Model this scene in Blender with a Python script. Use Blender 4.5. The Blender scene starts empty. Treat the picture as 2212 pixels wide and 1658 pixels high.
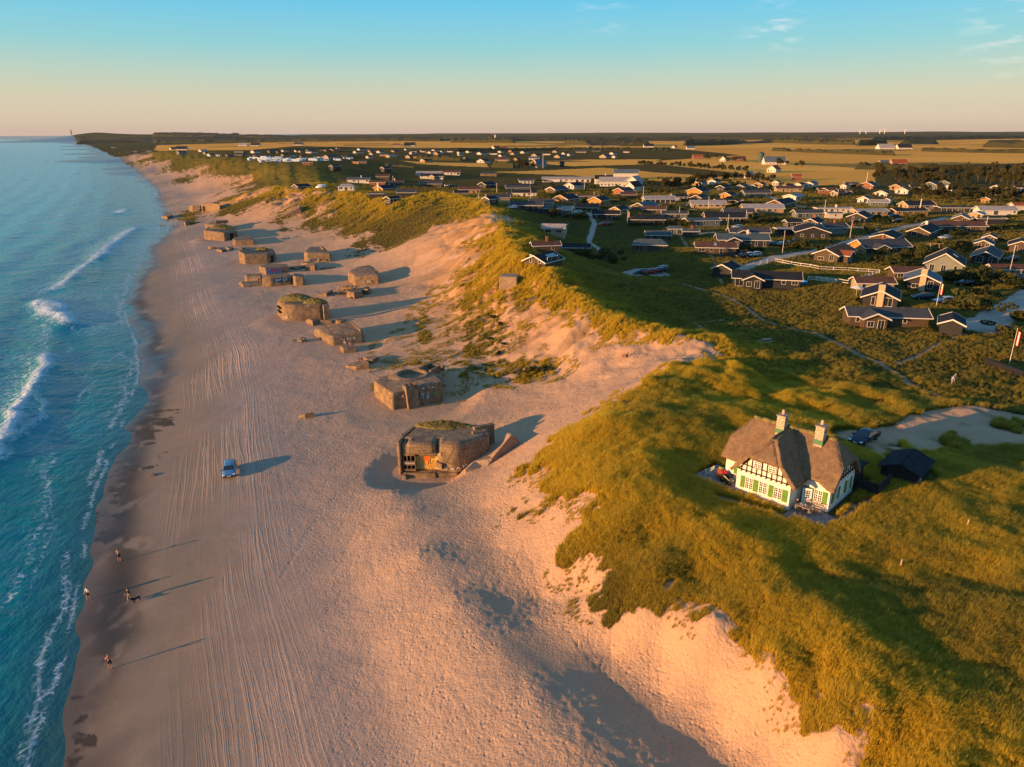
import bpy, bmesh, math, random
import numpy as np
from mathutils import Vector, Matrix
random.seed(7); RNG=np.random.default_rng(7)
S=bpy.context.scene; COL=S.collection
rad=math.radians
# ---------------------------------------------------------------- camera
PITCH,ROLL,CAMH=rad(19.3),rad(0.17),47.0
FPX=710*2212/1024; CX,CY=1106.0,828.5          # photo studied at 2212 x 1657
fw=np.array([0,math.cos(PITCH),-math.sin(PITCH)]); u0=np.array([0,math.sin(PITCH),math.cos(PITCH)]); x0=np.array([1.,0,0])
rt=x0*math.cos(ROLL)-u0*math.sin(ROLL); upv=u0*math.cos(ROLL)+x0*math.sin(ROLL)
CAM=np.array([0,0,CAMH])
cd=bpy.data.cameras.new('camera'); cam=bpy.data.objects.new('camera',cd); COL.objects.link(cam)
cam.matrix_world=Matrix(((rt[0],upv[0],-fw[0],0),(rt[1],upv[1],-fw[1],0),(rt[2],upv[2],-fw[2],CAMH),(0,0,0,1)))
cd.sensor_width=36; cd.lens=36*710/1024; cd.clip_start=0.5; cd.clip_end=80000
S.camera=cam
def ray0(u,v):
    d=Vector(tuple(fw+rt*((u-CX)/FPX)-upv*((v-CY)/FPX))); return d.normalized()
# ---------------------------------------------------------------- sun and sky
SUN_EL=rad(6.4); SUN_AZ=rad(246.5)             # clockwise from +Y
sd=Vector((math.sin(SUN_AZ)*math.cos(SUN_EL),math.cos(SUN_AZ)*math.cos(SUN_EL),math.sin(SUN_EL)))
sl=bpy.data.lights.new('sun','SUN'); sl.energy=5.0; sl.angle=rad(0.5); sl.color=(1.0,0.52,0.20)
so=bpy.data.objects.new('sun',sl); so.rotation_euler=sd.to_track_quat('Z','Y').to_euler(); so.location=(-300,-100,200); COL.objects.link(so)
W=bpy.data.worlds.new('World'); S.world=W; W.use_nodes=True
nt=W.node_tree; nt.nodes.clear()
sky=nt.nodes.new('ShaderNodeTexSky'); sky.sky_type='NISHITA'; sky.sun_disc=False
sky.sun_elevation=SUN_EL; sky.sun_rotation=SUN_AZ; sky.air_density=1.0; sky.dust_density=1.2; sky.ozone_density=2.0
bg=nt.nodes.new('ShaderNodeBackground'); bg.inputs['Strength'].default_value=0.13
wo=nt.nodes.new('ShaderNodeOutputWorld')
tc=nt.nodes.new('ShaderNodeTexCoord'); sx=nt.nodes.new('ShaderNodeSeparateXYZ'); nt.links.new(tc.outputs['Generated'],sx.inputs[0])
rp=nt.nodes.new('ShaderNodeValToRGB'); nt.links.new(sx.outputs['Z'],rp.inputs[0])
cr=rp.color_ramp; cr.elements[0].position=0.0; cr.elements[0].color=(0.50,0.40,0.33,1)
cr.elements[1].position=1.0; cr.elements[1].color=(0.11,0.24,0.44,1)
for p,c in ((.018,(.60,.49,.37)),(.045,(.57,.53,.39)),(.07,(.44,.55,.46)),(.105,(.24,.54,.58)),(.158,(.11,.49,.72)),(.35,(.10,.30,.56))):
    e=cr.elements.new(p); e.color=(*c,1)
mm=nt.nodes.new('ShaderNodeMix'); mm.data_type='RGBA'; mm.blend_type='MIX'; mm.inputs[0].default_value=0.9
ms=nt.nodes.new('ShaderNodeMix'); ms.data_type='RGBA'; ms.blend_type='MULTIPLY'; ms.inputs[0].default_value=1.0; ms.inputs[7].default_value=(4.8,4.8,4.8,1)
nt.links.new(rp.outputs[0],ms.inputs[6])
nt.links.new(sky.outputs[0],mm.inputs[6]); nt.links.new(ms.outputs[2],mm.inputs[7])
d0=ray0(1668,66); nz_=nt.nodes.new('ShaderNodeTexNoise'); nz_.inputs['Scale'].default_value=26; nz_.inputs['Detail'].default_value=5
mp_=nt.nodes.new('ShaderNodeMapping'); mp_.inputs['Scale'].default_value=(1,1,4.5); mp_.inputs['Rotation'].default_value=(0,rad(20),0); nt.links.new(tc.outputs['Generated'],mp_.inputs[0]); nt.links.new(mp_.outputs[0],nz_.inputs['Vector'])
def mth(op,a,b):
    x=nt.nodes.new('ShaderNodeMath'); x.operation=op; x.use_clamp=False
    for i,k in enumerate((a,b)):
        if isinstance(k,(int,float)): x.inputs[i].default_value=k
        else: nt.links.new(k,x.inputs[i])
    return x.outputs[0]
cf=None
for (uu,vv,rr) in ((1668,66,.05),(2200,60,.07),(1300,30,.05)):
    ds=nt.nodes.new('ShaderNodeVectorMath'); ds.operation='DISTANCE'; nt.links.new(tc.outputs['Generated'],ds.inputs[0]); ds.inputs[1].default_value=ray0(uu,vv)
    m_=nt.nodes.new('ShaderNodeMapRange'); m_.interpolation_type='SMOOTHSTEP'; nt.links.new(ds.outputs['Value'],m_.inputs[0]); m_.inputs[1].default_value=rr; m_.inputs[2].default_value=0; m_.inputs[3].default_value=0; m_.inputs[4].default_value=1 if uu!=1300 else .4
    cf=m_.outputs[0] if cf is None else mth('MAXIMUM',cf,m_.outputs[0])
nr_=nt.nodes.new('ShaderNodeMapRange'); nt.links.new(nz_.outputs[0],nr_.inputs[0]); nr_.inputs[1].default_value=.48; nr_.inputs[2].default_value=.72
cl_f=mth('MULTIPLY',mth('MULTIPLY',cf,nr_.outputs[0]),.55)
mc=nt.nodes.new('ShaderNodeMix'); mc.data_type='RGBA'; nt.links.new(cl_f,mc.inputs[0]); nt.links.new(mm.outputs[2],mc.inputs[6]); mc.inputs[7].default_value=(4.6,4.1,3.7,1)
nt.links.new(mc.outputs[2],bg.inputs[0]); nt.links.new(bg.outputs[0],wo.inputs[0])
S.view_settings.view_transform='Standard'; S.view_settings.look='None'; S.view_settings.exposure=0.95; S.view_settings.gamma=1
# ---------------------------------------------------------------- maths helpers
def ray(u,v):
    return fw+rt*((u-CX)/FPX)-upv*((v-CY)/FPX)
def P(u,v,z):
    d=ray(u,v); return CAM+d*((z-CAMH)/d[2])
def PD(u,v,D):
    d=ray(u,v); return CAM+d*(D/math.hypot(d[0],d[1]))
def hsh(ix,iy,seed):
    n=(ix.astype(np.int64)*374761393+iy.astype(np.int64)*668265263+seed*1274126177)&0x7fffffff
    n=((n^(n>>13))*1274126177)&0x7fffffff
    return ((n^(n>>16))&0xffff)/65535.0
def vnoise(x,y,seed=0):
    ix=np.floor(x); iy=np.floor(y); fx=x-ix; fy=y-iy
    fx=fx*fx*(3-2*fx); fy=fy*fy*(3-2*fy)
    a=hsh(ix,iy,seed); b=hsh(ix+1,iy,seed); c=hsh(ix,iy+1,seed); d=hsh(ix+1,iy+1,seed)
    return (a+(b-a)*fx)*(1-fy)+(c+(d-c)*fx)*fy
def fbm(x,y,seed=0,o=4):
    s=0.;a=.5;t=0.
    for k in range(o):
        s=s+a*vnoise(x,y,seed+k*17); t+=a; a*=.5; x=x*2.03+5.1; y=y*2.03+1.7
    return s/t
def ss(a,b,x):
    t=np.clip((x-a)/(b-a),0,1); return t*t*(3-2*t)
def inpoly(x,y,poly):
    r=np.zeros(x.shape,bool); n=len(poly)
    x0_,x1_=min(p[0] for p in poly),max(p[0] for p in poly); y0_,y1_=min(p[1] for p in poly),max(p[1] for p in poly)
    sel=(x>=x0_)&(x<=x1_)&(y>=y0_)&(y<=y1_); xs=x[sel]; ys=y[sel]; rr=np.zeros(xs.shape,bool)
    for i in range(n):
        ax,ay=poly[i][:2]; bx,by=poly[(i+1)%n][:2]
        if ay==by: continue
        c=((ay>ys)!=(by>ys))&(xs<(bx-ax)*(ys-ay)/(by-ay)+ax); rr^=c
    r[sel]=rr; return r
def segdist(x,y,pl,signed=False):
    best=np.full(x.shape,1e9); sg=np.ones(x.shape)
    for (ax,ay),(bx,by) in zip(pl[:-1],pl[1:]):
        dx,dy=bx-ax,by-ay; L=dx*dx+dy*dy+1e-9
        t=np.clip(((x-ax)*dx+(y-ay)*dy)/L,0,1)
        ex=x-(ax+t*dx); ey=y-(ay+t*dy); d=np.hypot(ex,ey); m=d<best
        best=np.where(m,d,best)
        if signed: sg=np.where(m,np.sign(dx*ey-dy*ex),sg)
    return best*sg if signed else best
# ---------------------------------------------------------------- terrain: spot heights read off the place (photo u, photo v, height m)
ctl=[]
def cz(s):
    for t in s.split():
        u,v,z=map(float,t.split(',')); q=P(u,v,z); ctl.append((q[0],q[1],z))
SHORE_PX=[(70,1760),(95,1658),(140,1480),(190,1290),(203,1130),(245,1000),(290,880),(312,800),(303,745),(285,690),(272,640),(300,585),(325,535),(362,490),(352,462),(338,435),(330,405),(300,380),(262,352),(225,330),(200,318),(175,309),(152,305)]
SHORE=[tuple(P(u,v,0)[:2]) for u,v in SHORE_PX]
SHORE=[(-34,25),(-33,12)][::-1]+SHORE
HEAD=PD(128,302.5,8200); SHORE.append((HEAD[0],HEAD[1]))
SHORE.append((HEAD[0]+600,HEAD[1]+2500)); SHORE.append((HEAD[0]+9000,HEAD[1]+16000))
def dens(pl,k=3):
    o=[]
    for a,b in zip(pl[:-1],pl[1:]):
        for i in range(k): o.append(tuple(a[j]+(b[j]-a[j])*i/k for j in range(len(a))))
    o.append(tuple(pl[-1])); return o
for x,y in dens(SHORE,3): ctl.append((x,y,0.0))
for x,y in SHORE:
    r=math.hypot(x,y); s=max(1,r/200)
    ctl.append((x-9*s,y,-0.8)); ctl.append((x-45*s,y,-4)); 
    if r<9000: ctl.append((x+7*s**.5,y,0.6))
TRACK_PX=[(620,1760),(590,1658),(555,1450),(530,1300),(510,1150),(500,1050),(500,950),(503,850),(492,760),(462,680),(432,600),(405,530),(385,480),(372,430),(350,400),(300,365)]
cz(' '.join('%g,%g,1.5'%p for p in TRACK_PX))
cz('250,338,3 215,320,3')
# bunker belt
cz('700,1658,2.1 680,1450,2.1 660,1250,2.0 640,1080,2.0 700,960,2.4 640,850,2.2 700,800,2.7 600,740,2.6 540,650,2.5 480,570,2.5 450,520,2.4 430,480,2.3 420,440,2.2 400,410,2.2')
# foreground sand ridge: left foot, crest, trough
cz('745,1075,2.7 748,1190,2.6 770,1290,2.6 800,1410,2.7 840,1500,2.8 870,1600,2.9 890,1680,2.9')
cz('850,1062,4.4 880,1110,5.2 905,1190,5.9 978,1290,6.3 1035,1360,6.4 1085,1410,6.5 1160,1500,6.7 1250,1600,6.8 1320,1680,6.9')
cz('960,1110,5.0 985,1190,5.6 1075,1290,6.0 1190,1410,6.2 1285,1500,6.4 1400,1600,6.5 1500,1680,6.6 1040,1105,5.3 1078,1190,5.6 1175,1290,5.85 1320,1410,6.05 1430,1500,6.2 1560,1600,6.35 1640,1680,6.5 1600,1760,6')
cz('1100,1100,6.6 1145,1190,6.8 1262,1290,7.0 1425,1410,7.3 1535,1500,7.4 1665,1600,7.6 1740,1680,7.7')
# grass edge, front crest, hollow, second crest
cz('1150,985,8.2 1165,1050,9.2 1240,1170,9.6 1300,1255,9.8 1400,1310,10 1480,1345,10.2 1600,1415,10.2 1740,1545,10.2 1880,1658,10.2')
cz('1230,960,11.3 1260,1060,11.4 1330,1140,11.6 1420,1230,11.8 1540,1330,11.8 1660,1420,12 1800,1560,12 1950,1690,12')
cz('1330,1030,12.6 1440,1110,12.7 1540,1170,12.9 1660,1280,13 1780,1400,13.1 1900,1520,13.2 2050,1650,13.2')
cz('1290,1180,10.6 1400,1170,11.2 1500,1250,11 1620,1340,11.2 1760,1450,11.4 1700,1480,11 1960,1600,11.6')
cz('1480,1060,12 1560,1080,12 1700,1120,12 1850,1100,12 1640,1020,12 1560,960,12 1900,960,11.7 2100,930,11.5 2000,1050,11.7 1700,1200,11.7 1850,1250,11.6 2000,1400,12 2150,1550,12.5 2150,1300,12.2 2250,1100,11.7')
cz('1310,900,13.4 1400,815,13.6 1500,785,13 1535,742,13.4 1420,900,13 1500,860,12.2 1400,960,12.5 1600,800,11.3 1750,800,11 1900,880,11.2 1700,900,11.6 1600,880,12')
# sand bowl around the near bunkers
cz('850,1035,2.6 800,1000,2.9 830,930,3.0 900,1062,3.9 1000,1052,4.4 1060,1010,4.6 1130,985,7.0 1120,930,5.2 1180,920,7.2 1250,890,9.0 1200,860,6.2 1100,870,4.2 1000,900,3.8 760,900,2.9 780,820,2.9 1370,832,11.2 1300,820,8.4 1350,785,10 1440,770,12 1230,810,6.4')
cz('1200,792,6.2 1120,815,5.0 1040,772,4.6 970,690,4.6 950,640,4.6 940,615,4.9 890,580,5.0 840,540,5.0 760,505,5.2 700,485,6.5 660,472,6.8 600,482,5 540,478,4 480,472,3.2 472,455,3')
cz('700,520,3.6 760,560,3.5 860,620,3.8 880,680,3.8 820,740,3.5 900,740,4 1000,800,4.4 600,520,3 560,500,3 640,560,3 730,640,3.2')
# cliff crest
CREST_PX=[(1535,742,13.4),(1400,725,13.4),(1330,700,13.6),(1280,680,13.8),(1230,640,14.4),(1180,608,15.2),(1140,585,16),(1100,560,17),(1090,515,18),(1062,458,20.5),(1030,440,20),(1000,430,19.5),(940,420,19.6),(900,428,18.5),(860,440,18),(780,425,17.4),(700,418,17),(620,410,17),(570,405,16),(530,420,12),(495,440,7)]
for u,v,z in dens(CREST_PX,2): q=P(u,v,z); ctl.append((q[0],q[1],z))
CREST=[tuple(P(*c)[:2]) for c in CREST_PX]
# second cliff further on
cz('520,412,4 450,386,4 400,368,4 350,351,4 300,335,5 260,326,6')
CR2=[(700,402,15),(650,388,17),(600,370,20),(550,360,20.5),(480,349,20.5),(400,337,20),(345,326,19)]
for u,v,z in dens(CR2,3): q=P(u,v,z); ctl.append((q[0],q[1],z))
# plateau behind the crest
cz('1250,520,9.5 1200,500,11.5 1350,600,10 1280,560,10 1500,680,10.4 1400,640,11.4 1560,700,10.6 1700,720,11 1900,740,11 2100,800,11 2200,900,11 1250,455,11 1400,470,12 1480,540,12.5 1350,540,10 1600,560,11.5 1640,640,11 1800,600,11 2000,650,11 2200,700,11 1300,640,12.6 1400,690,12')
for D in (260,340,450,600,850,1200,1800,2600):
    for a in range(-24,75,8):
        x=D*math.sin(rad(a)); y=D*math.cos(rad(a))
        dmin=min(math.hypot(x-c[0],y-c[1]) for c in ctl)
        dl=segdist(np.array([x]),np.array([y]),CREST+[tuple(P(*c)[:2]) for c in CR2])[0]
        if dmin>D*0.06 and dl>D*0.1 and x>-60-(D-260)*0.42: ctl.append((x,y,11.0+max(0,D-1200)*0.004))
for u,v,D in ((150,291,8000),(175,287.5,7800),(205,285,7600),(240,288,7600),(290,290,7600),(360,290.5,7000),(450,291,6500),(560,292.5,7000)):
    q=PD(u,v,D); ctl.append((q[0],q[1],q[2]))
for u,v,D in ((215,306,6200),(260,309,5600),(300,312,5000)): q=PD(u,v,D); ctl.append((q[0],q[1],max(8,q[2])))
for D,zz in ((4500,18),(6500,26)):
    for a in (-22,-15,-8,0,8,16,24,32,42,55,70):
        ctl.append((D*math.sin(rad(a)),D*math.cos(rad(a)),zz))
for i,u in enumerate(range(640,2700,170)):
    q=PD(u,290.2+(1.0 if i%2 else -0.8)-(u-640)*0.0037,11500); ctl.append((q[0],q[1],q[2]))
    ctl.append((q[0]*2.4,q[1]*2.4,q[2]+20))
for x,y,z in ((0,10,8),(30,10,11),(60,20,12),(90,40,12),(120,90,12),(-10,12,3.3),(15,25,7.5),(200,120,11),(-33,-20,0),(-80,0,-4),(-200,60,-5),(-400,300,-6),(0,-40,8),(60,-40,12),(-1500,800,-9),(-4000,3000,-12),(-9000,9000,-15),(-20000,14000,-20),(-60,-60,-4)):
    ctl.append((x,y,z))
C=np.array(ctl)
OY=-30.0
def lp(x,y):
    y=y-OY; return np.arctan2(x,y),0.5*np.log(x*x+y*y)
ca,cb=lp(C[:,0],C[:,1])
K=np.hypot(ca[:,None]-ca[None],cb[:,None]-cb[None])
N=len(C); A=np.zeros((N+3,N+3)); A[:N,:N]=K-np.eye(N)*0.0015
A[:N,N]=1;A[:N,N+1]=ca;A[:N,N+2]=cb;A[N:,:N]=A[:N,N:].T
wts=np.linalg.solve(A,np.concatenate([C[:,2],np.zeros(3)]))
NA,NB=420,620; A0,A1,B0,B1=rad(-100),rad(100),math.log(9.),math.log(34000.)
ga=np.linspace(A0,A1,NA); gb=np.linspace(B0,B1,NB)
G=np.zeros((NB,NA))
for i in range(NB):
    k=np.hypot(ga[:,None]-ca[None],gb[i]-cb[None]); G[i]=k@wts[:N]+wts[N]+wts[N+1]*ga+wts[N+2]*gb[i]
def grid_s(Gr,x,y):
    a,b=lp(x,y); i=np.clip((a-A0)/(A1-A0)*(NA-1),0,NA-1.001); j=np.clip((b-B0)/(B1-B0)*(NB-1),0,NB-1.001)
    i0=i.astype(int); j0=j.astype(int); fx=i-i0; fy=j-j0
    return (Gr[j0,i0]*(1-fx)+Gr[j0,i0+1]*fx)*(1-fy)+(Gr[j0+1,i0]*(1-fx)+Gr[j0+1,i0+1]*fx)*fy
def base_h(x,y): return grid_s(G,np.asarray(x,float),np.asarray(y,float))
GX=np.sin(ga)[None,:]*np.exp(gb)[:,None]; GY=np.cos(ga)[None,:]*np.exp(gb)[:,None]+OY
TRACK=[tuple(P(u,v,2.0)[:2]) for u,v in TRACK_PX]
G_shore=segdist(GX,GY,SHORE,True); 
if grid_s(G_shore,np.array([0.]),np.array([100.]))[0]<0: G_shore=-G_shore      # + = land
G_track=segdist(GX,GY,[(-18,5)]+TRACK,True)
if grid_s(G_track,np.array([0.]),np.array([100.]))[0]<0: G_track=-G_track
CRW=[(40,90),(34,98)]+CREST
G_crest=np.minimum(segdist(GX,GY,CRW),segdist(GX,GY,[tuple(P(*c)[:2]) for c in CR2]))
def segparam(x,y,pl):
    best=np.full(x.shape,1e9); s=np.zeros(x.shape); acc=0
    for (ax,ay),(bx,by) in zip(pl[:-1],pl[1:]):
        dx,dy=bx-ax,by-ay; L=math.hypot(dx,dy)+1e-9; t=np.clip(((x-ax)*dx+(y-ay)*dy)/L/L,0,1); d=np.hypot(x-ax-t*dx,y-ay-t*dy); m=d<best; best=np.where(m,d,best); s=np.where(m,acc+t*L,s); acc+=L
    return s
G_along=segparam(GX,GY,CRW); G_cside=segdist(GX,GY,CRW,True)
if grid_s(G_cside,np.array([-20.]),np.array([150.]))[0]<0: G_cside=-G_cside      # + = seaward
def hit0(u,v,hf):
    d=ray(u,v); d=d/np.linalg.norm(d)
    t=np.exp(np.linspace(math.log(25),math.log(30000),2600)); p=CAM[None]+d[None]*t[:,None]
    hh=hf(p[:,0],p[:,1]); b=np.nonzero(p[:,2]<hh)[0]
    if len(b)==0: return p[-1]
    i=b[0]
    if i==0: return p[0]
    a0,a1=p[i-1][2]-hh[i-1],hh[i]-p[i][2]; f=a0/(a0+a1+1e-9); return p[i-1]+(p[i]-p[i-1])*f
# vegetation cover 0..1
vc=[]
VEG='''0:1140,1050 1130,1000 1205,1170 1270,1260 1380,1335 1460,1375 1580,1435 1680,1580 1758,1515 1760,1625 1850,1700 1200,930 1280,880 1370,828 1450,785 1490,765 1530,762 1500,750 1430,752 1350,748 1250,738 1185,722 1200,770 1290,790 1150,680 1080,850 1000,900 1000,1150 800,1000 700,850 900,1400 1200,1500 1400,1600 600,900 560,1300 480,1500 850,700 900,650 700,560 560,500 470,480 440,440 700,505 760,520 840,556 880,590 930,600 960,560 990,515 925,540 1020,495 1040,470 960,528 1000,560 400,400 330,370 280,345 560,415
1:900,470 860,500 815,512 885,505 960,455 1000,445 650,455 720,480 780,495 1182,1055 1172,992 1262,1170 1328,1248 1400,1292 1500,1330 1620,1398 1715,1450 1712,1525 1805,1560 1905,1640 1960,1740 1265,965 1332,902 1412,852 1482,805 1560,790 1540,728 1460,720 1400,708 1320,680 1250,655 1200,620 1150,580 1110,540 1400,1150 1600,1250 1800,1400 2000,1500 1700,1000 1500,900 1800,850 1300,1000 1400,650 1600,680 1300,560 880,430 830,470 790,480 850,500 740,470 930,425 560,425 520,440 500,455 490,430 980,430 600,400 640,385 600,375 700,400 560,360 480,350 500,372 1080,455 1060,448
.42:970,650 980,700 1020,715 1100,795 1150,800 1190,797 1060,740 1085,760 1020,740 1120,780
.75:700,430 660,440 800,440 1085,480 1100,580
.40:1020,620 1050,660 1090,640 1060,600 1010,580 1090,690 1130,640 1000,640 985,610 1400,728 1450,740 1300,712 1230,690 590,440 1060,560 1040,530 660,455
.15:1110,700 1160,660 620,430 600,450 530,386 535,391 1270,700 1330,725 1210,705
.85:170,300 240,312 270,320 330,332 380,345 420,357 450,368 480,379 510,397 580,398 545,398 300,325 350,338 400,348 440,355 510,380
0:470,393 400,374 350,356 300,340 500,406
0:1538,1352 1550,1364 1655,1442 1850,1610 1470,1330 1205,1125'''
for ln in VEG.splitlines():
    k,ps=ln.split(':')
    for t in ps.split():
        u,v=map(float,t.split(',')); q=hit0(u,v,base_h) ; vc.append((q[0],q[1],float(k)))
cr2=[tuple(P(*c)[:2]) for c in CR2]; ft2=[tuple(P(u,v,4.)[:2]) for u,v in ((520,412),(450,386),(400,368),(350,351),(300,335))]
for a,b in dens(cr2,3):
    j=min(range(len(ft2)),key=lambda k:math.hypot(ft2[k][0]-a,ft2[k][1]-b)); fx_,fy_=ft2[j]
    for t_ in (0,.3,.55): vc.append((a+(fx_-a)*t_,b+(fy_-b)*t_,1.0))
for D in (200,300,450,700,1100,2000,4000,9000,20000):
    for a in range(-30,90,10):
        x=D*math.sin(rad(a)); y=D*math.cos(rad(a))
        if base_h([x],[y])[0]>9.5 and segdist(np.array([x]),np.array([y]),CREST)[0]>D*.05: vc.append((x,y,1.0))
for x,y,k in ((30,15,.8),(10,10,0),(60,10,1),(100,40,1),(140,90,1),(-20,20,0),(-100,50,0),(-300,300,0)): vc.append((x,y,k))
V=np.array(vc); va,vb=lp(V[:,0],V[:,1])
K=np.hypot(va[:,None]-va[None],vb[:,None]-vb[None]); K-=np.eye(len(V))*0.003
vw=np.linalg.solve(np.block([[K,np.ones((len(V),1))],[np.ones((1,len(V))),np.zeros((1,1))]]),np.concatenate([V[:,2],[0]]))
G_veg=np.zeros((NB,NA))
for i in range(NB): G_veg[i]=np.hypot(ga[:,None]-va[None],gb[i]-vb[None])@vw[:-1]+vw[-1]
G_veg=np.clip(G_veg,-.2,1.25)
def veg_raw(x,y): return grid_s(G_veg,x,y)
def veg_f(x,y):
    r=veg_raw(x,y); d=np.hypot(x,y); sc=np.clip(d/140,1,40)
    n=.6*fbm(x/(2.2*sc),y/(2.2*sc),5,3)+.4*fbm(x/.8,y/.8,9,3)
    al=grid_s(G_along,x,y); cs=grid_s(G_cside,x,y); n3=fbm(al/2.6,cs/9,33,3); face=ss(0,3,cs)*(1-ss(26,40,cs))
    n2=fbm(x/9,y/9,31,3); nn=np.where(face>.5,.55*n+.25*n3+.2*n2,.7*n+.3*n2); nn=np.clip((nn-.5)*3.0+.5,-.1,1.1)
    return ss(.44,.56,np.clip(r,0,1)+.95*(nn-.5)*(1-np.abs(np.clip(r,0,1)*2-1)**3))*(grid_s(G_shore,x,y)>4)
FOOT=[[tuple(P(*map(float,t.split(',')),zz)[:2]) for t in st.split()] for zz,st in ((7.6,'1150,1100 1210,1230 1300,1330 1420,1430 1560,1510 1650,1600'),(7.8,'1165,1120 1235,1230 1330,1330 1450,1420 1600,1520'),(6.5,'1080,1090 1100,1200 1180,1320 1300,1440 1420,1560 1500,1640'),(3.4,'780,1080 800,1200 840,1330 900,1460 980,1600'),(3.6,'830,1100 860,1220 880,1330 960,1480 1060,1640'),(5.5,'1010,1060 1080,1020 1130,1010 1220,930 1300,860 1400,800'),(5.0,'970,1050 1060,1040 1150,960 1260,880 1360,820'),(2.2,'600,1250 660,1160 720,1080 800,1010'),(7.0,'1190,1270 1280,1380 1360,1500 1480,1620'),(6.6,'1120,1160 1200,1330 1330,1470'))]
def relief(x,y):
    d=np.hypot(x,y); sh=grid_s(G_shore,x,y); vg=np.clip(veg_raw(x,y),0,1); cr=grid_s(G_crest,x,y)
    land=ss(2,14,sh); z=np.zeros(x.shape)
    z+=(fbm(x/9,y/14,1,3)-.5)*.5*(1-land)*ss(-6,0,sh)*np.exp(-np.clip(d-300,0,1e4)/600)
    sand=(1-vg)*land
    up=ss(3,22,grid_s(G_track,x,y))
    pm=ss(.35,.6,fbm(x/8,y/8,17,3)); z+=sand*((fbm(x/26,y/26,2,3)-.5)*(.2+.55*up*(.15+.85*ss(85,115,y)))+(fbm(x/5,y/5,3,3)-.5)*(.08+.30*up*(.35+.65*ss(85,115,y)))+(vnoise(x/.9+.6*vnoise(x/2,y/2,18),y/.8,4)-.5)*(.02+.02*up)*pm+(vnoise(x/.4,y/.36,14)-.5)*(.01+.07*up)*pm)
    near=np.exp(-np.clip(d-130,0,1e5)/120)
    z+=vg*land*((fbm(x/16,y/16,6,3)-.5)*(.55+1.3*near)+(fbm(x/4.5,y/4.5,7,3)-.5)*(.12+.7*near)+(vnoise(x/1.1,y/1.1,8)-.5)*.25*near)
    for pl in FOOT:
        bx=[p[0] for p in pl]; by=[p[1] for p in pl]; sel=(x>min(bx)-1.5)&(x<max(bx)+1.5)&(y>min(by)-1.5)&(y<max(by)+1.5)
        if sel.any():
            xs,ys=x[sel],y[sel]; dd=segdist(xs,ys,pl,True); sp=segparam(xs,ys,pl); ph=sp/.42; k=np.floor(ph); f=ph-k-.5; off=np.where(k%2==0,.13,-.13)+.25*(hsh(k,k*0+7,5)-.5); g=np.exp(-((dd-off)/.11)**2-(f/.27)**2); zz=z[sel]; zz-=g*.10*(.3+.9*hsh(k,k*0,3)); z[sel]=zz
    cl=np.exp(-(cr/(16*np.clip(d/350,1,4)))**2)*land*ss(2,8,y-85)
    fsc=np.clip(d/300,1,5); z+=cl*((fbm(x/11/fsc,y/11/fsc,11,4)-.5)*3.2*fsc**.7+(fbm(x/3.5,y/3.5,12,3)-.5)*1.6)
    al=grid_s(G_along,x,y); cs=grid_s(G_cside,x,y); fc=ss(0,4,cs)*(1-ss(14,26,cs))*land*(cr<30)*ss(118,136,y)
    gul=np.abs(fbm(al/5.5,cs/22,13,3)-.5)*2; z-=fc*(1-ss(0,.28,gul))*1.3; z+=fc*(fbm(al/1.7,cs/7,15,3)-.5)*.9
    z+=np.exp(-((cs+1)/3.2)**2)*(cr<8)*land*vg*fbm(al/4,cs/4,16,3)*1.5*(y>90)
    far=ss(1000,3000,d)*(sh>60)
    z+=far*(fbm(x/700,y/700,21,4)-.5)*14
    sea=ss(0,-8,sh); z=z*(1-sea)
    return z
# level pads (house plots, hollows round the bunkers): x,y,radius,height
PADS=[]
def hgt(x,y):
    x=np.asarray(x,float); y=np.asarray(y,float); z=base_h(x,y)+relief(x,y)
    for px,py,r,pz,soft in PADS:
        m=1-ss(r,r+soft,np.hypot(x-px,y-py)); z=z*(1-m)+pz*m
    return z
def hz(x,y): return float(hgt(np.array([x]),np.array([y]))[0])
def hit(u,v): return hit0(u,v,hgt)
def onplain(u,v):
    z=11.0
    for _ in range(4):
        q=P(u,v,z); z=hz(q[0],q[1])
    q=P(u,v,z); return q
HOUSE=onplain(1703,1103)      # near corner of the cottage front gable
PADS.append((HOUSE[0]+3.5,HOUSE[1]+5,10.5,12.0,5))
# bunker plots (u,v of the footprint middle, radius, ground height, softness)
BPAD={}
def bpad(name,u,v,z,r,soft):
    q=P(u,v,z); BPAD[name]=q; PADS.append((q[0],q[1],r,z,soft)); return q
bpad('b1',905,1025,2.2,4.5,3.5)
bpad('b2',880,868,2.6,9,5)
bpad('b3',740,745,2.7,7,5); bpad('b4',650,690,2.4,8,5); bpad('b5',555,565,2.4,8,6); bpad('b6',480,515,2.2,9,6)
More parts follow.
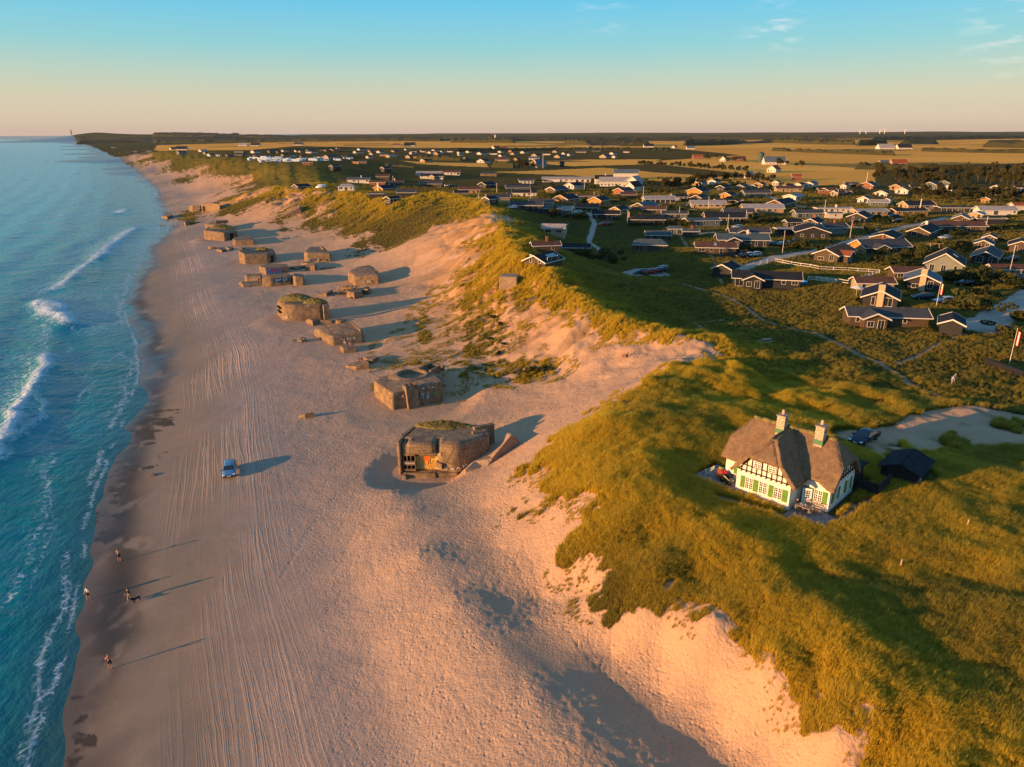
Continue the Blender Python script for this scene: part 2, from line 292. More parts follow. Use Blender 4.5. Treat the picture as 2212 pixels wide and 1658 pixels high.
# ---------------------------------------------------------------- surfaces in plan
def wpl(s,z=11.0): return [tuple(P(*map(float,t.split(',')),z)[:2]) for t in s.split()]
def hpl(s): return [tuple(hit(*map(float,t.split(',')))[:2]) for t in s.split()]
FIELDS=[wpl(s) for s in ('960,312 2240,299 2240,352 1990,356 1890,372 1890,399 1640,402 1640,379 1380,350 1600,336 1440,321 1000,321',
 '1050,376 1300,362 1420,373 1620,386 1660,402 1440,392 1290,386 1240,380','1120,350 1240,345 1430,344 1385,355 1240,359',
 '862,353 1050,354 1055,361 900,358','340,311 1000,305 1100,318 900,323 640,318 400,332 330,320')]
ROADS=[(wpl('2046,470 2010,479 1970,487 1918,500 1850,519 1788,537 1672,561 1603,580 1590,590'),2.3),(wpl('1750,478 1810,487 1918,499'),1.7),
 (wpl('2240,632 2212,650 2150,688 2115,706'),3.6),(wpl('1270,470 1284,490 1270,515 1275,525 1300,542 1313,562'),1.1),(wpl('1365,588 1390,580 1425,588'),3.0),
 (wpl('1300,440 1420,455 1500,452'),1.5),(wpl('820,452 880,448 960,452 1020,470'),2.0),(wpl('1470,470 1560,480 1640,465'),1.6),(wpl('1640,415 1700,440 1760,450 1840,447'),2),(wpl('1540,500 1480,505'),1.5)]
TRAILS=[(wpl('1438,598 1520,623 1575,642 1617,664 1650,690 1770,728 1810,746 1854,766 1905,790 1950,814 1970,836 2010,854 2090,885 2212,930'),.55),
 (wpl('1640,870 1760,850 1880,872 2010,905'),.35),(wpl('1990,885 1930,868 1880,880'),.5),(wpl('1560,690 1500,700 1540,740'),.4),(wpl('1940,790 2010,755 2080,720'),.3),(wpl('1470,505 1490,540 1540,560 1560,610'),.4),
 (wpl('1500,1218 1470,1238 1440,1258',11.5),.18)]
LOT=wpl('1850,965 1920,925 1990,890 2100,880 2240,905 2240,990 2110,968 2010,988 1900,1012')
DRIVE=wpl('1845,958 1880,948 1940,945 1985,930 2030,915')
SANDY=[hpl('1490,755 1580,790 1590,802 1550,790 1480,790'),wpl('1630,745 1660,742 1670,752 1640,754')]
WEED=[hpl('285,880 380,885 378,925 300,935'),hpl('262,940 350,925 330,965 260,985'),hpl('255,985 350,985 330,1010 255,1015'),hpl('240,1010 285,1020 262,1080 225,1090'),hpl('205,1100 245,1100 228,1180 205,1160'),
 hpl('140,1560 200,1470 215,1490 150,1660 110,1680'),hpl('325,455 370,460 365,480 335,478')]
def veg_mask(x,y):
    m=veg_f(x,y)
    for pl,w in ROADS+TRAILS:
        bx=[p[0] for p in pl]; by=[p[1] for p in pl]; sel=(x>min(bx)-9)&(x<max(bx)+9)&(y>min(by)-9)&(y<max(by)+9)
        if sel.any():
            d=segdist(x[sel],y[sel],pl)+(vnoise(x[sel]/1.2,y[sel]/1.2,40)-.5)*.5
            m[sel]=m[sel]*ss(w*.8,w*1.1,d)
    l=inpoly(x,y,LOT); m=np.where(l,m*ss(.55,.7,fbm(x/5,y/5,41,4)),m)
    for s in SANDY: m=np.where(inpoly(x,y,s),m*.25,m)
    dv=segdist(x,y,DRIVE); m=m*ss(1.6,3.0,dv+(fbm(x/2,y/2,43,3)-.5)*2.5)
    hx,hy=HOUSE[0],HOUSE[1]
    pd=segdist(x,y,[(hx-3.6,hy+1.2),(hx-.6,hy-1.2),(hx+4,hy-1.6),(hx+8.6,hy+1.9)]); m=m*ss(.4,.9,pd+(vnoise(x,y,42)-.5)*.8)
    pd=segdist(x,y,[(hx-6.0,hy+3.0),(hx-3.6,hy+1.2)]); m=m*ss(.4,.9,pd)
    return m
def mix(a,b,t): return a+(b-a)*t[...,None]
def build_ground():
    th=np.concatenate([np.linspace(rad(-95),rad(-43),60)[:-1],np.linspace(rad(-43),rad(43),1060),np.linspace(rad(43),rad(95),60)[1:]])
    r=np.concatenate([np.exp(np.linspace(math.log(42),math.log(700),960))[:-1],np.exp(np.linspace(math.log(700),math.log(33000),360))])
    r=np.concatenate([np.linspace(10,42,26)[:-1],r])
    T,R=np.meshgrid(th,r); X=R*np.sin(T); Y=R*np.cos(T)+OY
    x=X.ravel(); y=Y.ravel(); z=hgt(x,y)
    n=len(th); m=len(r)
    i=(np.arange(m-1)[:,None]*n+np.arange(n-1)[None]).ravel()
    q=np.stack([i,i+1,i+n+1,i+n],1)[:,::-1]
    me=bpy.data.meshes.new('ground'); me.vertices.add(len(x)); me.vertices.foreach_set('co',np.stack([x,y,z],1).astype(np.float32).ravel())
    me.loops.add(q.size); me.loops.foreach_set('vertex_index',q.astype(np.int32).ravel())
    me.polygons.add(len(q)); me.polygons.foreach_set('loop_start',np.arange(0,q.size,4,dtype=np.int32)); me.polygons.foreach_set('loop_total',np.full(len(q),4,np.int32))
    me.polygons.foreach_set('use_smooth',np.ones(len(q),bool)); me.update()
    wxn=x+6*(fbm(x/3,y/3,98,3)-.5); wyn=y+6*(fbm(x/3,y/3,99,3)-.5)
    vg=veg_mask(x,y); sh=grid_s(G_shore,x,y)+(fbm(x/7,y/10,50,4)-.5)*9; tk=grid_s(G_track,x,y); d=np.hypot(x,y)
    one=np.ones(x.shape)
    sand=np.array([.37,.265,.20])[None]*one[:,None]
    sand=mix(sand,np.array([.30,.24,.195]),ss(.4,.7,fbm(x/15,y/15,51,4))*.7)
    up=ss(5,30,tk); sand=mix(sand,np.array([.50,.31,.18]),up*.9)
    ochre=np.array([.50,.25,.075]); cr=grid_s(G_crest,x,y); och=ss(.38,.56,fbm(x/6,y/6,52,4))*np.exp(-(cr/24)**2)*ss(120,160,d)
    och=np.maximum(och,ss(280,500,d)*np.exp(-(cr/30)**2)*.8); sand=mix(sand,ochre,och*.8)
    al_=grid_s(G_along,x,y); scr=np.exp(-(cr/26)**2)*ss(110,140,d)*ss(.5,.62,fbm(al_/2.2,grid_s(G_cside,x,y)/6,58,4)); sand=mix(sand,np.array([.17,.10,.045]),scr*.65)
    wet=1-ss(1.5,6,sh); sand=mix(sand,np.array([.24,.18,.12]),ss(0,1,1-ss(5,26,sh))*.8); sand=mix(sand,np.array([.105,.075,.05]),wet*.8)
    far=ss(1500,5000,d); 
    g1=fbm(x/3.2,y/3.2,53,4); g2=fbm(x/28,y/28,54,4); g3=fbm(x/150,y/150,55,3)
    grass=mix(np.array([.055,.058,.014])[None]*one[:,None],np.array([.15,.110,.024]),ss(.35,.7,g1)*.7)
    grass=mix(grass,np.array([.058,.066,.024]),ss(.45,.65,g2)*.6)
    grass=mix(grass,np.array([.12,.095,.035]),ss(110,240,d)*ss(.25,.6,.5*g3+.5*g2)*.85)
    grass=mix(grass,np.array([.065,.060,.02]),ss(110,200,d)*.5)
    sunlit_gold=np.exp(-(cr/(14*np.clip(d/260,1,6)))**2)*ss(80,110,y)
    grass=mix(grass,np.array([.25,.18,.03]),np.clip(sunlit_gold,0,1)*ss(.2,.5,g1)*.9)  # sunlit glow of crest and cliff painted into the grass colour
    fl=np.zeros(x.shape)
    for F in FIELDS: fl=np.maximum(fl,inpoly(x,y,F).astype(float))
    fl=fl*(vg>.3)
    cell=hsh(np.floor((x+y*.3+60*vnoise(x/400,y/400,3))/230),np.floor((y-x*.25)/170),60)
    fc=mix(np.array([.86,.44,.085])[None]*one[:,None],np.array([.66,.31,.06]),cell)
    fc=mix(fc,np.array([.19,.16,.05]),(cell>.86)*.8)
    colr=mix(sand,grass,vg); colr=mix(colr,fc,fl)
    rd=np.zeros(x.shape)
    for pl,w in ROADS:
        bx=[p[0] for p in pl]; by=[p[1] for p in pl]; sel=(x>min(bx)-9)&(x<max(bx)+9)&(y>min(by)-9)&(y<max(by)+9)
        rd[sel]=np.maximum(rd[sel],1-ss(w*.9,w*1.2,segdist(x[sel],y[sel],pl)))
    colr=mix(colr,np.array([.40,.34,.29]),rd*.9)
    trd=np.zeros(x.shape)
    for pl,w in TRAILS:
        bx=[p[0] for p in pl]; by=[p[1] for p in pl]; sel=(x>min(bx)-9)&(x<max(bx)+9)&(y>min(by)-9)&(y<max(by)+9)
        trd[sel]=np.maximum(trd[sel],1-ss(w,w*1.8,segdist(x[sel],y[sel],pl)))
    colr=mix(colr,np.array([.26,.19,.12]),trd*.8)
    wd=np.zeros(x.shape)
    for Wp in WEED: wd=np.maximum(wd,inpoly(wxn,wyn,Wp).astype(float))
    band=np.exp(-((grid_s(G_shore,x,y)-1.5-3*fbm(x/12,y/12,61,3))/2.3)**2)*ss(.30,.46,fbm(x/2,y/3,62,4))*ss(300,180,y)*ss(40,60,y)
    wd=np.clip(wd*ss(.47,.6,fbm(x/3.0+y/6,y/.9,63,4))+band*.9,0,1)
    colr=mix(colr,np.array([.045,.028,.014]),wd*.9)
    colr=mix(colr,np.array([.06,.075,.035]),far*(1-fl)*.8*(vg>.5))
    sel=np.hypot(x-HOUSE[0],y-HOUSE[1])<14; colr[sel]=mix(colr[sel],np.array([.15,.12,.09]),(1-vg[sel])*.9)
    def addf(nm,a): at=me.attributes.new(nm,'FLOAT','POINT'); at.data.foreach_set('value',a.astype(np.float32))
    c4=np.concatenate([colr,one[:,None]],1); at=me.attributes.new('ground','FLOAT_COLOR','POINT'); at.data.foreach_set('color',c4.astype(np.float32).ravel())
    addf('veg',np.maximum(vg*(1-fl),0)); addf('shore',sh); addf('track',tk); addf('field',fl)
    o=bpy.data.objects.new('ground',me); COL.objects.link(o); o['kind']='structure'; me.materials.append(ground_mat()); return o
class NT:
    def __init__(s,name):
        s.m=bpy.data.materials.new(name); s.m.use_nodes=True; s.t=s.m.node_tree; s.t.nodes.clear()
        s.out=s.n('ShaderNodeOutputMaterial'); s.b=s.n('ShaderNodeBsdfPrincipled'); s.l(s.b.outputs[0],s.out.inputs[0])
    def n(s,t,**k):
        x=s.t.nodes.new(t)
        for a,b in k.items(): setattr(x,a,b)
        return x
    def l(s,a,b): s.t.links.new(a,b)
    def put(s,sock,v):
        if isinstance(v,bpy.types.NodeSocket): s.l(v,sock)
        else: sock.default_value=v
    def math(s,op,a,b=0.0,c=None,clamp=False):
        x=s.n('ShaderNodeMath',operation=op,use_clamp=clamp); s.put(x.inputs[0],a); s.put(x.inputs[1],b)
        if c is not None: s.put(x.inputs[2],c)
        return x.outputs[0]
    def attr(s,nm,out=2,typ='GEOMETRY'): return s.n('ShaderNodeAttribute',attribute_name=nm,attribute_type=typ).outputs[out]
    def noise(s,scale,vec=None,detail=3,rough=.6,dim='3D',w=None):
        x=s.n('ShaderNodeTexNoise',noise_dimensions=dim); s.put(x.inputs['Scale'],scale); x.inputs['Detail'].default_value=detail; x.inputs['Roughness'].default_value=rough
        if vec is not None: s.l(vec,x.inputs['Vector'])
        if w is not None: s.put(x.inputs['W'],w)
        return x.outputs[0]
    def rng(s,v,a,b,c=0.,d=1.):
        x=s.n('ShaderNodeMapRange'); s.put(x.inputs[0],v); 
        for i,k in enumerate((a,b,c,d)): s.put(x.inputs[i+1],k)
        return x.outputs[0]
    def mixc(s,f,a,b,mode='MIX'):
        x=s.n('ShaderNodeMix',data_type='RGBA',blend_type=mode); s.put(x.inputs[0],f)
        for i,k in ((6,a),(7,b)): s.put(x.inputs[i],(*k,1) if isinstance(k,tuple) and len(k)==3 else k)
        return x.outputs[2]
    def pos(s,sc=None):
        g=s.n('ShaderNodeTexCoord').outputs['Object']
        if sc:
            m=s.n('ShaderNodeMapping'); s.l(g,m.inputs[0]); m.inputs['Scale'].default_value=sc; return m.outputs[0]
        return g
    def bump(s,h,st=.5,dist=.1,nrm=None):
        x=s.n('ShaderNodeBump'); s.put(x.inputs['Strength'],st); s.put(x.inputs['Distance'],dist); s.l(h,x.inputs['Height'])
        if nrm is not None: s.l(nrm,x.inputs['Normal'])
        s.l(x.outputs[0],s.b.inputs['Normal']); return x.outputs[0]
def ground_mat():
    t=NT('ground_sand_and_grass'); p=t.pos(); gc=t.attr('ground',0); vg=t.attr('veg'); tk=t.attr('track'); sh=t.attr('shore')
    n1=t.noise(1.7,p,4,.65); n2=t.noise(.35,p,3); n3=t.noise(6,p,3,.7)
    vo=t.n('ShaderNodeTexVoronoi'); t.l(p,vo.inputs['Vector']); vo.inputs['Scale'].default_value=1.9
    # colour grain
    g=t.math('ADD',t.rng(n3,.25,.75,.86,1.1),t.rng(n2,.3,.7,-.06,.06))
    col=t.mixc(1.0,gc,(1,1,1),'MULTIPLY')
    gv=t.rng(t.noise(3.1,p,4,.75),.3,.7,.45,1.6)
    mul=t.n('ShaderNodeMix'); mul.data_type='FLOAT'; t.l(vg,mul.inputs[0]); t.l(g,mul.inputs[2]); t.l(gv,mul.inputs[3])
    vm=t.n('ShaderNodeVectorMath',operation='SCALE'); t.l(gc,vm.inputs[0]); t.l(mul.outputs[0],vm.inputs['Scale'])
    # tyre tracks: ruts that follow the beach
    wob=t.math('MULTIPLY',t.noise(.018,p,1),3.0); w2=t.math('MULTIPLY',t.noise(.35,p,2),.25); w3=t.math('ADD',t.math('ADD',tk,wob),w2)
    px=t.n('ShaderNodeSeparateXYZ'); t.l(p,px.inputs[0]); w4=t.math('ADD',w3,t.math('MULTIPLY',px.outputs['Y'],.07)); w5=t.math('SUBTRACT',w3,t.math('MULTIPLY',px.outputs['Y'],.035))
    r1=t.noise(1.9,dim='1D',detail=2,rough=.8,w=w3); r2_=t.noise(1.6,dim='1D',detail=2,rough=.8,w=w4); r3_=t.noise(1.4,dim='1D',detail=1,rough=.8,w=w5)
    rut=t.math('MAXIMUM',t.math('MAXIMUM',t.rng(r1,.50,.62,0,1),t.math('MULTIPLY',t.rng(r2_,.58,.66,0,1),.7)),t.math('MULTIPLY',t.rng(r3_,.58,.66,0,1),.7))
    zone=t.math('MULTIPLY',t.rng(tk,-10,-4,0,1),t.rng(tk,2.5,8,1,0)); brk=t.rng(t.noise(.07,t.pos((1,.22,1)),3),.40,.58,.08,1)
    rz=t.math('MULTIPLY',t.math('MULTIPLY',t.math('MULTIPLY',rut,zone),brk),t.rng(px.outputs['Y'],60,135,.5,2.0))
    ps=t.math('SUBTRACT',1.0,vg)
    # footprints and ripples of the dry sand
    up=t.rng(tk,3,14,.25,1); dry=t.rng(sh,12,24,.06,1)
    vo2=t.n('ShaderNodeTexVoronoi'); t.l(p,vo2.inputs['Vector']); vo2.inputs['Scale'].default_value=3.4; vo2.inputs['Randomness'].default_value=1
    pt=t.rng(t.noise(.16,p,3,.6),.36,.56,0,1); foot=t.math('ADD',t.math('MULTIPLY',t.math('MULTIPLY',t.rng(vo.outputs['Distance'],.08,.36,0,1),.6),pt),t.math('MULTIPLY',t.rng(vo2.outputs['Distance'],.05,.3,0,1),t.math('MULTIPLY',t.rng(t.noise(.5,p,2),.4,.6,0,1),.35)))
    hs=t.math('ADD',t.math('MULTIPLY',t.math('ADD',foot,t.math('MULTIPLY',n1,.9)),t.math('MULTIPLY',up,dry)),t.math('MULTIPLY',rz,-.26))
    hs=t.math('ADD',hs,t.math('MULTIPLY',t.noise(4.2,p,3,.7),t.math('MULTIPLY',t.math('MULTIPLY',dry,up),1.1)))
    hv=t.math('MULTIPLY',t.noise(2.4,p,5,.75),3.2)
    hm=t.n('ShaderNodeMix'); hm.data_type='FLOAT'; t.l(vg,hm.inputs[0]); t.l(hs,hm.inputs[2]); t.l(hv,hm.inputs[3])
    fld=t.attr('field'); st=t.math('MULTIPLY',t.math('SUBTRACT',1.0,t.math('MULTIPLY',fld,.9)),.75)
    BN=t.bump(hm.outputs[0],st,.17)
    c2=t.mixc(t.math('MULTIPLY',rz,t.math('MULTIPLY',ps,.22)),vm.outputs[0],(.62,.50,.40))
    t.l(c2,t.b.inputs['Base Color'])
    t.l(t.math('MULTIPLY',t.rng(sh,1,9,.28,.95),1.0),t.b.inputs['Roughness']); t.b.inputs['Specular IOR Level'].default_value=.25
    # standing straw and grass: stems face every way, so the canopy is a mean of lobes tilted to the four quarters
    ds=[]
    for nx,ny in ((.8,0),(-.8,0),(0,.8),(0,-.8)):
        d=t.n('ShaderNodeBsdfDiffuse'); t.l(vm.outputs[0],d.inputs[0]); cv=t.n('ShaderNodeCombineXYZ'); cv.inputs[0].default_value=nx; cv.inputs[1].default_value=ny; cv.inputs[2].default_value=.6
        va=t.n('ShaderNodeVectorMath',operation='ADD'); t.l(BN,va.inputs[0]); t.l(cv.outputs[0],va.inputs[1]); vn=t.n('ShaderNodeVectorMath',operation='NORMALIZE'); t.l(va.outputs[0],vn.inputs[0]); t.l(vn.outputs[0],d.inputs['Normal']); ds.append(d)
    def mx(a,b,f=.5):
        m=t.n('ShaderNodeMixShader'); t.put(m.inputs[0],f); t.l(a.outputs[0],m.inputs[1]); t.l(b.outputs[0],m.inputs[2]); return m
    can=mx(mx(ds[0],ds[1]),mx(ds[2],ds[3])); t.l(mx(t.b,can,t.math('MULTIPLY',t.math('MAXIMUM',vg,fld),.9)).outputs[0],t.out.inputs[0])
    return t.m
def sea_mat():
    t=NT('sea_water'); p=t.pos(); sh=t.attr('offshore'); fm=t.attr('foam')
    far=t.rng(sh,8,75,0,1)
    c=t.mixc(far,(.003,.16,.17),(.002,.42,.49))
    c=t.mixc(t.rng(t.noise(.05,t.pos((.35,1,1)),3),.35,.7,0,.5),c,(.004,.24,.36))
    sh_=t.rng(sh,0,7,1,0); c=t.mixc(t.math('MULTIPLY',sh_,.55),c,(.06,.085,.07))
    lace=t.n('ShaderNodeTexVoronoi',feature='DISTANCE_TO_EDGE'); 
    wn=t.n('ShaderNodeTexNoise'); wn.inputs['Scale'].default_value=.9; t.l(p,wn.inputs['Vector'])
    ad=t.n('ShaderNodeVectorMath',operation='MULTIPLY_ADD'); t.l(wn.outputs['Color'],ad.inputs[0]); ad.inputs[1].default_value=(1.6,1.6,1.6); t.l(p,ad.inputs[2])
    t.l(ad.outputs[0],lace.inputs['Vector']); lace.inputs['Scale'].default_value=.85
    lc=t.rng(lace.outputs[0],.0,.14,1,0); f1=t.rng(fm,.55,.95,0,1); f2=t.math('MULTIPLY',lc,t.rng(fm,.15,.5,0,1))
    nz=t.rng(t.noise(2.2,p,4,.7),.40,.58,.3,1)
    foam=t.math('MAXIMUM',t.math('MULTIPLY',f1,nz),t.math('MULTIPLY',f2,t.rng(t.noise(.6,p,3),.4,.6,.1,.8)),clamp=True)
    c=t.mixc(foam,c,(.75,.80,.84)); t.l(c,t.b.inputs['Base Color'])
    t.l(t.rng(foam,0,1,.16,.9),t.b.inputs['Roughness']); t.b.inputs['IOR'].default_value=1.33; t.b.inputs['Specular IOR Level'].default_value=.2
    w1=t.noise(.55,t.pos((1,.55,1)),4,.6); w2=t.noise(2.6,p,3,.6); w3=t.noise(.12,t.pos((.5,1,1)),3)
    h=t.math('ADD',t.math('ADD',t.math('MULTIPLY',w1,1.0),t.math('MULTIPLY',w2,.22)),t.math('MULTIPLY',w3,2.2))
    t.bump(h,t.rng(sh,0,22,.22,1),.8); return t.m
def grid_mesh(name,x,y,z,n,m,flip=True):
    i=(np.arange(m-1)[:,None]*n+np.arange(n-1)[None]).ravel(); q=np.stack([i,i+1,i+n+1,i+n],1)
    if flip: q=q[:,::-1]
    me=bpy.data.meshes.new(name); me.vertices.add(len(x)); me.vertices.foreach_set('co',np.stack([x,y,z],1).astype(np.float32).ravel())
    me.loops.add(q.size); me.loops.foreach_set('vertex_index',q.astype(np.int32).ravel())
    me.polygons.add(len(q)); me.polygons.foreach_set('loop_start',np.arange(0,q.size,4,dtype=np.int32)); me.polygons.foreach_set('loop_total',np.full(len(q),4,np.int32))
    me.polygons.foreach_set('use_smooth',np.ones(len(q),bool)); me.update(); return me
# breaker lines (photo u,v), strength
FOAM=[('-20,995 10,950 35,900 60,850 85,810 110,770',1.9,1.0),('-20,985 20,965 60,930 95,905 90,870 80,840',1.0,.75),('85,655 105,680 130,690 150,700',2.2,1.0),('90,650 120,660 148,680 150,700',2.0,.9),
 ('118,625 150,600 180,575 215,555',1.2,.9),('215,555 240,530 270,505 290,495',1.6,.9),('150,745 165,800 200,850',.5,.45),('40,770 90,760 100,720 90,690',.8,.6),('255,460 265,455',1.2,1),('0,1310 60,1230 95,1130 110,1040 100,960',.5,.5),
 ('240,900 262,860 280,800 268,760 210,790',.4,.5),('300,560 318,520 345,485 340,470',.7,.6),('180,520 200,545 260,545',.5,.4),('60,930 90,1000 120,1080 100,1200 30,1330',.35,.4),('250,600 215,640 240,690',.4,.4)]
def build_sea():
    th=np.concatenate([np.linspace(rad(-170),rad(-45),60)[:-1],np.linspace(rad(-45),rad(2),620),np.linspace(rad(2),rad(60),40)[1:]])
    r=np.concatenate([np.linspace(8,45,20)[:-1],np.exp(np.linspace(math.log(45),math.log(900),640))[:-1],np.exp(np.linspace(math.log(900),math.log(42000),120))])
    T,R=np.meshgrid(th,r); x=(R*np.sin(T)).ravel(); y=(R*np.cos(T)).ravel()
    off=-grid_s(G_shore,x,y); off=np.where(np.abs(np.arctan2(x,y-OY))>rad(99),np.maximum(off,50),off)
    ph=off+4*fbm(x/35,y/35,70,3)*2
    amp=ss(2,25,off)*(1-ss(200,800,off)*.6)
    z=amp*(.32*np.sin(ph/2.9+2*vnoise(x/40,y/40,71))+.25*(fbm(x/5,y/9,72,3)-.5)*2)*np.exp(-R.ravel()/900)-.02
    z+=.06*(fbm(x/3,y/3,73,3)-.5)*ss(0,3,off)
    foam=np.zeros(x.shape)
    for s,w,k in FOAM:
        pl=[tuple(P(*map(float,t.split(',')),0)[:2]) for t in s.split()]
        bx=[p[0] for p in pl]; by=[p[1] for p in pl]; sel=(x>min(bx)-25)&(x<max(bx)+25)&(y>min(by)-25)&(y<max(by)+25)
        if not sel.any(): continue
        xs=x[sel]+3*(fbm(x[sel]/5,y[sel]/5,74,3)-.5); ys=y[sel]+3*(fbm(x[sel]/5,y[sel]/5,75,3)-.5)
        sc=max(1,np.mean(by)/110); d=segdist(xs,ys,pl,True)
        tail=np.where(d>0,np.exp(-(d/(w*5*sc))**2)*.5,0); core=np.exp(-(d/(w*sc))**2)
        foam[sel]=np.maximum(foam[sel],k*np.maximum(core,tail)); zz=z[sel]; zz+=.45*k*min(w,1.5)*core*(w>.9); z[sel]=zz
    DW=np.clip(R.ravel()/110,1,6)
    edge=np.exp(-((off-1.0-3.0*fbm(x/14,y/14,76,3))/(.5*DW))**2)*.7*ss(.35,.6,fbm(x/9,y/9,77,3)); edge=edge*(y>40)
    e2=np.exp(-((off-6-12*fbm(x/18,y/30,78,3))/(.45*DW))**2)*.38*ss(.45,.6,fbm(x/12,y/12,79,3))
    e3=np.exp(-((off-16-20*fbm(x/25,y/40,88,3))/(.5*DW))**2)*.36*ss(.45,.6,fbm(x/14,y/14,89,3))
    foam=np.maximum(foam,np.maximum(edge,np.maximum(e2,e3)))
    e0=np.exp(-((off-.4-1.4*fbm(x/6,y/6,85,3))/(.35*DW))**2)*.75*ss(.34,.5,fbm(x/5,y/7,86,3)); foam=np.maximum(foam,e0)
    caps=ss(.74,.8,fbm(x/14,y/22,80,4))*.8*ss(20,60,off)*(off<160); foam=np.maximum(foam,caps)
    me=grid_mesh('sea',x,y,z,len(th),len(r))
    for nm,a in (('offshore',off),('foam',foam)): at=me.attributes.new(nm,'FLOAT','POINT'); at.data.foreach_set('value',a.astype(np.float32))
    o=bpy.data.objects.new('sea_water',me); COL.objects.link(o); o['kind']='structure'; me.materials.append(sea_mat()); return o
build_ground(); build_sea()
# ---------------------------------------------------------------- object helpers
def tag(o,label=None,cat=None,group=None,kind=None):
    if label: o['label']=label
    if cat: o['category']=cat
    if group: o['group']=group
    if kind: o['kind']=kind
    return o
def empty(name,loc,rz=0,label=None,cat=None,group=None):
    o=bpy.data.objects.new(name,None); COL.objects.link(o); o.location=loc; o.rotation_euler=(0,0,rz); o.empty_display_size=.3
    return tag(o,label,cat,group)
def newobj(name,me,parent=None):
    o=bpy.data.objects.new(name,me); COL.objects.link(o)
    if parent is not None: o.parent=parent
    return o
def copy_tree(o,parent=None):
    c=o.copy(); COL.objects.link(c)
    if parent is not None: c.parent=parent
    for ch in o.children: copy_tree(ch,c)
    return c
class MB:
    def __init__(s): s.v=[]; s.f=[]; s.mi=[]; s.k=0; s.M=Matrix()
    def add(s,vs,fs):
        n=len(s.v); s.v+=[tuple(s.M@Vector(p)) for p in vs]; s.f+=[tuple(i+n for i in f) for f in fs]; s.mi+=[s.k]*len(fs); return s
    def box(s,cx,cy,cz,sx,sy,sz,rz=0,ry=0,rx=0):
        R=Matrix.Rotation(rz,3,'Z')@Matrix.Rotation(ry,3,'Y')@Matrix.Rotation(rx,3,'X')
        vs=[Vector((cx,cy,cz))+R@Vector((a*sx/2,b*sy/2,c*sz/2)) for c in (-1,1) for b in (-1,1) for a in (-1,1)]
        return s.add(vs,[(0,2,3,1),(4,5,7,6),(0,1,5,4),(2,6,7,3),(0,4,6,2),(1,3,7,5)])
    def prism(s,poly,z0,z1,top=None):
        n=len(poly); top=top or poly
        vs=[(p[0],p[1],(p[2] if len(p)>2 else z0)) for p in poly]+[(p[0],p[1],(p[2] if len(p)>2 else z1)) for p in top]
        return s.add(vs,[tuple(range(n))[::-1],tuple(range(n,2*n))]+[(i,(i+1)%n,n+(i+1)%n,n+i) for i in range(n)])
    def poly3(s,pts,th):                  # flat polygon given thickness along its normal
        P_=[Vector(p) for p in pts]; nn=Vector((0,0,0))
        for i in range(len(P_)): nn+=(P_[i]-P_[0]).cross(P_[(i+1)%len(P_)]-P_[0])
        nn=nn.normalized()*th; n=len(P_)
        return s.add([p for p in P_]+[p-nn for p in P_],[tuple(range(n)),tuple(range(n,2*n))[::-1]]+[(i,n+i,n+(i+1)%n,(i+1)%n) for i in range(n)])
    def tube(s,a,b,r,r2=None,n=8,cap=True):
        a=Vector(a); b=Vector(b); d=(b-a).normalized(); r2=r if r2 is None else r2
        x=d.orthogonal().normalized(); y=d.cross(x)
        vs=[a+(x*math.cos(t)+y*math.sin(t))*r for t in [i*2*math.pi/n for i in range(n)]]+[b+(x*math.cos(t)+y*math.sin(t))*r2 for t in [i*2*math.pi/n for i in range(n)]]
        fs=[(i,(i+1)%n,n+(i+1)%n,n+i) for i in range(n)]
        if cap: fs+=[tuple(range(n))[::-1],tuple(range(n,2*n))]
        return s.add(vs,fs)
    def sph(s,c,r,sz=1.,n=8,m=6):
        vs=[(c[0],c[1],c[2]+r*sz)]+[(c[0]+r*math.sin(math.pi*j/m)*math.cos(2*math.pi*i/n),c[1]+r*math.sin(math.pi*j/m)*math.sin(2*math.pi*i/n),c[2]+r*sz*math.cos(math.pi*j/m)) for j in range(1,m) for i in range(n)]+[(c[0],c[1],c[2]-r*sz)]
        fs=[(0,1+i,1+(i+1)%n) for i in range(n)]+[(1+j*n+i,1+(j+1)*n+i,1+(j+1)*n+(i+1)%n,1+j*n+(i+1)%n) for j in range(m-2) for i in range(n)]+[(len(vs)-1,1+(m-2)*n+(i+1)%n,1+(m-2)*n+i) for i in range(n)]
        return s.add(vs,fs)
    def mesh(s,name,mats,smooth=False,bevel=0,segs=2):
        me=bpy.data.meshes.new(name); me.from_pydata(s.v,[],s.f); 
        for m in (mats if isinstance(mats,(list,tuple)) else [mats]): me.materials.append(m)
        for i,p in enumerate(me.polygons): p.material_index=s.mi[i]; p.use_smooth=smooth
        if bevel:
            bm=bmesh.new(); bm.from_mesh(me); bmesh.ops.bevel(bm,geom=list(bm.edges),offset=bevel,segments=segs,affect='EDGES',profile=.5,clamp_overlap=True); bm.to_mesh(me); bm.free()
        me.update(); return me
    def build(s,name,mats,parent=None,smooth=False,bevel=0,segs=2): return newobj(name,s.mesh(name,mats,smooth,bevel,segs),parent)
MC={}
